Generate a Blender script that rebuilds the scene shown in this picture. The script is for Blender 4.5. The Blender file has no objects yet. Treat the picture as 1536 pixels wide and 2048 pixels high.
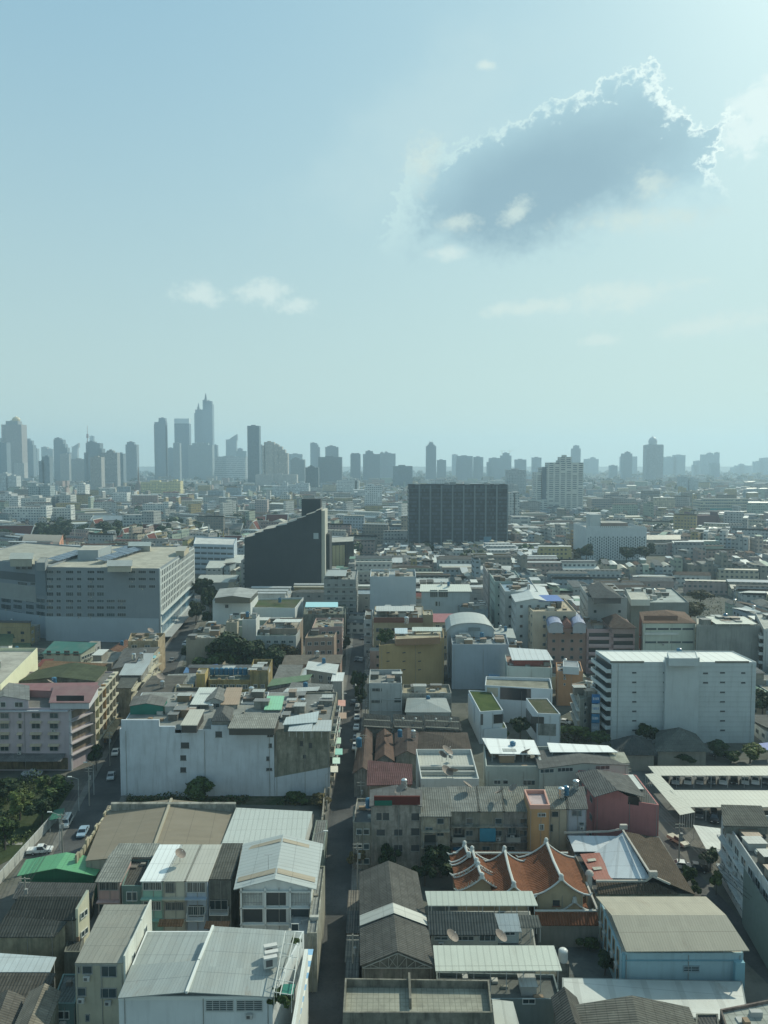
import bpy, math, random
from mathutils import Vector, Matrix, noise
SC = bpy.context.scene
COL = SC.collection
RND = random.Random(11)

# ------------------------------------------------------------------ camera
F, CX, CY, CAMH = 1538.0, 768.0, 1024.0, 80.0
PITCH = math.atan((1024 - 929) / F)
cam_d = bpy.data.cameras.new('camera')
cam = bpy.data.objects.new('camera', cam_d); COL.objects.link(cam)
cam.location = (0, 0, CAMH)
cam.rotation_euler = (math.pi / 2 - PITCH, 0, 0)
cam_d.sensor_fit = 'VERTICAL'; cam_d.sensor_height = 24.0
cam_d.lens = 24.0 * F / 2048.0
cam_d.clip_start = 0.5; cam_d.clip_end = 80000
SC.camera = cam
SC.render.resolution_x, SC.render.resolution_y = 768, 1024

# ------------------------------------------------------------------ world, sun, exposure
SUN_AZ, SUN_EL = math.radians(42), math.radians(37)      # azimuth to the right of the view
w = bpy.data.worlds.new('World'); SC.world = w; w.use_nodes = True
nt = w.node_tree; nt.nodes.clear()
def wn(t, **k):
    n = nt.nodes.new(t)
    for a, b in k.items(): setattr(n, a, b)
    return n
def wl(a, b): nt.links.new(a, b)
def wmath(op, a, b=None, c=None, clamp=False):
    n = wn('ShaderNodeMath', operation=op); n.use_clamp = clamp
    for i, x in enumerate((a, b, c)):
        if x is None: continue
        if isinstance(x, (int, float)): n.inputs[i].default_value = x
        else: wl(x, n.inputs[i])
    return n.outputs[0]
def wmix(f, a, b, typ='MIX'):
    n = wn('ShaderNodeMix', data_type='RGBA', blend_type=typ)
    n.clamp_factor = True
    for i, x in ((0, f), (6, a), (7, b)):
        if isinstance(x, (int, float)): n.inputs[i].default_value = x
        elif isinstance(x, tuple): n.inputs[i].default_value = (*x, 1)
        else: wl(x, n.inputs[i])
    return n.outputs[2]
def smooth(x, lo, hi):
    n = wn('ShaderNodeMapRange', interpolation_type='SMOOTHSTEP')
    wl(x, n.inputs[0]); n.inputs[1].default_value = lo; n.inputs[2].default_value = hi
    return n.outputs[0]
sky = wn('ShaderNodeTexSky', sky_type='NISHITA', sun_disc=False)
sky.sun_elevation = SUN_EL; sky.sun_rotation = SUN_AZ
sky.altitude = 0; sky.air_density = 1.2; sky.dust_density = 1.2; sky.ozone_density = 1.0
tc = wn('ShaderNodeTexCoord'); sep = wn('ShaderNodeSeparateXYZ'); wl(tc.outputs['Generated'], sep.inputs[0])
X, Y, Z = sep.outputs
AZ = wmath('MULTIPLY', wmath('ARCTAN2', X, Y), 180 / math.pi)         # degrees right of north
EL = wmath('MULTIPLY', wmath('ARCSINE', Z), 180 / math.pi)
comb = wn('ShaderNodeCombineXYZ'); wl(AZ, comb.inputs[0]); wl(wmath('MULTIPLY', EL, 1.25), comb.inputs[1])
def wnoise(scale, detail, rough, off=(0, 0, 0)):
    m = wn('ShaderNodeVectorMath', operation='ADD'); wl(comb.outputs[0], m.inputs[0]); m.inputs[1].default_value = off
    n = wn('ShaderNodeTexNoise', noise_dimensions='3D'); wl(m.outputs[0], n.inputs['Vector'])
    n.inputs['Scale'].default_value = scale; n.inputs['Detail'].default_value = detail; n.inputs['Roughness'].default_value = rough
    return n.outputs['Fac']
def blob(a, e, ra, re, rot=0.0):
    """1 at the centre of an ellipse of the sky, 0 at its rim and beyond"""
    c, s = math.cos(math.radians(rot)), math.sin(math.radians(rot))
    da = wmath('SUBTRACT', AZ, a); de = wmath('SUBTRACT', EL, e)
    p = wmath('ADD', wmath('MULTIPLY', da, c / ra), wmath('MULTIPLY', de, s / ra))
    q = wmath('ADD', wmath('MULTIPLY', da, -s / re), wmath('MULTIPLY', de, c / re))
    d = wmath('ADD', wmath('MULTIPLY', p, p), wmath('MULTIPLY', q, q))
    return wmath('SUBTRACT', 1.0, wmath('SQRT', d))
def azel(u, v):
    x = (u - CX) / F; zc = -(v - CY) / F
    y = math.cos(PITCH) + zc * math.sin(PITCH); z = -math.sin(PITCH) + zc * math.cos(PITCH)
    L = math.sqrt(x * x + y * y + z * z)
    return math.degrees(math.atan2(x, y)), math.degrees(math.asin(z / L))
def wmax(*a):
    r = a[0]
    for b in a[1:]:
        n = wn('ShaderNodeMath', operation='SMOOTH_MAX'); wl(r, n.inputs[0]); wl(b, n.inputs[1]); n.inputs[2].default_value = 0.22
        r = n.outputs[0]
    return r
def bpx(u, v, ru, rv, rot=0):
    a, e = azel(u, v); k = 57.3 / F * math.cos(math.radians(a)) ** 2
    return blob(a, e, ru * k, rv * k * 1.0, rot)
nb = wnoise(0.16, 6, 0.62); nf = wnoise(0.55, 8, 0.68, (3, 7, 1)); nvf = wnoise(1.7, 6, 0.6, (13, 7, 5))
def wabs(x): return wmath('ABSOLUTE', x)
billow = wmath('ADD', wabs(wmath('SUBTRACT', wnoise(0.42, 3, 0.55, (31, 2, 9)), 0.5)), wmath('MULTIPLY', wabs(wmath('SUBTRACT', wnoise(1.25, 3, 0.6, (5, 12, 3)), 0.5)), 0.45))   # round heads
def line(u0, v0, u1, v1):
    """degrees above the line of sky directions through two points"""
    (a0, e0), (a1, e1) = azel(u0, v0), azel(u1, v1); L = math.hypot(a1 - a0, e1 - e0); nx, ny = -(e1 - e0) / L, (a1 - a0) / L
    return wmath('ADD', wmath('MULTIPLY', wmath('SUBTRACT', AZ, a0), nx), wmath('MULTIPLY', wmath('SUBTRACT', EL, e0), ny))
def neg(x): return wmath('MULTIPLY', x, -1.0)
def smin(k, *a):
    r = a[0]
    for b in a[1:]:
        n = wn('ShaderNodeMath', operation='SMOOTH_MIN'); wl(r, n.inputs[0]); wl(b, n.inputs[1]); n.inputs[2].default_value = k; r = n.outputs[0]
    return r
# the big backlit cumulus: a ridge climbing to a peak, then falling to a shelf
ridge = smin(0.6, neg(line(785, 325, 1285, 118)), neg(line(1305, 100, 1385, 245)))
shelf = smin(0.6, neg(line(1290, 225, 1500, 252)), neg(line(1462, 250, 1420, 350)), neg(line(1270, 400, 1270, 100)))
n_ = wn('ShaderNodeMath', operation='SMOOTH_MAX'); wl(ridge, n_.inputs[0]); wl(smin(.6, shelf, line(1290, 345, 1500, 330)), n_.inputs[1]); n_.inputs[2].default_value = 0.5
dtop = smin(0.8, n_.outputs[0], neg(line(775, 430, 815, 285)))
dtop = wmath('ADD', wmath('ADD', dtop, -0.55), wmath('ADD', wmath('MULTIPLY', billow, 5.2), wmath('MULTIPLY', wmath('SUBTRACT', nf, 0.5), 1.6)))
bottom = wmath('ADD', smin(1.5, line(800, 462, 1400, 462), line(1180, 455, 1480, 322)), wmath('MULTIPLY', wmath('SUBTRACT', nf, 0.5), 4.0))
bottom = wmath('ADD', bottom, wmath('MULTIPLY', wmath('SUBTRACT', nb, 0.5), 5.0))
m_top = smooth(dtop, 0.0, 0.28); m_bot = smooth(bottom, -2.2, 1.4)
big_m = wmath('MULTIPLY', m_top, m_bot)
core = wmath('MULTIPLY', smooth(wmath('ADD', dtop, wmath('MULTIPLY', wmath('SUBTRACT', nf, 0.5), 3.0)), 0.15, 0.95), smooth(wmath('ADD', AZ, wmath('MULTIPLY', wmath('SUBTRACT', nf, 0.5), 6.0)), 0.9, 3.4))
small = wmax(bpx(395, 590, 70, 26, 0), bpx(530, 588, 62, 30, 0), bpx(590, 612, 60, 20, 0), bpx(895, 505, 50, 18, 0), bpx(970, 130, 26, 11, 0))
small_m = wmath('MULTIPLY', smooth(wmath('ADD', small, wmath('ADD', wmath('MULTIPLY', wmath('SUBTRACT', nf, 0.5), 2.4), wmath('MULTIPLY', billow, 1.5))), 0.1, 1.0), 0.95)
corner = wmax(bpx(1540, 225, 95, 75, 0), bpx(1490, 262, 80, 50, 0))
corner_m = wmath('MULTIPLY', smooth(wmath('ADD', corner, wmath('ADD', wmath('MULTIPLY', billow, 1.6), wmath('MULTIPLY', wmath('SUBTRACT', nf, 0.5), 2.5))), 0.15, 0.8), 0.7)
veil = wmax(bpx(1260, 600, 330, 60, 4), bpx(1500, 640, 220, 70, 0), bpx(1290, 440, 160, 45, -8), bpx(850, 260, 380, 150, 30))
veil_m = wmath('MULTIPLY', smooth(wmath('ADD', veil, wmath('MULTIPLY', wmath('SUBTRACT', nb, 0.5), 1.3)), 0.0, 0.9), 0.30)
lowc = wmax(bpx(1255, 588, 150, 34, 3), bpx(1060, 615, 110, 18, 3), bpx(1430, 650, 120, 25, 8), bpx(1200, 680, 60, 15, 0))
lowc_m = wmath('MULTIPLY', smooth(wmath('ADD', lowc, wmath('ADD', wmath('MULTIPLY', wmath('SUBTRACT', nf, 0.5), 2.4), wmath('MULTIPLY', billow, 1.5))), 0.0, 1.0), 0.8)
K = 1.0 / 0.10                                                    # clouds are given in scene light, the sky in Nishita units
def kc(r, g, b): return (r * K, g * K, b * K)
tint = wmix(1.0, sky.outputs[0], (0.86, 0.98, 0.90), 'MULTIPLY')
milky = wmix(smooth(AZ, -26.0, 26.0), kc(0.29, 0.51, 0.635), kc(0.43, 0.645, 0.695))
back = smooth(wabs(wmath('SUBTRACT', AZ, 15.0)), 50.0, 110.0)          # away from the sun the haze is darker
high = smooth(EL, 36.0, 70.0)
keep = wmath('MULTIPLY', wmath('SUBTRACT', 1.0, wmath('MULTIPLY', back, 0.35)), wmath('SUBTRACT', 1.0, wmath('MULTIPLY', high, 0.5)))
tint = wmix(wmath('MULTIPLY', keep, 0.76), tint, milky)                                      # thin high haze all over
hz = wmath('POWER', wmath('SUBTRACT', 1.0, wmath('MULTIPLY', EL, 1 / 33.0, clamp=True), clamp=True), 1.35)
base = wmix(wmath('MULTIPLY', wmath('MULTIPLY', hz, 0.9), wmath('SUBTRACT', 1.0, wmath('MULTIPLY', back, 0.7))), tint, kc(0.52, 0.655, 0.60))
gd = wmath('ADD', wmath('POWER', wmath('SUBTRACT', AZ, 38.0), 2.0), wmath('POWER', wmath('SUBTRACT', EL, 37.0), 2.0))
base = wmix(wmath('MULTIPLY', wmath('POWER', 2.718, wmath('MULTIPLY', gd, -1 / 260.0)), 0.9), base, kc(0.82, 1.0, 0.98))
c = wmix(veil_m, base, kc(0.55, 0.70, 0.70))
c = wmix(lowc_m, c, kc(0.61, 0.73, 0.69))
c = wmix(small_m, c, kc(0.60, 0.73, 0.71))
c = wmix(corner_m, c, kc(0.74, 0.86, 0.84))
wisp = wmax(bpx(1270, 440, 170, 34, -3), bpx(1036, 424, 42, 24, 30), bpx(905, 447, 50, 20, 0), bpx(1310, 375, 50, 45, 0), bpx(850, 330, 55, 70, 0))
wisp_m = wmath('MULTIPLY', smooth(wmath('ADD', wisp, wmath('ADD', wmath('MULTIPLY', wmath('SUBTRACT', nf, 0.5), 3.4), wmath('MULTIPLY', billow, 1.0))), 0.0, 1.3), 0.8)
sunny = wmix(smooth(AZ, 2.0, 24.0), kc(0.50, 0.68, 0.69), kc(0.80, 0.93, 0.89))
dark = wmath('ADD', bpx(1070, 395, 330, 135, 16), wmath('MULTIPLY', wmath('SUBTRACT', nb, 0.5), 0.5))
grey = wmix(smooth(dark, -0.25, 0.65), kc(0.40, 0.60, 0.665), kc(0.235, 0.375, 0.455))
cl = wmix(core, sunny, grey)
c = wmix(wmath('MULTIPLY', big_m, 0.90), c, cl)
c = wmix(wisp_m, c, kc(0.58, 0.70, 0.66))
bg = wn('ShaderNodeBackground'); wl(c, bg.inputs[0]); bg.inputs[1].default_value = 0.10
out = wn('ShaderNodeOutputWorld'); wl(bg.outputs[0], out.inputs[0])

sl = bpy.data.lights.new('sun', 'SUN'); sl.energy = 3.5; sl.angle = math.radians(0.6); sl.color = (1.0, 0.97, 0.78)
sun = bpy.data.objects.new('sun', sl); COL.objects.link(sun)
sd = Vector((math.sin(SUN_AZ) * math.cos(SUN_EL), math.cos(SUN_AZ) * math.cos(SUN_EL), math.sin(SUN_EL)))
sun.rotation_euler = sd.to_track_quat('Z', 'Y').to_euler(); sun.location = sd * 500
vs = SC.view_settings
vs.view_transform = 'Standard'; vs.look = 'None'; vs.gamma = 1; vs.exposure = 0.16
cy = SC.cycles
w.cycles.sampling_method = 'MANUAL'; w.cycles.sample_map_resolution = 256
cy.use_denoising = True
try: cy.denoiser = 'OPENIMAGEDENOISE'
except Exception: pass
cy.max_bounces = 5; cy.diffuse_bounces = 3; cy.glossy_bounces = 2; cy.transmission_bounces = 2; cy.volume_bounces = 1; cy.transparent_max_bounces = 8
cy.sample_clamp_indirect = 4.0

# ------------------------------------------------------------------ pixel rays -> points of the place
def ray(u, v):
    x = (u - CX) / F; zc = -(v - CY) / F
    return x, math.cos(PITCH) + zc * math.sin(PITCH), -math.sin(PITCH) + zc * math.cos(PITCH)
def P(u, v, z=0.0):
    x, y, d = ray(u, v); t = (z - CAMH) / d
    return Vector((x * t, y * t, z))
def PY(u, v, Y):
    x, y, d = ray(u, v); t = Y / y
    return Vector((x * t, Y, CAMH + d * t))
def H_of(v, Y): return PY(768, v, Y).z
# ------------------------------------------------------------------ materials
MATS = {}
class NT:
    def __init__(s, name):
        s.m = bpy.data.materials.new(name); s.m.use_nodes = True; s.t = s.m.node_tree
        s.b = s.t.nodes['Principled BSDF']
    def n(s, t, **k):
        n = s.t.nodes.new(t)
        for a, b in k.items(): setattr(n, a, b)
        return n
    def l(s, a, b): s.t.links.new(a, b)
    def val(s, x, i):
        if isinstance(x, (int, float)): i.default_value = x
        elif isinstance(x, tuple): i.default_value = (*x, 1) if len(x) == 3 and i.type == 'RGBA' else x
        else: s.l(x, i)
    def math(s, op, a, b=0.0, clamp=False):
        n = s.n('ShaderNodeMath', operation=op); n.use_clamp = clamp; s.val(a, n.inputs[0]); s.val(b, n.inputs[1]); return n.outputs[0]
    def mix(s, f, a, b, typ='MIX'):
        n = s.n('ShaderNodeMix', data_type='RGBA', blend_type=typ); s.val(f, n.inputs[0]); s.val(a, n.inputs[6]); s.val(b, n.inputs[7]); return n.outputs[2]
    def uv(s): return s.n('ShaderNodeTexCoord').outputs['UV']
    def pos(s): return s.n('ShaderNodeNewGeometry').outputs['Position']
    def sc(s, v, k):
        n = s.n('ShaderNodeVectorMath', operation='MULTIPLY'); s.l(v, n.inputs[0]); n.inputs[1].default_value = k; return n.outputs[0]
    def noise(s, v, scale, detail=3, rough=.55):
        n = s.n('ShaderNodeTexNoise'); s.l(v, n.inputs['Vector']); n.inputs['Scale'].default_value = scale
        n.inputs['Detail'].default_value = detail; n.inputs['Roughness'].default_value = rough; return n.outputs['Fac']
    def ramp(s, x, lo, hi, a=0.0, b=1.0):
        n = s.n('ShaderNodeMapRange'); s.l(x, n.inputs[0])
        for i, q in enumerate((lo, hi, a, b)): n.inputs[i + 1].default_value = q
        return n.outputs[0]
    def rnd(s): return s.n('ShaderNodeObjectInfo').outputs['Random']
    def bump(s, h, st, dist=.05):
        n = s.n('ShaderNodeBump'); n.inputs['Strength'].default_value = st; n.inputs['Distance'].default_value = dist
        s.l(h, n.inputs['Height']); s.l(n.outputs[0], s.b.inputs['Normal'])
    def fin(s, col, rough=.8, spec=.3, metal=0.0):
        s.val(col, s.b.inputs['Base Color']); s.val(rough, s.b.inputs['Roughness'])
        s.b.inputs['Specular IOR Level'].default_value = spec; s.b.inputs['Metallic'].default_value = metal
        return s.m
def cached(f):
    def g(*a, **k):
        key = (f.__name__, a, tuple(sorted(k.items())))
        if key not in MATS: MATS[key] = f(*a, **k)
        return MATS[key]
    return g
def sc3(c, k): return tuple(min(1, x * k) for x in c)

@cached
def plaster(c, dirt=.35):
    """painted render with rain streaks, patchy fading and grime of its own"""
    s = NT('plaster'); uv = s.uv(); p = s.pos()
    st = s.noise(s.sc(uv, (1.1, .10, 1)), 1.0, 5, .65)
    pt = s.noise(p, .22, 5, .6)
    big = s.noise(p, .045, 2, .5)
    col = s.mix(s.ramp(pt, .35, .7, 0, 1), c, sc3(c, 1 - .30 * dirt - .04))
    col = s.mix(s.math('MULTIPLY', s.ramp(st, .50, .72), dirt), col, tuple(.45 * x + .02 for x in c))
    col = s.mix(s.math('MULTIPLY', s.ramp(big, .45, .7), .12 + .3 * dirt), col, sc3(c, .72))
    s.bump(s.noise(p, 3.0, 3), .15)
    return s.fin(col, .88, .2)
@cached
def mould(c):
    """old bare concrete and peeling paint, black with mildew"""
    s = NT('stained_concrete'); uv = s.uv(); p = s.pos()
    st = s.noise(s.sc(uv, (.8, .13, 1)), 1.0, 6, .7); pt = s.noise(p, .55, 6, .7); b = s.noise(p, .12, 3)
    col = s.mix(s.ramp(pt, .38, .62), c, sc3(c, .62))
    col = s.mix(s.ramp(st, .46, .66, 0, .8), col, sc3(c, .28))
    col = s.mix(s.ramp(b, .5, .66, 0, .45), col, (.16, .17, .13))
    s.bump(pt, .3)
    return s.fin(col, .92, .15)
@cached
def metal(c, rib=.8, rough=.42, dirt=.3):
    """ribbed sheet-metal roofing; ribs run down the slope"""
    s = NT('metal_sheet'); uv = s.uv(); p = s.pos()
    sep = s.n('ShaderNodeSeparateXYZ'); s.l(uv, sep.inputs[0])
    x = s.math('MULTIPLY', sep.outputs[0], 1 / rib)
    fr = s.math('FRACT', x); r = s.math('GREATER_THAN', fr, .82)
    panel = s.n('ShaderNodeTexWhiteNoise', noise_dimensions='2D')
    cm = s.n('ShaderNodeCombineXYZ'); s.l(s.math('FLOOR', s.math('MULTIPLY', x, .5)), cm.inputs[0]); s.l(s.math('FLOOR', s.math('MULTIPLY', sep.outputs[1], .12)), cm.inputs[1])
    s.l(cm.outputs[0], panel.inputs['Vector'])
    col = s.mix(s.ramp(panel.outputs[0], 0, 1, 0, .9 * dirt), c, sc3(c, .6))
    g = s.noise(s.sc(uv, (.5, .12, 1)), 1.0, 5, .65)
    col = s.mix(s.ramp(g, .48, .75, 0, dirt), col, tuple(.5 * q + .01 for q in c))
    col = s.mix(s.math('MULTIPLY', r, .30), col, sc3(c, .42))
    ru = s.noise(s.sc(uv, (.25, .07, 1)), 1.3, 6, .7); col = s.mix(s.ramp(ru, .60, .70, 0, dirt), col, (.20, .13, .08))
    sm = s.noise(p, .3, 4); col = s.mix(s.ramp(sm, .45, .72, 0, dirt * .6), col, (.30, .28, .23))
    lap = s.math('GREATER_THAN', s.math('FRACT', s.math('MULTIPLY', sep.outputs[1], 1 / 4.3)), .975); col = s.mix(s.math('MULTIPLY', lap, .5), col, sc3(c, .4))
    s.bump(s.math('ADD', r, s.math('MULTIPLY', s.noise(p, .8, 3), .9)), .5, .06)
    return s.fin(col, rough, .4)
@cached
def fibre(c, rough=.9):
    """weathered corrugated fibre-cement or clay sheets laid in rows"""
    s = NT('corrugated_sheet'); uv = s.uv(); p = s.pos()
    sep = s.n('ShaderNodeSeparateXYZ'); s.l(uv, sep.inputs[0])
    sn = s.math('SINE', s.math('MULTIPLY', sep.outputs[0], 2 * math.pi / .45))
    row = s.math('GREATER_THAN', s.math('FRACT', s.math('MULTIPLY', sep.outputs[1], 1 / 1.35)), .90)
    wnn = s.n('ShaderNodeTexWhiteNoise', noise_dimensions='2D'); cm = s.n('ShaderNodeCombineXYZ')
    s.l(s.math('FLOOR', s.math('MULTIPLY', sep.outputs[0], 1 / .9)), cm.inputs[0]); s.l(s.math('FLOOR', s.math('MULTIPLY', sep.outputs[1], 1 / 1.35)), cm.inputs[1])
    s.l(cm.outputs[0], wnn.inputs['Vector'])
    col = s.mix(s.ramp(wnn.outputs[0], 0, 1, 0, .55), c, sc3(c, .62))
    a = s.noise(p, .35, 6, .65); col = s.mix(s.ramp(a, .42, .66, 0, .7), col, sc3(c, .5))
    b = s.noise(p, 1.1, 5, .7); col = s.mix(s.ramp(b, .56, .72, 0, .5), col, sc3(c, 1.7))
    col = s.mix(s.math('MULTIPLY', row, .5), col, sc3(c, .4))
    col = s.mix(s.ramp(sn, -1, 1, 0, .38), col, sc3(c, .45))
    s.bump(sn, .6, .06)
    return s.fin(col, rough, .15)
@cached
def tile(c):
    s = NT('glazed_tile'); uv = s.uv(); p = s.pos()
    sep = s.n('ShaderNodeSeparateXYZ'); s.l(uv, sep.inputs[0])
    sn = s.math('SINE', s.math('MULTIPLY', sep.outputs[0], 2 * math.pi / .5))
    a = s.noise(p, .6, 6, .7); col = s.mix(s.ramp(a, .4, .65, 0, .65), c, sc3(c, .5))
    col = s.mix(s.ramp(sn, -1, 1, 0, .35), col, sc3(c, .5))
    s.bump(sn, .7, .08)
    return s.fin(col, .85, .15)
@cached
def slab(c, seam=0.0):
    """flat concrete roof or yard, ponding marks, optional panel seams"""
    s = NT('concrete_slab'); uv = s.uv(); p = s.pos()
    a = s.noise(p, .18, 6, .65); b = s.noise(p, .9, 5, .65)
    col = s.mix(s.ramp(a, .4, .62, 0, .75), c, sc3(c, .6))
    col = s.mix(s.ramp(b, .52, .7, 0, .55), col, sc3(c, .5))
    if seam:
        br = s.n('ShaderNodeTexBrick'); s.l(uv, br.inputs['Vector']); br.inputs['Scale'].default_value = 1 / seam
        br.offset = 0; br.inputs['Mortar Size'].default_value = .03; br.inputs['Brick Width'].default_value = .5; br.inputs['Row Height'].default_value = .5
        br.inputs['Color1'].default_value = (0, 0, 0, 1); br.inputs['Color2'].default_value = (.3, .3, .3, 1); br.inputs['Mortar'].default_value = (1, 1, 1, 1)
        col = s.mix(s.math('MULTIPLY', br.outputs['Fac'], .55), col, sc3(c, .35))
    s.bump(b, .2)
    return s.fin(col, .9, .2)
@cached
def glass(c=(.03, .045, .05), rough=.12):
    s = NT('window_glass')
    col = s.mix(s.rnd(), c, sc3(c, 2.2))
    return s.fin(col, rough, .6)
@cached
def paint(c, rough=.5, metal_=0.0):
    s = NT('paint'); a = s.noise(s.pos(), .9, 4)
    return s.fin(s.mix(s.ramp(a, .4, .7, 0, .4), c, sc3(c, .7)), rough, .4, metal_)
@cached
def winwall(c, pw=3.2, ph=3.3, ww=.55, wh=.42, gc=(.05, .065, .08), dirt=.4, per=0):
    """far facade: rows of window openings as a pattern in wall metres"""
    s = NT('windowed_wall'); uv = s.uv(); p = s.pos()
    sep = s.n('ShaderNodeSeparateXYZ'); s.l(uv, sep.inputs[0])
    fx = s.math('FRACT', s.math('MULTIPLY', sep.outputs[0], 1 / pw)); fy = s.math('FRACT', s.math('MULTIPLY', sep.outputs[1], 1 / ph))
    mx = s.math('LESS_THAN', s.math('ABSOLUTE', s.math('SUBTRACT', fx, .5)), ww / 2)
    my = s.math('LESS_THAN', s.math('ABSOLUTE', s.math('SUBTRACT', fy, .52)), wh / 2)
    cm = s.n('ShaderNodeCombineXYZ'); s.l(s.math('FLOOR', s.math('MULTIPLY', sep.outputs[0], 1 / pw)), cm.inputs[0]); s.l(s.math('FLOOR', s.math('MULTIPLY', sep.outputs[1], 1 / ph)), cm.inputs[1])
    s.l(s.rnd(), cm.inputs[2])
    wnn = s.n('ShaderNodeTexWhiteNoise', noise_dimensions='3D'); s.l(cm.outputs[0], wnn.inputs['Vector'])
    on = s.math('MULTIPLY', s.math('MULTIPLY', mx, my), s.math('GREATER_THAN', wnn.outputs[0], .12))
    st = s.noise(s.sc(uv, (.7, .08, 1)), 1.0, 5, .65); pt = s.noise(p, .15, 4)
    tintc = s.n('ShaderNodeHueSaturation'); tintc.inputs['Color'].default_value = (*c, 1)
    s.l(s.ramp(s.rnd(), 0, 1, .47, .53), tintc.inputs['Hue']); s.l(s.ramp(s.rnd(), 0, 1, .75, 1.15), tintc.inputs['Value'])
    wc = tintc.outputs[0] if per else c
    col = s.mix(s.ramp(pt, .35, .7, 0, .35), wc, sc3(c, .6))
    col = s.mix(s.math('MULTIPLY', s.ramp(st, .5, .72), dirt), col, sc3(c, .4))
    col = s.mix(on, col, s.mix(wnn.outputs[0], gc, sc3(gc, 2.6)))
    return s.fin(col, s.ramp(on, 0, 1, .85, .3), .3)
@cached
def leafm(c):
    s = NT('foliage'); p = s.pos()
    a = s.noise(p, .5, 3); b = s.noise(p, 2.3, 2)
    col = s.mix(s.ramp(a, .35, .65), sc3(c, .65), sc3(c, 1.25)); col = s.mix(s.ramp(b, .45, .7, 0, .5), col, (c[0] * 1.9, c[1] * 1.6, c[2] * .9))
    s.b.inputs['Subsurface Weight'].default_value = 0
    return s.fin(col, .7, .25)
@cached
def ground(c, c2, scale=.05):
    s = NT('ground'); p = s.pos()
    a = s.noise(p, scale, 6, .6); b = s.noise(p, scale * 9, 6, .65)
    col = s.mix(s.ramp(a, .42, .6), c, c2); col = s.mix(s.ramp(b, .45, .68, 0, .7), col, sc3(c, .55))
    s.bump(b, .4, .1)
    return s.fin(col, .95, .1)
@cached
def asphalt(c=(.060, .062, .062)):
    s = NT('asphalt'); p = s.pos()
    a = s.noise(p, .12, 5, .6); b = s.noise(p, 2.2, 6, .7)
    col = s.mix(s.ramp(a, .4, .65), c, sc3(c, 1.7)); col = s.mix(s.ramp(b, .5, .7, 0, .5), col, sc3(c, .6))
    s.bump(b, .3, .03)
    return s.fin(col, .85, .25)

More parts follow.
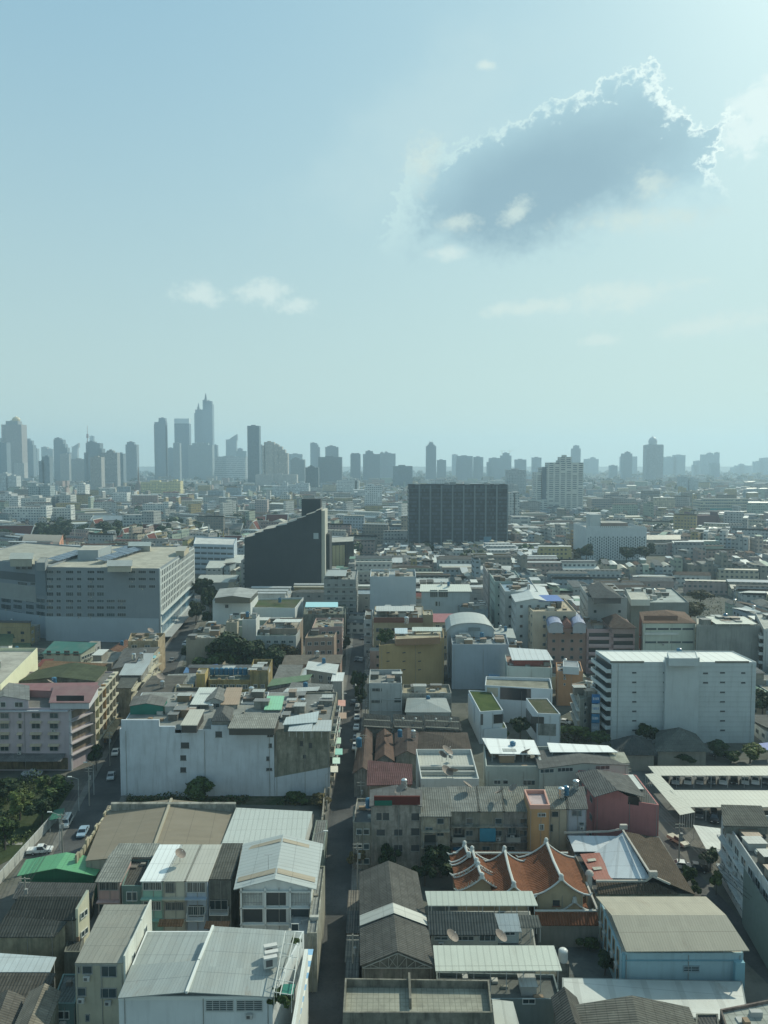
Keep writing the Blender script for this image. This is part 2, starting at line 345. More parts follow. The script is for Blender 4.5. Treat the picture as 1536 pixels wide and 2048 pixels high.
# ------------------------------------------------------------------ mesh builder
class MB:
    def __init__(s, o=(0, 0, 0)):
        s.v = []; s.f = []; s.m = []; s.uvs = []; s.mats = []; s.o = Vector(o)
    def mi(s, m):
        if m not in s.mats: s.mats.append(m)
        return s.mats.index(m)
    def poly(s, pts, m, ud=None, flip=False):
        """a face; uv in metres, u along the first edge (or ud), v across it"""
        pts = [Vector(p) for p in pts]
        if flip: pts = pts[::-1]
        n = Vector((0, 0, 0))
        for i in range(len(pts)):
            a, b = pts[i], pts[(i + 1) % len(pts)]; n += a.cross(b)
        if n.length < 1e-9: return
        n.normalize()
        if ud is None:
            if abs(n.z) < .3: ud = Vector((0, 0, 1)).cross(n)
            else: ud = pts[1] - pts[0]
        ud = Vector(ud).to_3d(); ud = (ud - n * n.dot(ud)).normalized(); vd = n.cross(ud)
        k = len(s.v); s.v += [p - s.o for p in pts]; s.f.append(list(range(k, k + len(pts)))); s.m.append(s.mi(m))
        s.uvs += [(p.dot(ud), p.z if abs(n.z) < .3 else p.dot(vd)) for p in pts]
    def prism(s, pts, z0, z1, wall, top=None, bottom=False):
        """pts: counter-clockwise footprint; z0, z1 numbers or lists"""
        n = len(pts); Z0 = z0 if isinstance(z0, (list, tuple)) else [z0] * n; Z1 = z1 if isinstance(z1, (list, tuple)) else [z1] * n
        lo = [Vector((p[0], p[1], a)) for p, a in zip(pts, Z0)]; hi = [Vector((p[0], p[1], a)) for p, a in zip(pts, Z1)]
        for i in range(n):
            j = (i + 1) % n; s.poly([lo[i], lo[j], hi[j], hi[i]], wall)
        s.poly(hi, top or wall)
        if bottom: s.poly(lo[::-1], wall)
    def box(s, x0, x1, y0, y1, z0, z1, m, top=None):
        s.prism([(x0, y0), (x1, y0), (x1, y1), (x0, y1)], z0, z1, m, top, True)
    def bar(s, a, b, r, m, n=4):
        a, b = Vector(a), Vector(b); d = (b - a)
        if d.length < 1e-6: return
        d.normalize(); q = d.orthogonal().normalized(); w = d.cross(q)
        if n == 4:
            up = Vector((0, 0, 1)) if abs(d.z) < .9 else Vector((0, 1, 0)); q = d.cross(up).normalized(); w = d.cross(q)
        ring = lambda c, rr: [c + (q * math.cos(2 * math.pi * (i + .5) / n) + w * math.sin(2 * math.pi * (i + .5) / n)) * rr for i in range(n)]
        ra = r if not isinstance(r, tuple) else r[0]; rb = r if not isinstance(r, tuple) else r[1]
        A, B = ring(a, ra), ring(b, rb)
        for i in range(n):
            j = (i + 1) % n; s.poly([A[j], A[i], B[i], B[j]], m)
        s.poly(A, m); s.poly(B[::-1], m)
    def dome(s, c, r, m, h=None, n=12, k=5, squash=1.0):
        c = Vector(c); h = h or r
        R = [[c + Vector((r * math.cos(2 * math.pi * i / n) * math.cos(math.pi / 2 * j / k), r * math.sin(2 * math.pi * i / n) * math.cos(math.pi / 2 * j / k), h * math.sin(math.pi / 2 * j / k))) for i in range(n)] for j in range(k + 1)]
        for j in range(k):
            for i in range(n):
                q = (i + 1) % n; s.poly([R[j][i], R[j][q], R[j + 1][q], R[j + 1][i]], m)
    def slabpoly(s, pts, t, m, side=None, ud=None):
        """a plate: polygon pts (ccw from above) with thickness t below it"""
        pts = [Vector(p) for p in pts]; dn = Vector((0, 0, -t)); lo = [p + dn for p in pts]
        s.poly(pts, m, ud); s.poly(lo[::-1], side or m)
        n = len(pts)
        for i in range(n):
            j = (i + 1) % n; s.poly([lo[i], lo[j], pts[j], pts[i]], side or m)
    def mesh(s, name):
        me = bpy.data.meshes.new(name); me.from_pydata([tuple(v) for v in s.v], [], s.f)
        for m in s.mats: me.materials.append(m)
        me.polygons.foreach_set('material_index', s.m)
        uv = me.uv_layers.new(name='UVMap'); uv.data.foreach_set('uv', [c for p in s.uvs for c in p])
        me.update(); return me
    def build(s, name, parent=None, **props):
        o = bpy.data.objects.new(name, s.mesh(name)); COL.objects.link(o)
        if parent is not None: o.parent = parent
        else: o.location = s.o
        for k, v in props.items(): o[k] = v
        return o
def thing(name, label, cat, loc=(0, 0, 0), group=None, rz=0.0):
    o = bpy.data.objects.new(name, None); COL.objects.link(o); o.empty_display_size = .5
    o.location = loc; o.rotation_euler.z = rz; o['label'] = label; o['category'] = cat
    if group: o['group'] = group
    return o
def put(mesh, name, parent, loc, rz=0.0, **props):
    o = bpy.data.objects.new(name, mesh); COL.objects.link(o); o.parent = parent; o.location = loc; o.rotation_euler.z = rz
    for k, v in props.items(): o[k] = v
    return o
def copy_tree(o, parent=None):
    c = o.copy(); COL.objects.link(c)
    if parent is not None: c.parent = parent
    for ch in o.children: copy_tree(ch, c)
    return c

# ------------------------------------------------------------------ windows, tanks, dishes as shared meshes
WIN = {}
FR_W, FR_D, FR_G = (.55, .58, .56), (.10, .10, .10), (.30, .31, .30)
def window_mesh(w, h, style='slide', fr=FR_W):
    w, h = round(w * 5) / 5, round(h * 5) / 5
    key = (w, h, style, fr)
    if key in WIN: return WIN[key]
    m = MB(); fm = paint(fr); g = glass()
    t = .09
    def bx(x0, x1, z0, z1, d0, d1, mm): m.box(x0, x1, -d1, -d0, z0, z1, mm)    # -y is outwards
    if style == 'hole':
        bx(-w / 2, w / 2, -h / 2, h / 2, -.02, .03, paint((.075, .08, .08), .9)); bx(-w / 2 - .1, w / 2 + .1, -h / 2 - .12, -h / 2, 0, .14, fm)
    else:
        bx(-w / 2, w / 2, h / 2 - t, h / 2, 0, .12, fm); bx(-w / 2, w / 2, -h / 2, -h / 2 + t, 0, .16, fm)
        bx(-w / 2, -w / 2 + t, -h / 2 + t, h / 2 - t, 0, .12, fm); bx(w / 2 - t, w / 2, -h / 2 + t, h / 2 - t, 0, .12, fm)
        n = max(1, round(w / 1.0)) if style != 'one' else 1
        for i in range(1, n):
            x = -w / 2 + w * i / n; bx(x - .035, x + .035, -h / 2 + t, h / 2 - t, 0, .10, fm)
        if style == 'bars':
            k = max(2, int(w / .28))
            for i in range(k): x = -w / 2 + w * (i + .5) / k; bx(x - .02, x + .02, -h / 2, h / 2, .12, .16, fm)
        if style == 'louvre':
            k = max(3, int(h / .25))
            for i in range(k): z = -h / 2 + h * (i + .5) / k; bx(-w / 2 + t, w / 2 - t, z - .03, z + .03, .05, .11, fm)
    gm = MB()
    gm.box(-w / 2 + t, w / 2 - t, -.05, -.02, -h / 2 + t, h / 2 - t, g)
    if style == 'hood':
        pass
    WIN[key] = (m.mesh('window'), None if style == 'hole' else gm.mesh('pane'))
    return WIN[key]
NWIN = {}; WRN = random.Random(4)
def acm():
    if 'ac' not in WIN: m = MB(); m.box(-.42, .42, -.36, 0, 0, .6, paint((.5, .5, .47))); m.box(-.3, .12, -.37, -.361, .1, .5, paint((.1, .1, .1))); WIN['ac'] = m.mesh('air_conditioner')
    return WIN['ac']
def window(b, A, B, s, z, w, h, style='slide', fr=FR_W, off=0.0, deep=True):
    """hang a window on the wall A->B (A left, B right seen from outside), s metres along, z its centre height"""
    A = Vector((A[0], A[1])); B = Vector((B[0], B[1])); d = (B - A).normalized(); n = Vector((d.y, -d.x))
    p = A + d * s + n * (.004 + off)
    wm, gm = window_mesh(w, h, style, fr)
    k = NWIN.get(b.name, 0)
    if k >= 98: return
    NWIN[b.name] = k + 1
    loc = Vector((p.x, p.y, z)) - b.location
    o = put(wm, 'window', b, loc, math.atan2(d.y, d.x))
    if style != 'hole' and b.location.y < 420 and WRN.random() < .17:
        put(acm(), 'air_conditioner', b, loc + Vector((n.x * .2, n.y * .2, -h / 2 - .75)), math.atan2(d.y, d.x))
    if gm is not None and deep: put(gm, 'pane', o, (0, 0, 0))
    elif gm is not None: put(gm, 'window_glass', b, loc, math.atan2(d.y, d.x))
def wgrid(b, A, B, z0, z1, nfl, ncol, w, h, style='slide', fr=FR_W, m0=.5, skip=0.0, rs=1, dz=.55):
    """nfl x ncol windows between z0 and z1 on wall A->B"""
    L = (Vector((B[0], B[1])) - Vector((A[0], A[1]))).length; rr = random.Random(rs)
    fh = (z1 - z0) / nfl
    for f in range(nfl):
        for c in range(ncol):
            if rr.random() < skip: continue
            window(b, A, B, m0 + (L - 2 * m0) * (c + .5) / ncol, z0 + fh * (f + dz), min(w, (L - 2 * m0) / ncol * .9), min(h, fh * .75), style, fr)
def px_on_wall(A, B, u, v):
    """where the ray through (u, v) meets the vertical wall A->B: (metres along, height)"""
    A = Vector((A[0], A[1])); B = Vector((B[0], B[1])); d = (B - A).normalized(); n = Vector((d.y, -d.x))
    x, y, dz = ray(u, v); t = A.dot(n) / (x * n.x + y * n.y)
    p = Vector((x * t, y * t)); return (p - A).dot(d), CAMH + dz * t
def wpx(b, A, B, rects, style='slide', fr=FR_W):
    """windows given by where they show: (u0, v0, u1, v1)"""
    for u0, v0, u1, v1 in rects:
        s0, za = px_on_wall(A, B, u0, v1); s1, zb = px_on_wall(A, B, u1, v0)
        window(b, A, B, (s0 + s1) / 2, (za + zb) / 2, max(.4, s1 - s0), max(.4, zb - za), style, fr)
# ------------------------------------------------------------------ buildings
BLOCK = []       # ground already built on: polygons' boxes, kept free of the filling houses
def V2(p): return Vector((p[0], p[1]))
class Bld:
    """a building: Empty + wall + roof (+ windows and more as parts). px: roof corners front-left, front-right, back-right, back-left"""
    def __init__(s, name, label, cat, px=None, H=10, wall=None, roof=None, kind='flat', par=.8, rise=2.0, over=.35, zs=None, group=None, z0=0.0, pts=None, axis='y', rlabel=None, block=True, flare=0):
        s.pts = pts = [V2(P(u, v, (zs[i] if zs else H))) for i, (u, v) in enumerate(px)] if pts is None else [V2(p) for p in pts]
        s.H = H; s.z0 = z0; n = len(pts)
        c = sum((Vector(p) for p in pts), Vector((0, 0))) / n
        s.t = thing(name, label, cat, (c.x, c.y, z0), group); s.c = c; s.wall, s.roofm = wall, roof
        if block:
            xs = [p.x for p in pts]; ys = [p.y for p in pts]; BLOCK.append(tuple((p.x, p.y) for p in pts))
        m = MB(s.t.location); r = MB(s.t.location)
        if kind == 'flat':
            m.prism(pts, z0, H, wall)
            r.poly([(p.x, p.y, H + .01) for p in inset(pts, .22)], roof)
            if par > 0: ring(m, pts, H, H + par, .22, wall)
        elif kind == 'shed':
            z = zs or [H, H, H + rise, H + rise]
            m.prism(pts, z0, [q - .12 for q in z], wall)
            o = outset(pts, over); zz = plane_z(pts, z); r.slabpoly([(p.x, p.y, zz(p) + .08) for p in o], .14, roof, ud=(pts[1] - pts[0]).to_3d())
        elif kind in ('gable', 'curve', 'hip', 'barrel'):
            p = pts if axis == 'y' else [pts[1], pts[2], pts[3], pts[0]]       # ridge runs p0p1-mid -> p2p3-mid
            fa, fb = (p[0] + p[1]) / 2, (p[2] + p[3]) / 2; Hr = H + rise
            m.prism(pts, z0, H, wall)
            e = (fb - fa).normalized() * over; w0 = (p[1] - p[0]).normalized() * over; w1 = (p[2] - p[3]).normalized() * over
            A, B, C, D = p[0] - e - w0, p[1] - e + w0, p[2] + e + w1, p[3] + e - w1; Fa, Fb = fa - e, fb + e
            if kind == 'hip':
                k = min(.45, (p[1] - p[0]).length / 2 / max(.1, (fb - fa).length)); Fa, Fb = fa.lerp(fb, k), fb.lerp(fa, k)
            if kind == 'gable' or kind == 'hip':
                zE = H - rise * over / max(.5, (p[1] - p[0]).length / 2)
                a, b, c_, d = [Vector((q.x, q.y, zE + .1)) for q in (A, B, C, D)]; ra, rb = Vector((Fa.x, Fa.y, Hr + .1)), Vector((Fb.x, Fb.y, Hr + .1))
                ud = (rb - ra)
                r.slabpoly([a, ra, rb, d], .12, roof, ud=ud); r.slabpoly([ra, b, c_, rb], .12, roof, ud=ud)
                if kind == 'hip': r.slabpoly([a, b, ra], .12, roof, ud=b - a); r.slabpoly([c_, d, rb], .12, roof, ud=c_ - d)
                if kind == 'gable':
                    for q0, q1, q2 in ((p[0], p[1], fa), (p[2], p[3], fb)):
                        m.poly([(q0.x, q0.y, H), (q1.x, q1.y, H), (q2.x, q2.y, Hr)], wall)
                cap = MB(s.t.location); cap.bar(ra + Vector((0, 0, .08)), rb + Vector((0, 0, .08)), .16, roof)
                if kind == 'gable': s.cap = (ra, rb)
            else:
                N = 10; R0 = []; R1 = []
                for i in range(N + 1):
                    q = i / N; h = (H + rise * math.sqrt(max(0, 1 - (2 * q - 1) ** 2)) ** .9) if kind == 'barrel' else H + rise * (1 - abs(2 * q - 1)) ** 1.7
                    a = A.lerp(B, q); b = D.lerp(C, q); R0.append(Vector((a.x, a.y, h + .1))); R1.append(Vector((b.x, b.y, h + .1)))
                for i in range(N): r.slabpoly([R0[i], R0[i + 1], R1[i + 1], R1[i]], .12, roof, ud=R1[0] - R0[0])
                m.poly([Vector((q.x, q.y, max(H, q.z - .15))) + e.to_3d() for q in R0], wall); m.poly([Vector((q.x, q.y, max(H, q.z - .15))) - e.to_3d() for q in R1][::-1], wall)
                s.R0, s.R1 = R0, R1
        s.body = m.build('wall', s.t)
        if c.y < 300 and H - z0 > 6:
            for q_ in (.04, .55, .97)[:2 if n > 4 else 3]:
                a, b_ = pts[0], pts[1]; w_ = (b_ - a).normalized(); e = a.lerp(b_, q_) + Vector((w_.y, -w_.x)) * .09; pm = MB(s.t.location); pm.bar((e.x, e.y, z0), (e.x, e.y, H - .3), .05, paint((.3, .3, .28)), 6); pm.build('drain_pipe', s.t)
        if kind == 'flat' and block and z0 == 0 and par > 0 and H > 5 and c.y < 560 and n == 4 and not any(k in label for k in ('roof court', 'eight storey', 'pale yellow', 'white framed flat', 'green white block')) and name not in ('villa', 'hotel', 'office_tower', 'terrace', 'office_building', 'department_store') or label.startswith('five storey'):
            rr = random.Random(int(c.x * 7 + c.y)); A = (pts[1] - pts[0]).length * (pts[2] - pts[1]).length
            for i in range(min(34, int(A / 13))):
                a, b_ = rr.uniform(.1, .88), rr.uniform(.12 if n == 4 else .3, .9); q = pts[0].lerp(pts[1], a).lerp(pts[3].lerp(pts[2], a), b_); k = rr.random(); w_, d_, h_ = (rr.uniform(.8, 1.9), rr.uniform(.8, 1.7), rr.uniform(1.2, 2.3)) if k < .3 and A > 60 else (rr.uniform(.2, .9), rr.uniform(.2, .6), rr.uniform(.2, .9))
                x_ = MB(s.t.location); mt = rr.choice((mould((.34, .33, .29)), paint((.42, .43, .41), .8), paint((.16, .15, .13), .8), paint((.28, .2, .13), .8), plaster((.5, .5, .46), .5)))
                x_.box(q.x - w_, q.x + w_, q.y - d_, q.y + d_, H + .015, H + h_, mt, fibre((.18, .18, .17)) if h_ > 1 else mt)
                if h_ > 1: x_.box(q.x - w_ - .2, q.x + w_ + .2, q.y - d_ - .2, q.y + d_ + .2, H + h_ + .01, H + h_ + .09, metal(rr.choice(((.4, .42, .4), (.2, .2, .19), (.3, .22, .16))), .7))
                x_.build('roof_hut' if h_ > 1 else 'roof_clutter', s.t)
        kw = {'label': rlabel} if rlabel else {}
        s.roof = r.build('roof', s.t, **kw)
    def side(s, k):
        n = len(s.pts)
        return {'F': (s.pts[0], s.pts[1]), 'R': (s.pts[1], s.pts[2]), 'B': (s.pts[2], s.pts[3]), 'L': (s.pts[-1], s.pts[0])}[k] if isinstance(k, str) else (s.pts[k], s.pts[(k + 1) % n])
    def grid(s, k, nfl, ncol, w=1.4, h=1.3, z0=None, z1=None, **kw):
        A, B = s.side(k); wgrid(s.t, A, B, s.z0 if z0 is None else z0, s.H if z1 is None else z1, nfl, ncol, w, h, **kw); return s
    def wins(s, k, rects, **kw):
        A, B = s.side(k); wpx(s.t, A, B, rects, **kw); return s
    def ledge(s, k, zs, dep=.5, t=.16, mat=None, name='ledge', s0=0, s1=None):
        A, B = s.side(k); d = (B - A).normalized(); n = Vector((d.y, -d.x)); L = (B - A).length; s1 = L if s1 is None else s1
        for z in zs:
            m = MB(s.t.location); a, b = A + d * s0, A + d * s1; q = n * .003
            m.prism([a + n * dep, b + n * dep, b + q, a + q], z, z + t, mat or s.wall, None, True); m.build(name, s.t)
        return s
    def balcony(s, k, zs, s0, s1, dep=1.1, hgt=.95, mat=None, rail=False):
        A, B = s.side(k); d = (B - A).normalized(); n = Vector((d.y, -d.x)); mt = mat or s.wall
        for z in zs:
            m = MB(s.t.location); a, b = A + d * s0, A + d * s1; q = n * .003
            m.prism([a + n * dep, b + n * dep, b + q, a + q], z - .15, z, mt, None, True)
            if rail:
                for hh in (.35, .65, .95): m.bar((a + n * dep).to_3d() + Vector((0, 0, z + hh)), (b + n * dep).to_3d() + Vector((0, 0, z + hh)), .03, mt)
            else: m.prism([a + n * dep, b + n * dep, b + n * (dep - .12), a + n * (dep - .12)], z + .002, z + hgt, mt)
            for e0, e1 in ((a, a + d * .1), (b - d * .1, b)): m.prism([e0 + n * (dep - .13), e1 + n * (dep - .13), e1 + q, e0 + q], z + .002, z + hgt, mt)
            m.build('balcony', s.t)
            g = MB(s.t.location); n3 = n * .02; g.prism([a + d * .3 + n3, b - d * .3 + n3, b - d * .3 + n * .004, a + d * .3 + n * .004], z + .1, z + 2.2, glass((.025, .03, .03), .3)); g.build('balcony_door', s.t)
        return s
    def awning(s, k, z, s0, s1, dep=1.2, mat=None, drop=.5, name='awning'):
        A, B = s.side(k); d = (B - A).normalized(); n = Vector((d.y, -d.x)); a, b = A + d * s0, A + d * s1; q = n * .004
        m = MB(s.t.location); u = lambda p, zz: (p.x, p.y, zz)
        m.slabpoly([u(a + n * dep, z - drop), u(b + n * dep, z - drop), u(b + q, z), u(a + q, z)], .07, mat or s.roofm); m.build(name, s.t); return s
    def panel(s, k, s0, s1, z0, z1, mat, name='panel', off=.03, dep=.05):
        A, B = s.side(k); d = (B - A).normalized(); n = Vector((d.y, -d.x)); a, b = A + d * s0, A + d * s1
        m = MB(s.t.location); m.prism([a + n * (off + dep), b + n * (off + dep), b + n * off, a + n * off], z0, z1, mat, None, True); m.build(name, s.t); return s
    def ppx(s, k, u0, v0, u1, v1, mat, name='panel', off=.004, dep=.05):
        A, B = s.side(k); a, z0 = px_on_wall(A, B, u0, v1); b, z1 = px_on_wall(A, B, u1, v0); return s.panel(k, a, b, z0, z1, mat, name, off, dep)
def inset(pts, d):
    n = len(pts); out = []
    for i in range(n):
        a, b, c = pts[i - 1], pts[i], pts[(i + 1) % n]
        u, v = (b - a).normalized(), (c - b).normalized(); n1, n2 = Vector((-u.y, u.x)), Vector((-v.y, v.x))
        k = (n1 + n2); k = k / max(.3, k.length_squared) * 2
        out.append(b + k * d)
    return out
def outset(pts, d): return inset(pts, -d)
def ring(m, pts, z0, z1, t, mat):
    q = inset(pts, t); n = len(pts)
    for i in range(n):
        j = (i + 1) % n
        m.prism([pts[i], pts[j], q[j], q[i]], z0, z1, mat)
def plane_z(pts, z):
    """z of the plane through the first three corners"""
    a, b, c = [Vector((p.x, p.y, q)) for p, q in zip(pts[:3], z[:3])]; n = (b - a).cross(c - a)
    return lambda p: a.z - (n.x * (p.x - a.x) + n.y * (p.y - a.y)) / n.z
def canopy(label, px, zs, mat, name='canopy', cat='canopy', z0=0.0, n=5, group=None, post=(.45, .47, .46), rows=(0, 1), t=.12):
    """a sheet roof on posts"""
    pts = [P(u, v, z) for (u, v), z in zip(px, zs)]
    c = sum(pts, Vector((0, 0, 0))) / len(pts); T_ = thing(name, label, cat, (c.x, c.y, z0), group)
    zz = plane_z([V2(p) for p in pts], [p.z for p in pts])
    m = MB(T_.location); m.slabpoly([(p.x, p.y, zz(p)) for p in pts], t, mat, ud=pts[1] - pts[0]); m.build('roof', T_)
    ed = [(pts[0], pts[1]), (pts[3], pts[2])]
    if name == 'awning': rows = ()
    for r_ in rows:
        a, b = ed[r_]
        for i in range(n):
            q = a.lerp(b, .02 + .96 * i / (n - 1)); o_ = (c - q).normalized() * .2; q = q + Vector((o_.x, o_.y, 0))
            pm = MB(T_.location); pm.bar((q.x, q.y, z0), (q.x, q.y, zz(q) - t), .07, paint(post)); pm.build('post', T_)
    return T_

# shared small things
PROTO = {}
def proto(key, f):
    if key not in PROTO: PROTO[key] = f(); return PROTO[key], True
    return PROTO[key], False
def place(key, f, loc, rz=0.0, sc=1.0, label=None, group=None):
    o, first = proto(key, f)
    if not first: o = copy_tree(o)
    o.location = loc; o.rotation_euler.z = rz; o.scale = (sc, sc, sc)
    if label: o['label'] = label
    if group: o['group'] = group
    return o
def make_tank(col, steel=True):
    def f():
        t = thing('water_tank', 'steel water tank standing on a flat roof', 'water tank'); mt = paint(col, .25, .8 if steel else 0)
        m = MB(); pts = [(.55 * math.cos(a * math.pi / 6), .55 * math.sin(a * math.pi / 6)) for a in range(12)]
        for k in range(5): m.prism([(x * (1.0 if k % 2 else 1.05), y * (1.0 if k % 2 else 1.05)) for x, y in pts], .4 + k * .3, .7 + k * .3, mt)
        m.dome((0, 0, 1.9), .55, mt, .25, 12, 3); m.build('tank', t)
        for sx in (-.35, .35):
            for sy in (-.35, .35): l = MB(); l.bar((sx, sy, 0), (sx, sy, .41), .05, paint((.3, .3, .3))); l.build('leg', t)
        return t
    return f
def make_dish(r=1.1, mesh_=True):
    def f():
        t = thing('satellite_dish', 'satellite dish on a roof', 'satellite dish'); mt = paint((.24, .20, .17) if mesh_ else (.7, .7, .68), .7)
        m = MB(); D = Vector((.45, -.35, .82)).normalized(); q = D.orthogonal().normalized(); w_ = D.cross(q); c = Vector((0, 0, 1.6))
        R = [[c + (q * math.cos(a * math.pi / 8) + w_ * math.sin(a * math.pi / 8)) * (r * j / 3) + D * (.32 * r * (j / 3) ** 2) for a in range(16)] for j in range(4)]
        for j in range(3):
            for a in range(16):
                b = (a + 1) % 16; m.poly([R[j][a], R[j][b], R[j + 1][b], R[j + 1][a]] if j else [R[1][a], R[1][b], c], mt)
        m.build('dish', t); p = MB(); p.bar((0, 0, 0), (0, 0, 1.6), .05, paint((.3, .3, .3)), 6); p.build('pole', t)
        p = MB(); p.bar(c, c + D * r * .9, .025, paint((.3, .3, .3))); p.bar(c + D * r * .85, c + D * r, .09, paint((.5, .5, .5))); p.build('receiver', t)
        return t
    return f
def make_ac():
    t = thing('air_conditioner', 'white air conditioner box on a roof', 'air conditioner'); m = MB(); m.box(-.45, .45, -.18, .18, .1, .8, paint((.6, .6, .57))); m.build('casing', t)
    m = MB(); m.box(-.32, .12, -.2, -.182, .22, .68, paint((.12, .12, .12))); m.build('fan_grille', t); return t
def make_car(col, kind='sedan'):
    def f():
        t = thing('car', 'car', 'car'); bm_ = paint(col, .25); L, W_ = (4.5, 1.75) if kind != 'van' else (4.9, 1.85)
        prof = {'sedan': [(0, .35), (0, .72), (.95, .88), (1.6, 1.42), (2.95, 1.42), (3.6, .98), (4.4, .92), (4.5, .6), (4.5, .35)],
                'pickup': [(0, .45), (0, .9), (1.15, 1.05), (1.75, 1.68), (2.9, 1.68), (3.1, 1.1), (4.9, 1.1), (4.9, .45)],
                'van': [(0, .4), (0, .95), (.7, 1.1), (1.25, 1.85), (4.7, 1.9), (4.9, 1.0), (4.9, .4)]}[kind]
        m = MB(); n = len(prof); hw = W_ / 2
        def X(z): return hw if z < 1.0 else hw - .16 * (z - 1.0) / .5
        Lh = [Vector((-X(z), y - L / 2, z)) for y, z in prof]; Rh = [Vector((X(z), y - L / 2, z)) for y, z in prof]
        m.poly(Lh, bm_); m.poly(Rh[::-1], bm_)
        for i in range(n): j = (i + 1) % n; m.poly([Lh[j], Lh[i], Rh[i], Rh[j]], bm_)
        m.build('body', t)
        ys = [p for p in prof if p[1] > 1.3]; a, b = ys[0], ys[-1]; pre = prof[prof.index(a) - 1]; post = prof[prof.index(b) + 1]
        gm = glass((.02, .025, .03), .08); lift = .012
        g_ = MB(); k = .1
        def ln(p, q, t_): return (p[0] + (q[0] - p[0]) * t_, p[1] + (q[1] - p[1]) * t_)
        w0, w1 = ln(pre, a, .12), ln(pre, a, .92); nrm = Vector((0, -(w1[1] - w0[1]), (w1[0] - w0[0]))).normalized() * lift
        g_.poly([Vector((-X(w0[1]) + .12, w0[0] - L / 2, w0[1])) + nrm, Vector((X(w0[1]) - .12, w0[0] - L / 2, w0[1])) + nrm, Vector((X(w1[1]) - .1, w1[0] - L / 2, w1[1])) + nrm, Vector((-X(w1[1]) + .1, w1[0] - L / 2, w1[1])) + nrm], gm); g_.build('windscreen', t)
        g_ = MB(); w0, w1 = ln(post, b, .15), ln(post, b, .9); nrm = Vector((0, (w1[1] - w0[1]), -(w1[0] - w0[0]))).normalized() * lift
        g_.poly([Vector((X(w0[1]) - .12, w0[0] - L / 2, w0[1])) + nrm, Vector((-X(w0[1]) + .12, w0[0] - L / 2, w0[1])) + nrm, Vector((-X(w1[1]) + .1, w1[0] - L / 2, w1[1])) + nrm, Vector((X(w1[1]) - .1, w1[0] - L / 2, w1[1])) + nrm], gm); g_.build('rear_window', t)
        top = a[1]
        for sx in (-1, 1):
            g_ = MB(); zz0, zz1 = 1.0, top - .08
            f0 = pre[0] + (a[0] - pre[0]) * .45; pts = [(f0, zz0 + .02), (a[0] + .05, zz1), (b[0] - .05, zz1), (post[0] - .25 if kind != 'van' else b[0] - .1, zz0 + .05)]
            q = [Vector((sx * (X(z) + .012), y - L / 2, z)) for y, z in pts]; g_.poly(q if sx < 0 else q[::-1], gm); g_.build('side_window', t)
        for sx in (-1, 1):
            for yy in (.85, L - .9):
                wz = MB(); wz.bar((sx * (hw - .2), yy - L / 2, .32), (sx * (hw + .02), yy - L / 2, .32), .32, paint((.02, .02, .02), .8), 12); wz.bar((sx * (hw - .02), yy - L / 2, .32), (sx * (hw + .035), yy - L / 2, .32), .18, paint((.4, .4, .4), .3), 8); wz.build('wheel', t)
            hl = MB(); hl.box(sx * (hw - .28) - .18, sx * (hw - .28) + .18, -L / 2 - .02, -L / 2 - .002, .6, .72, paint((.8, .8, .75), .2)); hl.build('headlight', t)
        return t
    return f

# ------------------------------------------------------------------ trees
CROWN = {}
def crown_mesh(key, c, n=1500, leaf=.32, lobes=9, flat=.8, seed=1):
    if key in CROWN: return CROWN[key]
    r = random.Random(seed); mats = [leafm(c), leafm(sc3(c, .62)), leafm((c[0] * 1.4, c[1] * 1.3, c[2]))]
    L = []
    for i in range(lobes):
        a = r.uniform(0, 6.283); q = r.uniform(.2, .85) if i else 0
        L.append((Vector((q * math.cos(a), q * math.sin(a), r.uniform(-.35, .75) * flat + .1)), r.uniform(.15, .38)))
    v = []; f = []; mi = []
    for i in range(n):
        lc, lr = L[r.randrange(lobes)]
        d = Vector((r.gauss(0, 1), r.gauss(0, 1), r.gauss(0, 1))).normalized(); p = lc + d * lr * r.uniform(.62, 1.06) ** .6
        nn = (d + Vector((r.gauss(0, .5), r.gauss(0, .5), r.gauss(0, .5) + .35))).normalized(); q = nn.orthogonal().normalized(); w_ = nn.cross(q)
        a = r.uniform(0, 6.283); q, w_ = q * math.cos(a) + w_ * math.sin(a), w_ * math.cos(a) - q * math.sin(a)
        s_ = leaf * r.uniform(.10, .24); k = len(v)
        v += [p + q * s_ * 1.5, p + w_ * s_ * .7 + nn * s_ * .2, p - q * s_ * 1.5, p - w_ * s_ * .7 + nn * s_ * .2]; f.append((k, k + 1, k + 2, k + 3)); mi.append(r.choice((0, 0, 1, 2)))
    me = bpy.data.meshes.new('crown'); me.from_pydata([tuple(x) for x in v], [], f)
    for m in mats: me.materials.append(m)
    me.polygons.foreach_set('material_index', mi); me.update(); CROWN[key] = me; return me
def trunk_mesh(key='t', seed=3):
    if key in CROWN: return CROWN[key]
    r = random.Random(seed); m = MB(); b = paint((.10, .085, .07), .9)
    m.bar((0, 0, 0), (.03, .02, .55), (.055, .035), b, 7)
    for i in range(6):
        a = i * 1.05 + r.uniform(-.3, .3); z = r.uniform(.35, .55); e = Vector((.32 * math.cos(a), .32 * math.sin(a), z + r.uniform(.15, .4))); m.bar((.02, .01, z), e, (.026, .010), b, 5)
        m.bar(e, e + Vector((.12 * math.cos(a + .6), .12 * math.sin(a + .6), .14)), (.012, .005), b, 4)
    CROWN[key] = m.mesh('trunk'); return CROWN[key]
GREENS = {'dark': (.030, .055, .026), 'mid': (.050, .085, .032), 'lime': (.085, .12, .04), 'dry': (.11, .10, .055)}
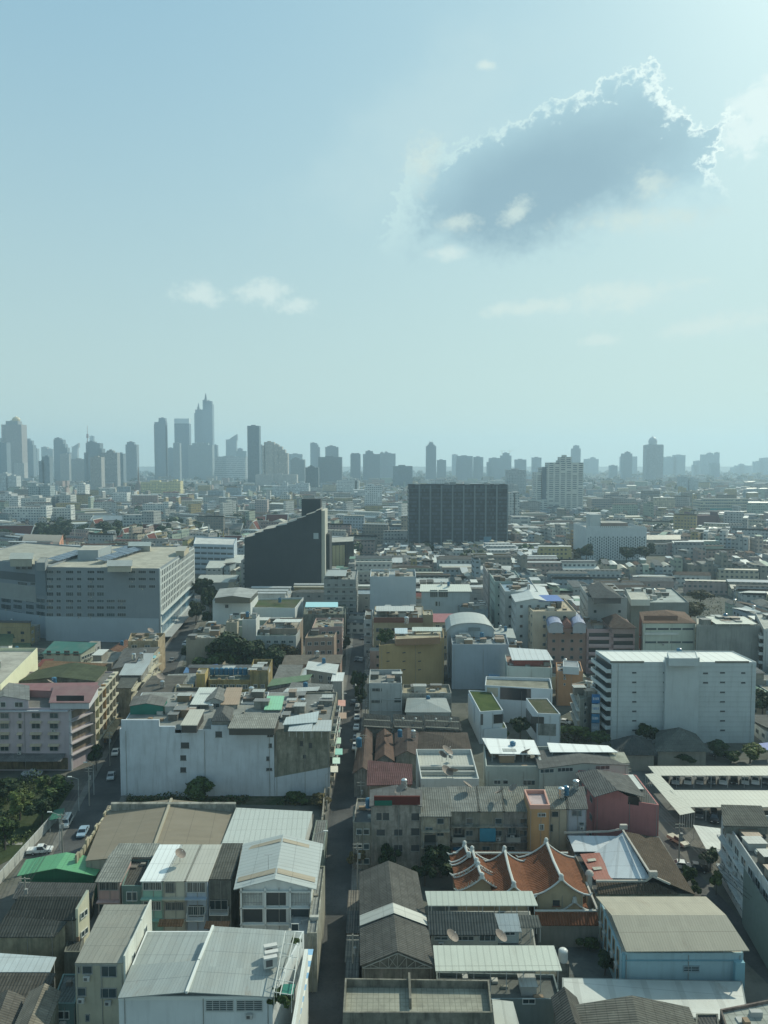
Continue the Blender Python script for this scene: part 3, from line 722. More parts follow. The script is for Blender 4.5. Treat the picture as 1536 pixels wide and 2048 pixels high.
def tree(label, x, y, h, w_, col='dark', group=None, cat='tree', z=0, seed=None, name='tree', big=True):
    t = thing(name, label, cat, (x, y, z), group); sd_ = (seed if seed is not None else RND.randrange(4)) % 4
    c = bpy.data.objects.new('crown', crown_mesh((col, sd_, big), GREENS[col], 3000 if big else 900, .50 if big else .62, 14, .8, 5 + sd_)); COL.objects.link(c); c.parent = t
    c.location = (0, 0, h * (.60 if name == 'tree' else .42)); c.scale = (w_ / 2, w_ / 2, h * (.46 if name == 'tree' else .55)); c.rotation_euler.z = RND.uniform(0, 6.28)
    k = bpy.data.objects.new('trunk', trunk_mesh()); COL.objects.link(k); k.parent = t; k.scale = (w_ * .6, w_ * .6, h * .9)
    return t
def tree_px(label, u, vb, vt, wpx_, col='dark', group=None, z=0, seed=None, name='tree', cat='tree', zb=0):
    """base at (u, vb) on height zb, top at v_t, width in px"""
    b = P(u, vb, zb); h = PY(u, vt, b.y).z - zb; return tree(label, b.x, b.y, max(1.5, h), wpx_ / F * b.y, col, group, cat, zb, seed, name)
# ------------------------------------------------------------------ the ground, the haze
def structure(name, mb):
    o = mb.build(name); o['kind'] = 'structure'; return o
g = MB(); gm = ground((.115, .125, .105), (.16, .155, .14), .02)
for y0, y1, w_ in ((-400, 3000, 4000), (3000, 30000, 30000)):
    g.poly([(-w_, y0, 0), (w_, y0, 0), (w_, y1, 0), (-w_, y1, 0)], gm)
structure('ground', g)
HZ_TOP = 345.0
hm = bpy.data.materials.new('haze'); hm.use_nodes = True
ht = hm.node_tree; ht.nodes.remove(ht.nodes['Principled BSDF'])
pv = ht.nodes.new('ShaderNodeVolumePrincipled')
pv.inputs['Color'].default_value = (.61, .84, 1.0, 1); pv.inputs['Density'].default_value = HAZE_D = 1.55e-4
pv.inputs['Anisotropy'].default_value = 0.3
ht.links.new(pv.outputs[0], ht.nodes['Material Output'].inputs['Volume'])
h = MB(); h.box(-9000, 9000, -600, 7600, -1, HZ_TOP, hm)
ho = h.build('haze'); ho['kind'] = 'stuff'

# ------------------------------------------------------------------ skyline and other large towers
FARW = {}
def tower(name, label, cat, vols, Y, dep, wall, roof=(.30, .31, .30), yaw=0.0, group=None, extra=None, pw=3.4, ph=3.4, ww=.5, wh=.45, gc=(.05, .07, .085)):
    """vols: (u0, u1, v_top[, dy, dep, part name, colour]) boxes seen at depth Y; side walls run along the view of the street grid"""
    us = [v[0] for v in vols] + [v[1] for v in vols]
    xc = (min(us) + max(us)) / 2
    base = PY(xc, 1024, Y)
    t = thing(name, label, cat, (base.x, Y, 0), group)
    for i, v in enumerate(vols):
        u0, u1, vt = v[:3]; dy = v[3] if len(v) > 3 else 0; dd = v[4] if len(v) > 4 else dep
        pn = v[5] if len(v) > 5 else ('body' if i == 0 else 'wing'); wc = v[6] if len(v) > 6 else wall
        y = Y + dy; x0, x1 = PY(u0, 1000, y).x, PY(u1, 1000, y).x; z = PY((u0 + u1) / 2, vt, y).z
        m = MB((base.x, Y, 0)); W = winwall(wc, pw, ph, ww, wh, gc) if pn in ('body', 'wing', 'podium') else plaster(wc, .2)
        c, s_ = math.cos(yaw), math.sin(yaw); mx, my = (x0 + x1) / 2, y
        pts = [(x0, y), (x1, y), (x1, y + dd), (x0, y + dd)]
        if yaw:
            cx_, cy_ = (x0 + x1) / 2, y + dd / 2; pts = [(cx_ + (a - cx_) * c - (b - cy_) * s_, cy_ + (a - cx_) * s_ + (b - cy_) * c) for a, b in pts]
        m.prism(pts, 0, z, W, slab(roof))
        if z > 30 and pn in ('body', 'wing') and x1 - x0 > 14:                       # plant room
            e = .28 * (x1 - x0); m.prism([(x0 + e, y + dd * .3), (x1 - e * 1.3, y + dd * .3), (x1 - e * 1.3, y + dd * .7), (x0 + e, y + dd * .7)], z, z + 3.2, plaster(sc3(wc, .9), .2))
        m.build(pn, t)
    if extra: extra(t, Y)
    return t
def spire_px(u, v0, v1, r0, r1, name='spire', col=(.2, .25, .28), n=6, dy=5):
    def f(t, Y):
        a = PY(u, v0, Y + dy); b = PY(u, v1, Y + dy); m = MB(t.location); m.bar(a, b, (r0, r1), paint(col), n); m.build(name, t)
    return f
def multi(*fs):
    def f(t, Y):
        for g_ in fs: g_(t, Y)
    return f
def dome_px(u, vb, vt, ru, col, dy=8, name='dome', knob=True):
    def f(t, Y):
        b = PY(u, vb, Y + dy); tp = PY(u, vt, Y + dy); r = ru / F * (Y + dy)
        m = MB(t.location); mm = paint(col, .35)
        m.prism([(b.x + r * .92 * math.cos(a * math.pi / 8), Y + dy + r + r * .92 * math.sin(a * math.pi / 8)) for a in range(16)], b.z - 8, b.z + (tp.z - b.z) * .30, mm)
        m.dome((b.x, Y + dy + r, b.z + (tp.z - b.z) * .30), r, mm, (tp.z - b.z) * .62, 16, 6)
        if knob: m.bar((b.x, Y + dy + r, b.z + (tp.z - b.z) * .9), (b.x, Y + dy + r, tp.z + 1), (r * .18, r * .05), mm, 6)
        m.build(name, t)
    return f
def slant_px(u0, va, u1, vb, vbase, dep, wall, name='crown', dy=0):
    def f(t, Y):
        y = Y + dy; a = PY(u0, va, y); b = PY(u1, vb, y); zb = PY(u0, vbase, y).z
        m = MB(t.location); m.prism([(a.x, y), (b.x, y), (b.x, y + dep), (a.x, y + dep)], zb, [a.z, b.z, b.z, a.z], winwall(wall), slab(wall)); m.build(name, t)
    return f
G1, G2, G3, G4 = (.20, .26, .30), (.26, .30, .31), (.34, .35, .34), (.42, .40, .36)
T = tower
GR = 'towers on the hazy skyline'
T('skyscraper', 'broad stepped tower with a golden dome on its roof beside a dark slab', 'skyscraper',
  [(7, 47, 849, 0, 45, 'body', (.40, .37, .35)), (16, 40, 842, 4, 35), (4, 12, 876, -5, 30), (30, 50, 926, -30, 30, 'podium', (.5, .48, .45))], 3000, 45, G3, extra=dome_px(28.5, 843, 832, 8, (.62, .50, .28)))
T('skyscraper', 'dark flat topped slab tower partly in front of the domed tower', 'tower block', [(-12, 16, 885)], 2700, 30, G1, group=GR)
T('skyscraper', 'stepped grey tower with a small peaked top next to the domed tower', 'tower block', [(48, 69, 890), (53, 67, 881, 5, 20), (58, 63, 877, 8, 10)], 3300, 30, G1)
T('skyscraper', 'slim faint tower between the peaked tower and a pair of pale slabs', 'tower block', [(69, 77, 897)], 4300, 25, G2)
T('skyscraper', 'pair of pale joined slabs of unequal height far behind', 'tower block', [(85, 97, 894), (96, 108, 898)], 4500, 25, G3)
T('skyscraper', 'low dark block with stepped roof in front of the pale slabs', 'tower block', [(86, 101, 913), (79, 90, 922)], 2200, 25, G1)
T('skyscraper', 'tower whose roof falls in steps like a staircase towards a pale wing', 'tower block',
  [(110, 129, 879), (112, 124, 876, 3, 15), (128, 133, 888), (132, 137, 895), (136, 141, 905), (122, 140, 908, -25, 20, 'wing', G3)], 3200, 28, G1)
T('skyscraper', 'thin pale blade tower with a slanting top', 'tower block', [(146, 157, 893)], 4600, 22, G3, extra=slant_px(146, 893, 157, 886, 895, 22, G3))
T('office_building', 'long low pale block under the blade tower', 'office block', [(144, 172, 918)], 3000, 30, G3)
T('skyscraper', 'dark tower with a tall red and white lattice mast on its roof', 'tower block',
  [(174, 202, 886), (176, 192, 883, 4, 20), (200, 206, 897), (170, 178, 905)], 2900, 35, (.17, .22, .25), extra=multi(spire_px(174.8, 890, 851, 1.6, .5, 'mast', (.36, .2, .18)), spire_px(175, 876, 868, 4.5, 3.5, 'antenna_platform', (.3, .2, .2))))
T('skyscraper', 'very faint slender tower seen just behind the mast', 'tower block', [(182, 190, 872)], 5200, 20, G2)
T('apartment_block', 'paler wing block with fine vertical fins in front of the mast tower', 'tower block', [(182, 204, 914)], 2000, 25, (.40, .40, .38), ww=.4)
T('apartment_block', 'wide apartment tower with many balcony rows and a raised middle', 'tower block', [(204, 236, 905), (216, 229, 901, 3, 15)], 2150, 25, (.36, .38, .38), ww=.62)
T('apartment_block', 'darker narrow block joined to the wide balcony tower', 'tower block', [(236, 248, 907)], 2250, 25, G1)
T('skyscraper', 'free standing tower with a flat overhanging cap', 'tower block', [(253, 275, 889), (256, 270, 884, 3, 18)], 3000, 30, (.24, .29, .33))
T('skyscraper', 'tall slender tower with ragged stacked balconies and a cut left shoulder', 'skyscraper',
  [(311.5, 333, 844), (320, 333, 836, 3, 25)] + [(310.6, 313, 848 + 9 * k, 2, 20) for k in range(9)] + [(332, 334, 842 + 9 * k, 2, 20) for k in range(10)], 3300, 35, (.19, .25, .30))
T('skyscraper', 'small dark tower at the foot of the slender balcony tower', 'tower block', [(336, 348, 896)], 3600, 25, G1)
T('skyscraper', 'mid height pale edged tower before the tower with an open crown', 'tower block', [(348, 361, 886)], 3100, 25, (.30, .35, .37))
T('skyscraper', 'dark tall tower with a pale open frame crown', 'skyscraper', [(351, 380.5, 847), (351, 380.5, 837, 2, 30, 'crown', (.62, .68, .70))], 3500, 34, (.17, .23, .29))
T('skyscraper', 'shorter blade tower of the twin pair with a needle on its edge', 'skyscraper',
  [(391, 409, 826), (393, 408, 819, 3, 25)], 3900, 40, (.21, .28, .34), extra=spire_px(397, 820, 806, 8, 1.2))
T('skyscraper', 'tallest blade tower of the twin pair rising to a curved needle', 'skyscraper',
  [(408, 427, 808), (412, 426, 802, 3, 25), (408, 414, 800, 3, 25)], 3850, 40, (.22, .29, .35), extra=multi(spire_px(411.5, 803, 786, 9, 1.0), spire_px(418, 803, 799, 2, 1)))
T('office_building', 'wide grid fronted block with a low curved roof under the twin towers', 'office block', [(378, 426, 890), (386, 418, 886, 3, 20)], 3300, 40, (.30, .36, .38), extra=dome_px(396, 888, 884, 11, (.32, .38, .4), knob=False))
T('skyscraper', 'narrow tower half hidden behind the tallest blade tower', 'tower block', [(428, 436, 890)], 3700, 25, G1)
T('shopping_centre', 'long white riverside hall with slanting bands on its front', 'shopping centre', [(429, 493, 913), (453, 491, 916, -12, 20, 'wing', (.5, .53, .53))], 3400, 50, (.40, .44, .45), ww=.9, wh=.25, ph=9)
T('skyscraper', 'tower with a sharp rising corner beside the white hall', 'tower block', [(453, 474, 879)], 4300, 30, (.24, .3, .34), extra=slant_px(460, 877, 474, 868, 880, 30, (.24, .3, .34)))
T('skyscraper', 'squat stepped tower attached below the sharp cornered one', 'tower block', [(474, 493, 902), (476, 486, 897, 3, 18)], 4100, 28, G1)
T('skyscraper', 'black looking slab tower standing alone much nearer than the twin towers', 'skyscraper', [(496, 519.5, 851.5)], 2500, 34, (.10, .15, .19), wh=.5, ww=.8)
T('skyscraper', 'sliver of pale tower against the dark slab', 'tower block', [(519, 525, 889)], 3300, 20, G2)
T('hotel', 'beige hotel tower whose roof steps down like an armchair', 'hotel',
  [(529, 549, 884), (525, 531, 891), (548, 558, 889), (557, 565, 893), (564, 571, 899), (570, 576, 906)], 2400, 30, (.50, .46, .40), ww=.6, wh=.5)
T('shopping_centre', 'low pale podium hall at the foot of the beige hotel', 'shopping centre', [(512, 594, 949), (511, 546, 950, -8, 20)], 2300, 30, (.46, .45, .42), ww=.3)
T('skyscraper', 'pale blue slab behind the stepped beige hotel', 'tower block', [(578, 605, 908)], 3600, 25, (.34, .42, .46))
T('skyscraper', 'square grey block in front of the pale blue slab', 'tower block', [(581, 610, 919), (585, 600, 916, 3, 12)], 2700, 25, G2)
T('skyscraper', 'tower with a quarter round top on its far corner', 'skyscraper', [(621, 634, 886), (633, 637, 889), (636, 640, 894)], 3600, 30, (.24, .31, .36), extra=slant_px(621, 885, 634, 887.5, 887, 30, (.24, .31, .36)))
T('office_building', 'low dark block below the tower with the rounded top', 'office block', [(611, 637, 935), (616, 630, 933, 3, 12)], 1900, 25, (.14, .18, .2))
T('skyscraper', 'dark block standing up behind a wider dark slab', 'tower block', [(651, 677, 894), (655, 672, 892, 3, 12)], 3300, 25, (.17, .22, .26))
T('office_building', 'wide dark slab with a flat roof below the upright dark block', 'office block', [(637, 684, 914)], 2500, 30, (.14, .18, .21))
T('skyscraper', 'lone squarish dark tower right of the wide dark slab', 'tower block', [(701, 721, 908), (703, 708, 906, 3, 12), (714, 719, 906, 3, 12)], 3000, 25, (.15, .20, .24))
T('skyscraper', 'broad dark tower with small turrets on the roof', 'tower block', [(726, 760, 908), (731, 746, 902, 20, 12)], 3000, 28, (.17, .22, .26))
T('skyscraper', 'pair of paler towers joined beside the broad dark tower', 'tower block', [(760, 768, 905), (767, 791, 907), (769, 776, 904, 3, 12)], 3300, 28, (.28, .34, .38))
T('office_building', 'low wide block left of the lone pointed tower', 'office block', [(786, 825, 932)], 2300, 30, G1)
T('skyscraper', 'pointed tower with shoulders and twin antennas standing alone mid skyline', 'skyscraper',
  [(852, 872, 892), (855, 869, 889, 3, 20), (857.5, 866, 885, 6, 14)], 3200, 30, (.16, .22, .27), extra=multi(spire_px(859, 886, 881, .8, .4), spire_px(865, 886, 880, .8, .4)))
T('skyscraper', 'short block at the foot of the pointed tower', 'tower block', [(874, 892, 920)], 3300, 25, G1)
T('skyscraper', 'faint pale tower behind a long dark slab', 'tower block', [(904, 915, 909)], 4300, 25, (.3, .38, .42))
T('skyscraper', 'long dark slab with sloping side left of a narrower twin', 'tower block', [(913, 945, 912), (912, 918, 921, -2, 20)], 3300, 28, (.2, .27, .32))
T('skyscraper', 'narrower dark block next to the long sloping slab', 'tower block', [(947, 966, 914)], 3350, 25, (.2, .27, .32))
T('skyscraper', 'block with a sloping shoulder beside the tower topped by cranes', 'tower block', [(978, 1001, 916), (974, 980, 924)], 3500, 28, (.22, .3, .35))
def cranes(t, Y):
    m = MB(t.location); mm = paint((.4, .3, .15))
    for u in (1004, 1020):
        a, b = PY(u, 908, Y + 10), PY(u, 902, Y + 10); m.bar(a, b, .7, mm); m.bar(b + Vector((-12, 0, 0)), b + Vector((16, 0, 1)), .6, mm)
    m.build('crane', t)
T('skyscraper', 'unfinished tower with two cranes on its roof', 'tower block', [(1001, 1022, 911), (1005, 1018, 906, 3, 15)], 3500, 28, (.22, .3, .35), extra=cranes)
T('skyscraper', 'plain squat block between the crane tower and a plain upright one', 'tower block', [(1030, 1052, 919)], 3400, 25, (.24, .32, .37))
T('skyscraper', 'plain upright blue block near the tall white apartment tower', 'tower block', [(1064, 1082, 915)], 3600, 25, (.24, .32, .37))
T('skyscraper', 'slim tower peeping over the roof of the white apartment tower', 'tower block', [(1143, 1160, 897), (1146, 1157, 891, 3, 15)], 3700, 28, (.24, .32, .37))
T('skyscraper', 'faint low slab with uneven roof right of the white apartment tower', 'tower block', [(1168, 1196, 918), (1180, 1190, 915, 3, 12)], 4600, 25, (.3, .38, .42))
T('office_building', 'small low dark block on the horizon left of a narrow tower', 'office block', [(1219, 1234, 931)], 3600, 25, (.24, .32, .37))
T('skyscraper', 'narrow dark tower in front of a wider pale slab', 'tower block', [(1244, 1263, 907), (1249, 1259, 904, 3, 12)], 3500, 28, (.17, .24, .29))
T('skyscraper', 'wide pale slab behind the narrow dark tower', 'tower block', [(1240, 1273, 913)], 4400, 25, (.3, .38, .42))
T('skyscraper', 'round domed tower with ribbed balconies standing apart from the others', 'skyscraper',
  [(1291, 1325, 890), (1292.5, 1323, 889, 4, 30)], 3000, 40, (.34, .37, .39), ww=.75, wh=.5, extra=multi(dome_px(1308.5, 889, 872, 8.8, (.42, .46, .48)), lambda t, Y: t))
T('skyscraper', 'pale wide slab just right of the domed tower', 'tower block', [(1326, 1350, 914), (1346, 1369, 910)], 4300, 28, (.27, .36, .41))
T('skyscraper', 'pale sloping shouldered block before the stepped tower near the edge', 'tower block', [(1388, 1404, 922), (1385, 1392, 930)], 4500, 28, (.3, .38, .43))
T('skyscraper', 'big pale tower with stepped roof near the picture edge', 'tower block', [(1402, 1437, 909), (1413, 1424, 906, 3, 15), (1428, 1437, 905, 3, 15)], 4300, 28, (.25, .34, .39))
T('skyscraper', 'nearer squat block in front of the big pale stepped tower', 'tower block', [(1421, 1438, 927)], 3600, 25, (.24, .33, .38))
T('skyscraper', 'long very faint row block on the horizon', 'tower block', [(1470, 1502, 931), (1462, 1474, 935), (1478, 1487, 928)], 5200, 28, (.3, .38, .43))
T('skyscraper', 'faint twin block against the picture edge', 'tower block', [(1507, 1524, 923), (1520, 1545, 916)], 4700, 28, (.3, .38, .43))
# ------------------------------------------------------------------ near buildings, west of the main street (bottom of the picture first)
WHT, CRM, GRY, PNK = (.72, .74, .72), (.62, .60, .47), (.46, .48, .47), (.55, .38, .36)
DKR, MDR, LTR = (.11, .11, .10), (.20, .20, .18), (.52, .53, .50)
b = Bld('rowhouse', 'narrow cream house with a long grey sheet roof and a damp grey stain', 'house',
    [(150, 1926), (247, 1926), (300, 1812), (208, 1812)], 13.2, plaster((.50, .47, .36), .8), metal((.29, .29, .25), .7, .6, .5), 'flat', par=0, z0=0)
b.wins('F', [(156, 1932, 160, 1946), (165, 1931, 185, 1947), (201, 1931, 234, 1953), (156, 1975, 172, 1991), (201, 1975, 234, 1996), (171, 2028, 180, 2042)], fr=FR_G)
for v0, v1 in ((1812, 1833), (1835, 1880), (1883, 1926)):
    m = MB(b.t.location); k0, k1 = (v0 - 1812) / 114, (v1 - 1812) / 114
    FL, FR, BR, BL = [P(u, v, 13.3) for u, v in ((150, 1926), (246, 1926), (299, 1812), (208, 1812))]
    m.slabpoly([BL.lerp(FL, k1) + Vector((0, 0, .1 * (v0 < 1830))), BR.lerp(FR, k1), BR.lerp(FR, k0) + Vector((0, 0, .25)), BL.lerp(FL, k0) + Vector((0, 0, .25))], .1, metal((.29, .29, .25), .7, .6, .5)); m.build('roof_sheet', b.t)
m = MB(b.t.location); A, B = b.pts[1], b.pts[2]
for k0, k1, hh in ((0, .28, 1.0), (.28, .62, .9), (.62, 1, 1.0)):
    q0, q1 = A.lerp(B, k0), A.lerp(B, k1); e = Vector((.25, 0)); m.prism([q0, q0 + e, q1 + e, q1], 0, 13.2 + hh, plaster((.66, .68, .62), .5))
m.build('parapet', b.t, label='white side parapet stepping down towards the street')
wgrid(b.t, A + Vector((.25, 0)), B + Vector((.25, 0)), 4, 13, 3, 2, 1.2, 1.2)
b.ppx('F', 150, 1925, 236, 1931, plaster((.40, .40, .36), .7), 'eaves_band')

b = Bld('workshop', 'big white gabled building with plain grey metal roof and two slatted vents in its front', 'workshop',
    [(237, 1992), (545, 1992), (608, 1862), (293, 1862)], 11.8, plaster((.68, .72, .72), .25), metal((.33, .37, .36), .9, .5, .35), 'flat', par=0)
b.roof.hide_render = False
gz = 11.8
def sheets(t, quads, mat, name='roof', th=.12):
    for q in quads:
        m = MB(t.location); m.slabpoly([P(u, v, z) for u, v, z in q], th, mat, ud=P(*q[1]) - P(*q[0])); m.build(name, t)
sheets(b.t, [[(236, 1996, 12.0), (373, 1984, 13.3), (397, 1921, 13.3), (263, 1930, 12.0)], [(373, 1984, 13.3), (546, 1994, 12.2), (588, 1862, 12.3), (425, 1852, 13.4)]], metal((.33, .37, .36), .45, .5, .4))
m = MB(b.t.location); m.bar(P(373, 1985, 13.45), P(397, 1922, 13.45), .22, plaster((.7, .73, .7), .1)); m.bar(P(398, 1920, 13.5), P(426, 1852, 13.5), .22, plaster((.7, .73, .7), .1)); m.build('ridge_cap', b.t)
b.ppx('F', 237, 1992, 545, 2000, plaster((.74, .77, .74), .1), 'eaves_board')
A, B = b.side('F')
for u0, u1 in ((411, 468), (473, 525)):
    s0, z0_ = px_on_wall(A, B, u0, 2022); s1, z1_ = px_on_wall(A, B, u1, 1999)
    window(b.t, A, B, (s0 + s1) / 2, (z0_ + z1_) / 2, s1 - s0, z1_ - z0_, 'louvre', FR_W)
# flat terrace cut into the workshop roof: junk yard between the two roofs
tb = Bld('roof_terrace', 'small flat roof terrace littered with scrap wood and broken tiles behind the workshop', 'terrace',
    [(318, 1925), (398, 1921), (418, 1878), (345, 1874)], 10.2, mould((.38, .36, .32)), slab((.30, .29, .25)), par=.9)
jr = random.Random(5)
for i in range(26):
    u, v = jr.uniform(335, 400), jr.uniform(1868, 1918); p = P(u, v, 10.25)
    m = MB((p.x, p.y, 10.25)); L_ = jr.uniform(.3, 1.3); a = jr.uniform(0, 3.14)
    m.box(-L_, L_, -.25, .25, .0, jr.uniform(.08, .7), paint(jr.choice([(.35, .3, .22), (.6, .6, .57), (.2, .2, .2), (.42, .36, .28)]), .8))
    o = m.build('scrap_board', tb.t); o.location = Vector((p.x, p.y, 10.25)) - tb.t.location; o.rotation_euler.z = a
# rooftop frame at its street side
pf = thing('pergola', 'open steel frame with a green awning over the street side of the workshop', 'pergola', tuple(P(580, 1925, 11.8)))
pm = paint((.60, .62, .58)); zt = 14.2
for (a, c_) in (((571, 1862), (548, 1984)), ((604, 1865), (583, 1990)), ((590, 1865), (560, 1990))):
    m = MB(pf.location); m.bar(P(*a, zt), P(*c_, zt), .07, pm); m.build('beam', pf)
for k in range(6):
    q = k / 5; m = MB(pf.location); m.bar(P(571 - 23 * q, 1862 + 122 * q, zt), P(604 - 21 * q, 1865 + 125 * q, zt), .05, pm); m.build('crossbar', pf)
    for u, v in ((571 - 23 * q, 1862 + 122 * q), (604 - 21 * q, 1865 + 125 * q)):
        e = P(u, v, zt); m = MB(pf.location); m.bar((e.x, e.y, 11.9), e, .05, pm); m.build('post', pf)
sheets(pf, [[(563, 1988, 13.5), (586, 1988, 13.5), (590, 1968, 13.5), (567, 1968, 13.5)]], paint((.03, .20, .15)), 'awning')
for i, (u, v) in enumerate(((541, 1912), (543, 1925), (541, 1936))):
    p = P(u, v, 12.7); place('ac', make_ac, p, .3, 2.0, 'big white outdoor unit %s on the grey metal roof' % ('nearest the terrace end', 'in the middle of its row', 'at the front end of its row')[i], 'units on the workshop roof')
for i, (u, v) in enumerate(((548, 2008), (562, 2003), (572, 2010), (590, 1900))):
    tree('leafy potted shrub %s of the workshop' % ('under the roof corner', 'in the front planter', 'at the street end of the planter', 'on the pergola floor')[i], P(u, v, 10.5).x, P(u, v, 10.5).y, 2.2, 2.4, 'mid', 'potted shrubs on the workshop', 'shrub', 10.2, i, 'shrub')
# striped street awning
aw = thing('striped_awning', 'long blue and white striped awning along the street wall of the workshop', 'awning', tuple(P(600, 1970, 6)))
wcol, bcol = paint((.66, .68, .64)), paint((.20, .40, .62))
for k in range(14):
    q0, q1 = k / 14, (k + 1) / 14
    def E(q, z, du): return P(618 - 32 * q + du, 1898 + 165 * q, z)
    m = MB(aw.location); a0_, a1_, c1_, c0_ = E(q1, 9.3, -6), E(q1, 8.3, 9), E(q0, 8.3, 9), E(q0, 9.3, -6); m.slabpoly([a0_, a1_, c1_, c0_], .06, wcol if k % 2 else bcol, ud=a1_ - a0_); m.build('strip', aw)
wl_ = Bld('boundary_wall', 'tall narrow white wall between the workshop and the striped awning', 'wall', [(583, 2050), (590, 2050), (616, 1898), (609, 1898)], 11.0, plaster((.7, .73, .7), .2), plaster((.7, .73, .7), .2), par=0)

# mint and pink row behind
b = Bld('rowhouse', 'pink end house of the row with corrugated roof and one wide barred window', 'house',
    [(195, 1762), (240, 1762), (262, 1712), (222, 1712)], 10.6, plaster((.50, .36, .34), .5), fibre((.30, .31, .28)), 'shed', zs=[10.6, 10.6, 11.4, 11.4])
b.wins('F', [(199, 1764, 236, 1780)], style='bars', fr=FR_G); b.wins('F', [(199, 1808, 236, 1826)], fr=FR_G); b.ledge('F', [7.2], .9); b.ledge('F', [3.9], 1.0)
b = Bld('rowhouse', 'rear house of the pink row with a patched corrugated roof', 'house',
    [(222, 1712), (305, 1712), (316, 1690), (240, 1690)], 10.4, plaster((.46, .44, .38), .7), fibre((.36, .37, .33)), 'shed', zs=[10.4, 10.4, 11, 11])
b = Bld('rowhouse', 'dark green house front recessed between the pink and the mint house', 'house', [(243, 1775), (284, 1775), (300, 1722), (262, 1722)], 9.6, plaster((.16, .24, .22), .6), fibre(DKR), par=.3)
b.grid('F', 2, 1, 1.8, 1.5, z0=3)
b = Bld('rowhouse', 'mint green house with a bright white roof in the row', 'house',
    [(283, 1762), (326, 1762), (363, 1691), (321, 1691)], 10.9, plaster((.30, .50, .42), .4), metal((.80, .84, .82), .9, .4, .05), 'shed', zs=[10.9, 10.9, 11.8, 11.8], over=.2)
b.wins('F', [(286, 1764, 324, 1780), (287, 1802, 323, 1820)], style='bars', fr=FR_W); b.ledge('F', [8.0, 4.3], .8)
b = Bld('rowhouse', 'cream house in the row under a two-part beige and white roof', 'house',
    [(326, 1762), (371, 1762), (402, 1691), (363, 1691)], 10.9, plaster((.50, .50, .42), .4), metal((.46, .46, .40), .6, .5, .2), 'shed', zs=[10.9, 10.9, 11.8, 11.8], over=.2)
b.wins('F', [(330, 1764, 350, 1786), (331, 1804, 368, 1820)], style='bars', fr=FR_G); b.ledge('F', [8.0, 4.3], .8)
b = Bld('rowhouse', 'pale blue house in the row with a white railed balcony', 'house',
    [(371, 1762), (414, 1762), (441, 1691), (402, 1691)], 10.9, plaster((.38, .46, .54), .4), metal((.50, .49, .43), .6, .5, .2), 'shed', zs=[10.9, 10.9, 11.8, 11.8], over=.2)
b.wins('F', [(374, 1764, 411, 1784), (375, 1812, 411, 1830)], style='bars', fr=FR_W); b.ledge('F', [8.0], .8); b.balcony('F', [4.6], .2, 3.2, .9, mat=paint((.7, .72, .7)), rail=True)
p = P(360, 1725, 11.5); place('dish', make_dish(), p, .2, .9, 'pinkish mesh dish on the beige roof of the mint row')
b = Bld('rowhouse', 'dark old roofed house of the row with a white baluster balcony', 'house',
    [(417, 1758), (462, 1758), (484, 1688), (446, 1688)], 10.7, mould((.20, .21, .19)), fibre((.13, .135, .12)), 'shed', zs=[10.7, 10.7, 11.8, 11.8], over=.15)
b.wins('F', [(418, 1800, 455, 1820)], fr=FR_G); b.balcony('F', [5.0], .2, 3.4, .9, mat=paint((.6, .62, .6)), rail=True)
for u0, u1, v0, lab, mt in ((319, 366, 1838, 'rusty brown corrugated awning behind the scrap terrace', fibre((.20, .13, .08))), (412, 458, 1842, 'second rusty brown awning below the baluster balcony', fibre((.22, .14, .09)))):
    canopy(lab, [(u0 - 4, v0 + 14), (u1 - 2, v0 + 14), (u1 + 3, v0), (u0, v0)], [6.2, 6.2, 6.9, 6.9], mt, 'awning', 'awning', n=3)
b = Bld('apartment_building', 'white open fronted building under a wide white gabled roof with beige bands', 'apartment building',
    [(480, 1771), (622, 1771), (636, 1691), (495, 1691)], 12.2, plaster((.60, .63, .62), .3), metal((.40, .44, .43), 1.1, .45, .15), 'gable', rise=1.5, over=.9)
A, B = b.side('F')
for i, z in enumerate((8.9, 6.1)):
    for k in range(3):
        L_ = (B - A).length / 3; m = MB(b.t.location)
        if i == 0 and k == 2: mt, nm = fibre((.50, .53, .52)), 'louvre_screen'
        elif i == 0 and k == 0: mt, nm = fibre((.42, .45, .44)), 'louvre_screen'
        else: mt, nm = glass((.025, .035, .04), .4), 'opening'
        b.panel('F', k * L_ + .25, (k + 1) * L_ - .25, z, z + 2.2, mt, nm, .005, .03)
b.ledge('F', [11.3, 8.55, 5.8], .5, .18, plaster((.66, .69, .67), .1)); b.panel('F', .1, .35, 3, 12, plaster((.66, .69, .67), .1), 'column', .2, .3)
b.panel('F', 4.0, 4.25, 3, 12, plaster((.66, .69, .67), .1), 'column', .2, .3); b.panel('F', 8.0, 8.25, 3, 12, plaster((.66, .69, .67), .1), 'column', .2, .3)
for k0, k1 in ((.10, .18), (.78, .88)):
    r0, r1 = b.cap; m = MB(b.t.location); hw_ = (B - A).length / 2 + .6
    for sg in (-1, 1):
        a_, c_ = r0.lerp(r1, 1 - k1), r0.lerp(r1, 1 - k0); dz_ = -(1.5 * .85 / ((B - A).length / 2) * hw_)
        q = [a_ + Vector((sg * .2, 0, .045)), c_ + Vector((sg * .2, 0, .045)), c_ + Vector((sg * hw_, 0, dz_ * 1.15 + .06)), a_ + Vector((sg * hw_, 0, dz_ * 1.15 + .06))]
        m.poly(q if sg < 0 else q[::-1], metal((.36, .31, .23), 1.1, .5, .1))
    m.build('roof_band', b.t)
b = Bld('rowhouse', 'thin lower wing with faded awning against the street side of the white gabled building', 'house', [(614, 1870), (634, 1870), (650, 1735), (632, 1735)], 9.0, mould((.42, .42, .36)), fibre((.30, .32, .31)), par=.3)
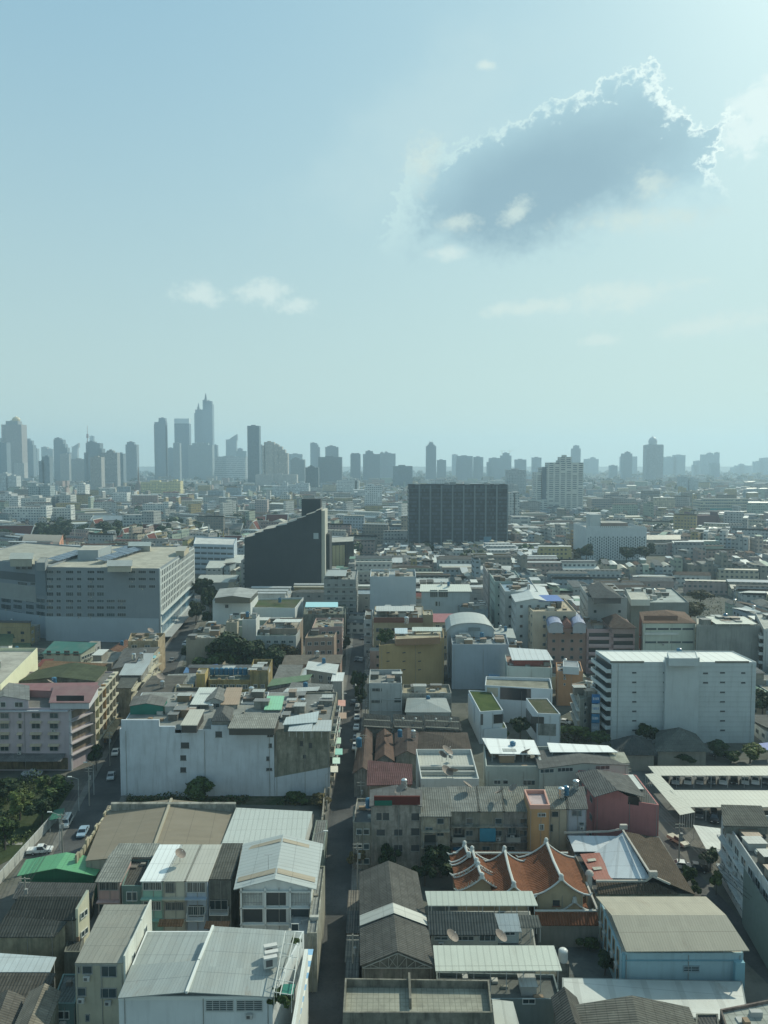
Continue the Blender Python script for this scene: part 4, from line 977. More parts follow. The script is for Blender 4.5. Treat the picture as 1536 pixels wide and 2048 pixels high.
b = Bld('shed', 'grey concrete house front low between the gabled building and the workshop', 'shed', [(575, 1870), (620, 1870), (632, 1800), (592, 1800)], 7.0, plaster((.40, .42, .40), .5), slab(GRY), par=.2); b.wins('F', [(582, 1846, 598, 1862)])
mst = thing('antenna', 'thin television antenna mast on the white gabled roof', 'antenna', tuple(P(537, 1745, 13)))
m = MB(mst.location); m.bar(P(537, 1745, 12.8), P(537, 1745, 12.8) + Vector((0, 0, 3)), .04, paint((.35, .35, .35))); m.build('mast', mst)
m = MB(mst.location); q = P(537, 1745, 12.8) + Vector((0, 0, 3)); m.bar(q - Vector((.7, 0, 0)), q + Vector((.7, 0, 0)), .03, paint((.35, .35, .35)))
for k in range(5): m.bar(q + Vector((-.6 + .3 * k, -.35, 0)), q + Vector((-.6 + .3 * k, .35, 0)), .02, paint((.35, .35, .35)))
m.build('aerial', mst)

# brown warehouse and white metal roof
b = Bld('warehouse', 'large warehouse under a flat brown gabled roof with a pale ridge strip', 'warehouse',
    [(172, 1722), (436, 1722), (470, 1612), (216, 1612)], 6.8, plaster((.46, .42, .34), .6), metal((.235, .205, .155), .5, .8, .25), 'gable', rise=1.3, over=.1)
m = MB(b.t.location); r0, r1 = b.cap; m.bar(r0 + Vector((0, 0, .1)), r1 + Vector((0, 0, .1)), .35, plaster((.40, .37, .29), .3)); m.build('ridge_strip', b.t)
w_ = thing('boundary_wall', 'high mouldy concrete wall with tall slots along the left side of the brown roofed warehouse', 'wall', tuple(P(190, 1660, 0)))
a, c_ = P(150, 1722, 6.5), P(222, 1604, 7.5); dd = V2(c_ - a).normalized(); L_ = V2(c_ - a).length; mw = mould((.52, .47, .34))
m = MB(w_.location)
for k in range(12):
    p0, p1 = V2(a) + dd * (L_ * k / 12), V2(a) + dd * (L_ * (k + 1) / 12 - .45); e = Vector((.35, 0)); m.prism([p0, p0 + e, p1 + e, p1], 0, 7.0 + (.6 if k % 3 == 0 else 0), mw)
p0, p1 = V2(a), V2(c_); e = Vector((.25, 0)); m.prism([p0 + e * .2, p0 + e, p1 + e, p1 + e * .2], 0, 4.2, mw)
m.build('wall_slab', w_)
w_ = Bld('boundary_wall', 'long grey parapet wall behind the brown warehouse roof', 'wall', [(222, 1608), (472, 1608), (472, 1604), (222, 1604)], 8.6, mould((.36, .36, .32)), mould((.36, .36, .32)), par=0)
b = Bld('warehouse', 'warehouse with a bright white lean-to roof beside the brown one', 'warehouse',
    [(442, 1693), (606, 1690), (624, 1624), (473, 1617)], 7.4, plaster((.56, .58, .56), .4), metal((.48, .52, .49), 1.0, .5, .1), 'shed', zs=[7.2, 7.0, 7.4, 7.6], over=.1)
b = Bld('shed', 'narrow green and grey lean-to squeezed between the white warehouse roof and the street', 'shed', [(620, 1700), (648, 1700), (655, 1640), (632, 1640)], 5.0, mould((.25, .3, .27)), fibre((.2, .21, .2)), par=0)

# bottom left corner
b = Bld('shed', 'bright green metal shed with a low gabled roof', 'shed', [(43, 1748), (186, 1748), (206, 1722), (56, 1722)], 5.2, metal((.03, .17, .09), .6, .5, .1), metal((.12, .36, .18), .6, .4, .1), 'gable', rise=1.3, over=.6)
b = Bld('old_house', 'house with a large dark brown roof and a tall cream gable wall', 'house',
    [(10, 1838), (150, 1838), (172, 1797), (38, 1797)], 10.2, mould((.34, .31, .25)), fibre((.095, .095, .082)), 'shed', zs=[9.6, 9.6, 11.4, 11.4], over=.2)
m = MB(b.t.location); A, B = b.pts[1], b.pts[2]; e = Vector((.3, 0)); m.prism([A + e * .3, A + e * 1.6, B + e * 1.6, B + e * .3], 0, [11.2, 11.2, 12.8, 12.8], plaster((.70, .68, .52), .3)); m.build('gable_wall', b.t, label='tall cream end wall rising above the dark roof')
wgrid(b.t, A + e * 1.6, B + e * 1.6, 5, 11, 2, 2, 1.0, 1.0)
b = Bld('old_house', 'soot stained concrete house with a second lower dark roof', 'house', [(-10, 1872), (108, 1872), (130, 1846), (10, 1840)], 9.4, mould((.40, .36, .26)), fibre((.10, .105, .095)), 'shed', zs=[8.6, 8.6, 9.5, 9.5], over=.2)
canopy('wide white and grey sheet roof over the corner yard', [(-20, 1944), (100, 1944), (113, 1914), (-5, 1908)], [7.2, 7.2, 7.8, 7.8], metal((.58, .64, .64), .9, .5, .35), n=4)
b = Bld('old_house', 'ruined looking dark house with a torn roof below the white sheet roof', 'house', [(-15, 2000), (85, 2000), (105, 1952), (-5, 1952)], 6.6, mould((.22, .2, .17)), fibre((.12, .115, .10)), 'shed', zs=[6.2, 6.0, 7, 7.2])
b = Bld('old_house', 'small grey brown house with a cream verge at the bottom edge', 'house', [(28, 2062), (88, 2062), (116, 1985), (62, 1985)], 8.2, mould((.4, .38, .3)), fibre((.24, .22, .18)), 'gable', rise=1.0)
b = Bld('old_house', 'dark roofed house in the bottom left picture corner', 'house', [(-40, 2062), (26, 2062), (52, 2000), (-20, 2000)], 7.0, mould((.2, .2, .16)), fibre((.14, .135, .12)), 'gable', rise=1.2)
b = Bld('old_house', 'teal walled low house in the gap beside the cream house', 'house', [(104, 2010), (150, 2010), (165, 1950), (126, 1950)], 6.2, plaster((.16, .24, .23), .6), fibre((.16, .18, .17)), par=.2)
b.grid('F', 2, 1, 1.5, 1.2)
b = Bld('old_house', 'grey flat house behind the gap left of the cream house', 'house', [(128, 1905), (160, 1905), (178, 1830), (150, 1830)], 6.0, mould((.2, .21, .19)), fibre((.10, .11, .10)), par=.1)
b = Bld('shed', 'dark lean-to roofs in front of the green shed', 'shed', [(30, 1795), (180, 1795), (188, 1770), (40, 1768)], 4.4, mould((.16, .17, .15)), fibre((.12, .125, .12)), 'shed', zs=[4.2, 4.2, 4.9, 4.9])

# ------------------------------------------------------------------ the long blank white wall and what stands on it
H0 = 18.2
W1 = plaster((.58, .64, .69), .5)
b = Bld('shophouse_row', 'five storey block turning a long blank white wall to the empty lot', 'apartment building',
    pts=[P(242, 1592, 0).xy, P(549, 1592, 0).xy, P(549, 1592, 0).xy + Vector((1, 30)), P(242, 1592, 0).xy + Vector((-4, 30))], H=16.4, wall=W1, roof=slab((.26, .27, .25)), par=.0)
A, B = b.side('F')
WH = []
def stepwall(u0, u1, vt):
    s0, z = px_on_wall(A, B, u0, vt); s1, _ = px_on_wall(A, B, u1, vt); d = (B - A).normalized(); p, q = A + d * s0, A + d * s1
    m = MB(b.t.location); e = Vector((0, .5)); m.prism([p, q, q + e, p + e], 16.4, z, W1); m.build('parapet', b.t)
for u0, u1, vt in ((242, 318, 1440), (318.3, 350, 1453), (350.3, 363, 1466), (422, 455, 1451), (517, 549, 1456)): stepwall(u0, u1, vt)
b.wins('F', [(362, 1485, 378, 1496), (361, 1511, 372, 1520), (361, 1535, 372, 1544), (431, 1463, 444, 1474), (535, 1467, 546, 1473), (537, 1487, 544, 1495), (533, 1513, 539, 1521), (533, 1536, 544, 1541)], style='hole', fr=(.25, .26, .25))
b = Bld('apartment_building', 'end house with a bare mouldy wall above a slanting white band', 'apartment building',
    pts=[P(549.6, 1592, 0).xy, P(660, 1590, 0).xy, P(660, 1590, 0).xy + Vector((0, 30)), P(549.6, 1592, 0).xy + Vector((0, 30))], H=16.0, wall=mould((.33, .32, .26)), roof=slab((.2, .21, .2)), par=.4)
A2, B2 = b.side('F'); m = MB(b.t.location); L_ = (B2 - A2).length; e = Vector((0, -.06)); f_ = Vector((0, -.003))
m.prism([A2 + e, B2 + e, B2 + f_, A2 + f_], 0, [4.6, 6.9, 6.9, 4.6], W1); m.build('white_band', b.t, label='white painted band rising towards the street')
b.wins('F', [(600, 1482, 606, 1492), (618, 1486, 624, 1496), (606, 1510, 612, 1516)], style='hole', fr=(.2, .2, .18))
for k in range(5):
    b.balcony('R', [3.2, 6.2, 9.2, 12.4], 1 + k * 5.6, 5.2 + k * 5.6, 1.0, mat=plaster(((.55, .5, .4), (.5, .55, .5), (.6, .6, .55), (.45, .42, .4), (.6, .62, .6))[k], .5))
def roofhut(label, px, H, wall, roofm, kind='shed', zs=None, z0=16.2, rise=1.0, name='rooftop_shed', **kw):
    return Bld(name, label, 'rooftop shed', px, H, wall, roofm, kind, zs=zs, z0=z0, rise=rise, over=.25, block=False, **kw)
roofhut('teal green hut with grey gabled roof on the corner of the white block', [(260, 1412), (326, 1412), (334, 1396), (268, 1394)], 18.6, paint((.02, .17, .13)), fibre((.20, .20, .19)), 'gable', rise=.7)
b = roofhut('beige lean-to roof over a rooftop terrace of the white block', [(363, 1450), (393, 1450), (407, 1420), (381, 1420)], 18.4, glass((.04, .04, .04), .5), metal((.55, .53, .45), .6, .5, .15), zs=[18.1, 18.1, 19.2, 19.2])
roofhut('dark hipped roof pavilion on top of the white block', [(424, 1441), (460, 1441), (467, 1416), (436, 1416)], 18.5, mould((.3, .3, .28)), fibre((.14, .145, .14)), 'hip', rise=1.3)
b = roofhut('grey corrugated shelter with a hole in its roof on the white block', [(458, 1456), (548, 1456), (557, 1429), (471, 1429)], 18.4, glass((.05, .05, .045), .6), fibre((.36, .36, .32)), zs=[17.9, 17.9, 19.0, 19.0])
b = roofhut('pale blue white sheet roofs on scaffold poles above the mouldy wall', [(568, 1449), (632, 1444), (636, 1424), (574, 1434)], 18.3, glass((.03, .05, .05), .5), metal((.50, .56, .56), .7, .5, .2), zs=[18.0, 18.3, 18.9, 18.6])
canopy('low pale shelter roof nearest the street above the mouldy wall', [(624, 1462), (662, 1462), (664, 1440), (628, 1440)], [17.6, 17.6, 18, 18], metal((.46, .50, .50), .7, .5, .2), z0=16.0, n=3)
canopy('long white gabled shelter above the teal scaffolding on the mouldy walled house', [(576, 1462), (624, 1462), (626, 1442), (580, 1444)], [17.4, 17.8, 18.2, 17.8], metal((.54, .58, .58), .7, .5, .2), z0=16.0, n=4)
for i, (u, v, c_) in enumerate(((470, 1476, 's'), (330, 1462, 's'), (500, 1440, 'b'))):
    pass
# second line of roofs
Z2 = 15.5
b = roofhut('white sheet roof in the second line of roofs beside the tan one', [(382, 1409), (418, 1409), (432, 1376), (400, 1376)], 18.0, mould((.2, .22, .2)), metal((.60, .63, .58), .6, .5, .1), zs=[17.5, 17.5, 18.6, 18.6], z0=0, name='rowhouse')
b = roofhut('grey tiled roof between the white and the tan roof', [(412, 1402), (446, 1402), (452, 1380), (424, 1380)], 18.0, plaster((.45, .46, .43), .5), fibre((.22, .23, .22)), 'gable', rise=.8, z0=0, name='rowhouse')
b.wins('F', [(413, 1407, 418, 1413), (421, 1406, 439, 1415)])
b = roofhut('tan brown sheet roof in the second line of roofs', [(443, 1409), (475, 1409), (483, 1376), (455, 1376)], 18.0, plaster((.4, .4, .36), .6), metal((.40, .29, .20), .6, .5, .2), zs=[17.5, 17.5, 18.6, 18.6], z0=0, name='rowhouse')
b = roofhut('bright mint green sheet roof in the second line of roofs', [(530, 1419), (561, 1419), (567, 1393), (536, 1393)], 17.5, plaster((.3, .3, .27), .6), metal((.30, .62, .40), .7, .45, .05), zs=[17.0, 17.0, 18.2, 18.2], z0=0, name='rowhouse')
b = Bld('rowhouse', 'low dark flat roofs with white upstands between the tan and the mint roof', 'house', [(482, 1418), (532, 1418), (538, 1395), (490, 1395)], 15.2, plaster((.55, .6, .62), .4), slab((.2, .21, .2)), par=1.6)
b = Bld('rowhouse', 'dark flat roofed house with a grimy terrace left of the beige lean-to', 'house', [(330, 1432), (400, 1432), (410, 1380), (352, 1380)], 14.6, mould((.2, .2, .17)), fibre((.12, .12, .115)), par=.8)
b = Bld('rowhouse', 'house with rotten grey roof planks behind the teal hut', 'house', [(268, 1396), (345, 1396), (372, 1352), (306, 1352)], 13.5, mould((.2, .19, .16)), fibre((.14, .135, .12)), 'shed', zs=[13.2, 13.2, 14, 14])
b = Bld('rowhouse', 'house with slate coloured flat roof beside the street behind the white shelter', 'house', [(560, 1420), (660, 1420), (668, 1385), (575, 1385)], 14.4, mould((.3, .3, .28)), slab((.17, .18, .17)), par=.9)
b = Bld('rowhouse', 'house with long pale grey awning roof near the street', 'house', [(570, 1396), (658, 1398), (664, 1370), (585, 1366)], 13.8, mould((.33, .32, .28)), fibre((.24, .25, .24)), 'shed', zs=[13.2, 13.2, 13.9, 13.9])
canopy('long pale grey sheet strip above the street side roofs', [(566, 1384), (636, 1381), (640, 1373), (574, 1376)], [15.5, 15.5, 15.9, 15.9], metal((.48, .50, .48), .6), z0=13.6, n=3)
# yellow old apartments
YEL = mould((.34, .27, .13))
b = Bld('apartment_building', 'old mustard yellow block with a row of blue water tanks on its back terrace', 'apartment building', [(417, 1364), (500, 1364), (504, 1340), (420, 1340)], 13.0, YEL, slab((.16, .19, .16)), par=.7)
b.grid('F', 3, 6, 1.5, 1.4, z0=3, z1=13)
for i in range(8): place('tankb', make_tank((.05, .16, .26), False), P(424 + i * 9.5, 1352, 13.1), 0, 1.25, 'blue plastic water tank in the row on the mustard block', 'blue tanks on the mustard yellow block')
b = Bld('apartment_building', 'taller mustard yellow stair tower with peeling parapet', 'apartment building', [(500, 1352), (536, 1352), (545, 1328), (507, 1328)], 15.0, YEL, slab((.3, .28, .22)), par=1.6)
b.grid('F', 3, 2, 1.3, 1.3, z0=5, z1=13)
b = Bld('apartment_building', 'narrow mustard yellow stair tower beside a grey corrugated roof', 'apartment building', [(392, 1350), (410, 1350), (417, 1338), (398, 1338)], 15.6, plaster((.46, .36, .16), .5), slab((.3, .27, .2)), par=.3)
b = Bld('rowhouse', 'house with a broad pale corrugated roof left of the mustard stair tower', 'house', [(321, 1376), (385, 1372), (392, 1348), (338, 1350)], 13.5, mould((.3, .25, .15)), fibre((.34, .36, .34)), 'shed', zs=[13, 13, 13.8, 13.8])
b = Bld('rowhouse', 'small brown cube hut in front of the pale corrugated roof', 'rooftop hut', [(348, 1386), (382, 1384), (386, 1370), (352, 1370)], 14.0, mould((.34, .27, .12)), slab((.25, .24, .2)), par=.2)
b = Bld('rowhouse', 'house with an undulating moss green roof strip', 'house', [(538, 1372), (615, 1360), (622, 1350), (546, 1360)], 13.2, mould((.3, .3, .28)), metal((.10, .18, .10), .6, .6), 'shed', zs=[13.2, 13.2, 13.7, 13.7])
b = Bld('rowhouse', 'dark tiled house below the moss green roof strip', 'house', [(534, 1392), (622, 1390), (630, 1368), (540, 1370)], 12.0, mould((.24, .24, .22)), fibre((.12, .12, .115)), 'shed', zs=[11.6, 11.6, 12.4, 12.4])
b = Bld('rowhouse', 'house with a tilted white slab roof next to the street', 'house', [(613, 1338), (671, 1347), (676, 1330), (618, 1323)], 13.5, plaster((.45, .42, .36), .7), metal((.66, .68, .64), .8), 'shed', zs=[13.4, 13.4, 14.2, 14.2])
b.grid('F', 3, 3, 1.5, 1.4)
b = Bld('rowhouse', 'street corner house with a small white square roof', 'house', [(664, 1362), (684, 1362), (687, 1346), (668, 1346)], 12.8, plaster((.5, .5, .47), .6), metal((.70, .72, .69), .8), 'shed', zs=[12.6, 12.6, 13.2, 13.2])
for i, (u0, v0) in enumerate(((664, 1452), (667, 1475), (670, 1497), (665, 1515), (661, 1532), (676, 1400), (678, 1425))):
    canopy(('%s awning sticking out over the main street') % ('teal', 'pale green', 'white and teal', 'faded mint', 'small cream', 'red and white', 'rusty')[i], [(u0, v0 + 12), (u0 + 15, v0 + 12), (u0 + 15, v0), (u0, v0)], [8.6, 8.0, 8.0, 8.6], paint(((.05, .3, .22), (.35, .5, .4), (.2, .45, .38), (.4, .55, .48), (.5, .48, .4), (.5, .25, .2), (.3, .2, .14))[i]), 'awning', 'awning', n=2, rows=(0,))
# ------------------------------------------------------------------ the street on the far left and beyond
PK = plaster((.50, .43, .46), .35)
A0, B0, C0, D0 = P(-60, 1418, 16.4).xy, P(137, 1418, 16.4).xy, P(180, 1400, 16.4).xy, P(228, 1345, 16.4).xy
b = Bld('apartment_building', 'pinkish apartment building with small hooded windows and a cut corner of brown balconies', 'apartment building',
    pts=[A0, B0, C0, D0, P(100, 1345, 16.4).xy, P(-60, 1345, 16.4).xy], H=16.4, wall=PK, roof=slab((.18, .18, .17)), par=.3)
rows = ((1424, 1436), (1443, 1457), (1466, 1479), (1489, 1502))
for j, (v0, v1) in enumerate(rows):
    b.wins(0, [(1, v0 + 2, 18, v1), (37, v0 + 2, 43, v1), (64, v0 + 2, 80, v1), (100, v0 + 2, 116, v1)], fr=FR_G)
    if j:
        for u0, u1 in ((-4, 20), (35, 46), (61, 84), (97, 120)):
            s0, z_ = px_on_wall(A0, B0, u0, v0 - 1); s1, _ = px_on_wall(A0, B0, u1, v0); b.awning(0, z_ + .1, s0, s1, .8, plaster((.52, .44, .33), .4), .45, 'window_hood')
b.ledge(0, [15.9], .9, .3, plaster((.5, .52, .56), .2), 'cornice'); L_ = (B0 - A0).length
b.awning(0, 4.6, 1, L_ - 1, 3.0, fibre((.2, .2, .2)), 1.0, 'street_awning'); b.panel(0, .5, L_ - .5, .3, 3.4, mould((.25, .2, .13)), 'shopfront', .003, .03)
Lc = (C0 - B0).length
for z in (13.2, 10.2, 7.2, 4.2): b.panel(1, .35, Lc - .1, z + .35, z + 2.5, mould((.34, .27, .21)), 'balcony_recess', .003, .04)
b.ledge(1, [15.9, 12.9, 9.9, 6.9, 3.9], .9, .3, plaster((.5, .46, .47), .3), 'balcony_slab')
b.panel(1, 0, .5, 0, 16.4, plaster((.5, .5, .52), .2), 'column', .01, .5)
Ld = (D0 - C0).length; n_ = 7
cols_ = [(.50, .42, .34), (.62, .58, .34), (.45, .42, .38), (.50, .30, .15), (.5, .5, .42), (.42, .38, .3), (.55, .5, .4)]
b.ledge(2, [16.2, 13.0, 9.8, 6.6, 3.6], 1.3, .5, plaster((.50, .48, .38), .5), 'balcony_front')
for k in range(n_):
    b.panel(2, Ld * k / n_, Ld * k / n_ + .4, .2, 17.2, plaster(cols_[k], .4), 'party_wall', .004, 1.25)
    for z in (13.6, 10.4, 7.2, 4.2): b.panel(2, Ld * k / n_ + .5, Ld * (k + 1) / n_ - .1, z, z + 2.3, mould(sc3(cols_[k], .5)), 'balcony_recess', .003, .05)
def upper(label, px, z0, H, wall, roofm, kind='gable', rise=1.0, name='rooftop_storey', zs=None):
    return Bld(name, label, 'rooftop storey', px, H, wall, roofm, kind, rise=rise, z0=z0, zs=zs, over=.3, block=False)
u_ = upper('pink attic storey with a shallow gabled roof above the hooded windows', [(-40, 1400), (57, 1400), (57, 1372), (-40, 1372)], 16.5, 18.9, plaster((.5, .44, .48), .4), fibre((.22, .24, .24)))
u_.wins('F', [(1, 1404, 12, 1414), (30, 1404, 46, 1414)])
u_ = upper('white rooftop storey with a long dark strip window beneath a maroon roof', [(100, 1405), (178, 1405), (196, 1372), (110, 1372)], 16.5, 18.6, plaster((.55, .55, .57), .3), metal((.22, .11, .11), .6, .5, .3), 'shed', zs=[18.2, 18.2, 19.2, 19.2])
u_.ppx('F', 113, 1391, 168, 1402, glass((.02, .025, .03)), 'strip_window')
upper('long maroon roof sweeping across the top of the pinkish building', [(0, 1378), (186, 1384), (194, 1366), (20, 1366)], 16.5, 18.6, plaster((.3, .2, .2), .3), metal((.27, .12, .12), .6, .5, .3), 'shed', zs=[18.5, 18.5, 19.2, 19.2])
upper('dark moss coloured roof spreading behind the maroon one', [(40, 1362), (190, 1362), (214, 1335), (90, 1332)], 12, 17.2, mould((.22, .22, .17)), fibre((.085, .105, .065)), 'gable', rise=1.2, name='rooftop_storey')
upper('thin brown edged roof just behind the moss coloured one', [(80, 1338), (205, 1333), (212, 1328), (92, 1328)], 12, 17.4, mould((.35, .25, .17)), fibre((.24, .16, .10)), 'shed', zs=[17.4, 17.4, 17.8, 17.8])
BLOCK.append(tuple((p.x, p.y) for p in (P(-60, 1400, 14), P(230, 1400, 14), P(235, 1325, 14), P(-60, 1325, 14))))
b = Bld('apartment_building', 'plain pale yellow block with a bright blank side wall', 'apartment building', [(-60, 1400), (2, 1376), (75, 1302), (-30, 1302)], 20.5, plaster((.66, .66, .48), .2), slab((.42, .41, .36)), par=1.0)
b = Bld('house', 'house with a dark green roof and brown shutters in front of the grey hotel wall', 'house', [(88, 1306), (161, 1306), (190, 1287), (110, 1285)], 9.5, plaster((.45, .47, .38), .5), metal((.04, .16, .13), .7, .5, .3), 'shed', zs=[9.5, 9.5, 11.0, 11.0], over=.6)
b.wins('F', [(94, 1301, 102, 1311), (112, 1303, 120, 1310), (129, 1301, 139, 1311), (147, 1303, 157, 1311)], fr=(.25, .08, .06)); b.grid('R', 2, 5, 1.6, 1.2)
b = Bld('temple_hall', 'white walled temple hall with a dark green upturned roof at the left picture edge', 'temple', [(-20, 1290), (17, 1290), (24, 1277), (-14, 1277)], 11, plaster((.68, .70, .68), .2), tile((.05, .09, .06)), 'curve', rise=3, over=1.4, axis='x')
b.grid('F', 2, 3, 1.2, 1.6)
b = Bld('temple_hall', 'lower dark green temple roof beside the white hall', 'temple', [(14, 1304), (55, 1304), (60, 1292), (20, 1292)], 6, plaster((.4, .42, .4), .3), tile((.05, .09, .06)), 'curve', rise=2.4, over=1, axis='x')
b = Bld('old_house', 'crumbling concrete house with broken rooftop walls on the street corner', 'house', [(256, 1288), (316, 1288), (330, 1272), (262, 1272)], 12.6, mould((.46, .38, .26)), slab((.3, .27, .2)), par=1.2)
b.wins('F', [(264, 1290, 274, 1298), (290, 1290, 300, 1298)])
for k, (lab, px, H, wc, rc, kd) in enumerate((
    ('first house of the shophouse row with a low dark roof and white verge', [(238, 1318), (300, 1312), (317, 1300), (250, 1304)], 11.5, (.5, .48, .4), fibre((.15, .155, .15)), 'shed'),
    ('second house of the shophouse row with a patched slate roof', [(225, 1338), (283, 1338), (303, 1316), (240, 1318)], 11.8, (.42, .4, .34), fibre((.17, .175, .17)), 'gable'),
    ('third house of the shophouse row with a pale blue grey sheet roof', [(273, 1330), (296, 1330), (306, 1313), (286, 1313)], 12.6, (.5, .5, .45), metal((.40, .43, .43), .7), 'shed'),
    ('fourth house of the shophouse row with a short white fronted roof', [(240, 1350), (282, 1350), (296, 1334), (252, 1334)], 12.2, (.3, .3, .28), metal((.42, .46, .46), .7), 'shed'),
    ('long mouldy house of the shophouse row nearest the balconies', [(236, 1376), (262, 1376), (285, 1345), (250, 1345)], 11.0, (.44, .42, .33), fibre((.13, .14, .13)), 'shed'))):
    b = Bld('shophouse', lab, 'shophouse', px, H, mould(wc), rc, kd, rise=1.0)
    L_ = (b.pts[2] - b.pts[1]).length; b.ledge('R', [9.6, 6.4, 3.4], 1.1, .35, plaster((.5, .47, .36), .5)); b.grid('R', 3, max(2, int(L_ / 3.5)), 1.6, 1.5, z0=1.5, z1=11)
canopy('turquoise awning on the street side of the shophouse row', [(303, 1316), (314, 1316), (320, 1304), (311, 1304)], [11, 9.5, 9.5, 11], paint((.12, .35, .42)), 'awning', 'awning', n=2)
canopy('grubby tan awnings over the pavement under the pink balconies', [(206, 1476), (222, 1476), (246, 1436), (230, 1436)], [3.6, 3.2, 3.2, 3.6], mould((.5, .42, .28)), 'awning', 'awning', n=3)

# grey hotel and its podium
HG = (.245, .285, .31)
hg = plaster(HG, .15); Hh = 33.0
X0 = P(318, 1140, Hh).xy; X1 = P(388, 1094, Hh).xy; Xl = P(93, 1137, Hh).xy; Xll = P(-80, 1126, Hh - 1).xy
dr = (X1 - X0)
b = Bld('hotel', 'massive grey block with rows of window pairs above a blank pale base wall', 'hotel', pts=[Xl, X0, X1, Xl + dr], H=Hh, wall=hg, roof=slab((.44, .43, .36)), par=.7)
A, B = b.side('F'); L_ = (B - A).length
ucols = [(93, 107), (113, 122), (132, 147), (154, 163), (175, 189), (194, 208)]
vr = [(1141, 1147), (1155, 1161), (1170, 1176), (1184, 1192)]
vr2 = [(1199, 1205), (1212, 1218), (1226, 1233)]
rects = [(u0, v0, u1, v1) for v0, v1 in vr + vr2 for u0, u1 in ucols] + [(u0, v0, u1, v1) for v0, v1 in vr[:3] for u0, u1 in ((257, 271), (277, 292), (298, 311))] + [(u0, v0, u1, v1) for v0, v1 in vr2 for u0, u1 in ((213, 230), (235, 252))]
b.wins('F', rects, fr=(.36, .4, .42))
b.ppx('F', 93.2, 1237, 317.8, 1296, plaster((.37, .43, .47), .15), 'base_wall', .02, .3)
# street side: white grid facade above blue glass
A, B = b.side('R'); L_ = (B - A).length; gw = plaster((.50, .54, .53), .15)
b.panel('R', .2, L_ - .2, 13.2, 32.6, gw, 'grid_facade', .003, .25)
ff = (32.6 - 13.2) / 6; ncol = 24
k_ = MB(b.t.location); kb = MB(b.t.location); d = (B - A).normalized(); n = Vector((d.y, -d.x))
for c_ in range(ncol):
    m = MB(b.t.location); s0 = 1.4 + (L_ - 2.2) * c_ / ncol; w_ = (L_ - 2.2) / ncol * .48
    for f_ in range(6):
        z = 13.6 + ff * f_; a, q = A + d * s0 + n * .26, A + d * (s0 + w_) + n * .26; m.prism([a + n * .02, q + n * .02, q, a], z, z + ff * .72, glass((.03, .04, .05)))
    m.build('window_column', b.t)
for c_ in range(12):
    s0 = 2.5 + (L_ - 4) * c_ / 12; b.panel('R', s0, s0 + (L_ - 4) / 12 - .5, 3.2, 12.6, glass((.04, .085, .12), .2), 'blue_glass', .01, .2)
b.ledge('R', [12.7, 8.0, 3.0], 1.2, .3, gw, 'canopy_band'); b.ledge('R', [2.6], 5, .3, plaster((.35, .37, .37), .3), 'entrance_canopy')
e = Vector((-.6, -.6)); b.panel('R', -.35, 1.3, 0, 33.6, plaster((.52, .56, .55), .1), 'corner_pier', .01, .5)
def roofbox(t, label, px, z0, z1, wall, roofm, kind='flat', rise=1.4, name='roof_hut'):
    pts = [P(u, v, z1).xy for u, v in px]; q = Bld(name, label, 'roof hut', pts=pts, H=z1, wall=wall, roof=roofm, kind=kind, z0=z0, rise=rise, par=.2, over=.5, block=False, axis='x'); return q
roofbox(b.t, 'big plain plant box on the grey block roof between the solar panels', [(155, 1101), (196, 1101), (223, 1091), (168, 1091)], Hh, 38, plaster((.33, .38, .40), .2), slab((.46, .45, .40)))
roofbox(b.t, 'low gabled hut on the front edge of the grey block roof', [(215, 1132), (262, 1132), (264, 1122), (218, 1122)], Hh, 35.6, plaster((.46, .44, .36), .3), metal((.35, .37, .35), .8), 'gable')
roofbox(b.t, 'cream gabled lift hut at the far street corner of the grey block roof', [(352, 1102), (368, 1102), (378, 1094), (362, 1094)], Hh, 35.8, plaster((.5, .46, .36), .3), metal((.45, .43, .36), .8), 'gable')
roofbox(b.t, 'pale gabled hut at the back of the grey block roof', [(258, 1092), (300, 1092), (302, 1086), (260, 1086)], Hh, 36, plaster((.45, .44, .38), .3), metal((.35, .4, .38), .8), 'gable')
for i, (u0, v0, u1, v1) in enumerate(((95, 1122, 152, 1104), (190, 1122, 246, 1104), (222, 1104, 282, 1088), (236, 1108, 270, 1097))):
    a, q = P(u0, v0, Hh + 1.6), P(u1, v1, Hh + 1.6); d_ = (q - a).normalized(); n_ = Vector((d_.y, -d_.x, 0)) * 5
    s_ = thing('solar_array', ('%s rack of dark solar panels on the grey block roof') % ('nearest the lower wing', 'middle front', 'long rear', 'short inner')[i], 'solar panels', tuple(a))
    L2 = (q - a).length; k2 = max(4, int(L2 / 6))
    for k in range(k2):
        m = MB(a); p0 = a + d_ * (L2 * k / k2); p1 = a + d_ * (L2 * (k + 1) / k2 - .5); m.slabpoly([p0 + n_, p1 + n_, p1 + Vector((0, 0, 1.2)), p0 + Vector((0, 0, 1.2))], .1, glass((.03, .045, .07), .25)); m.build('panel', s_)
        for pp in (p0 + n_, p0): m = MB(a); m.bar((pp.x, pp.y, Hh), (pp.x, pp.y, pp.z), .06, paint((.4, .4, .4))); m.build('leg', s_)
b2 = Bld('office_building', 'lower grey wing with a glazed stair tower next to the massive grey block', 'office block', pts=[Xll + Vector((0, 6)), Xl + Vector((-.3, 3)), Xl + Vector((-.3, 3)) + dr * .8, Xll + Vector((0, 6)) + dr * .8], H=Hh + .3, wall=plaster((.23, .27, .30), .2), roof=slab((.38, .38, .33)), par=.6)
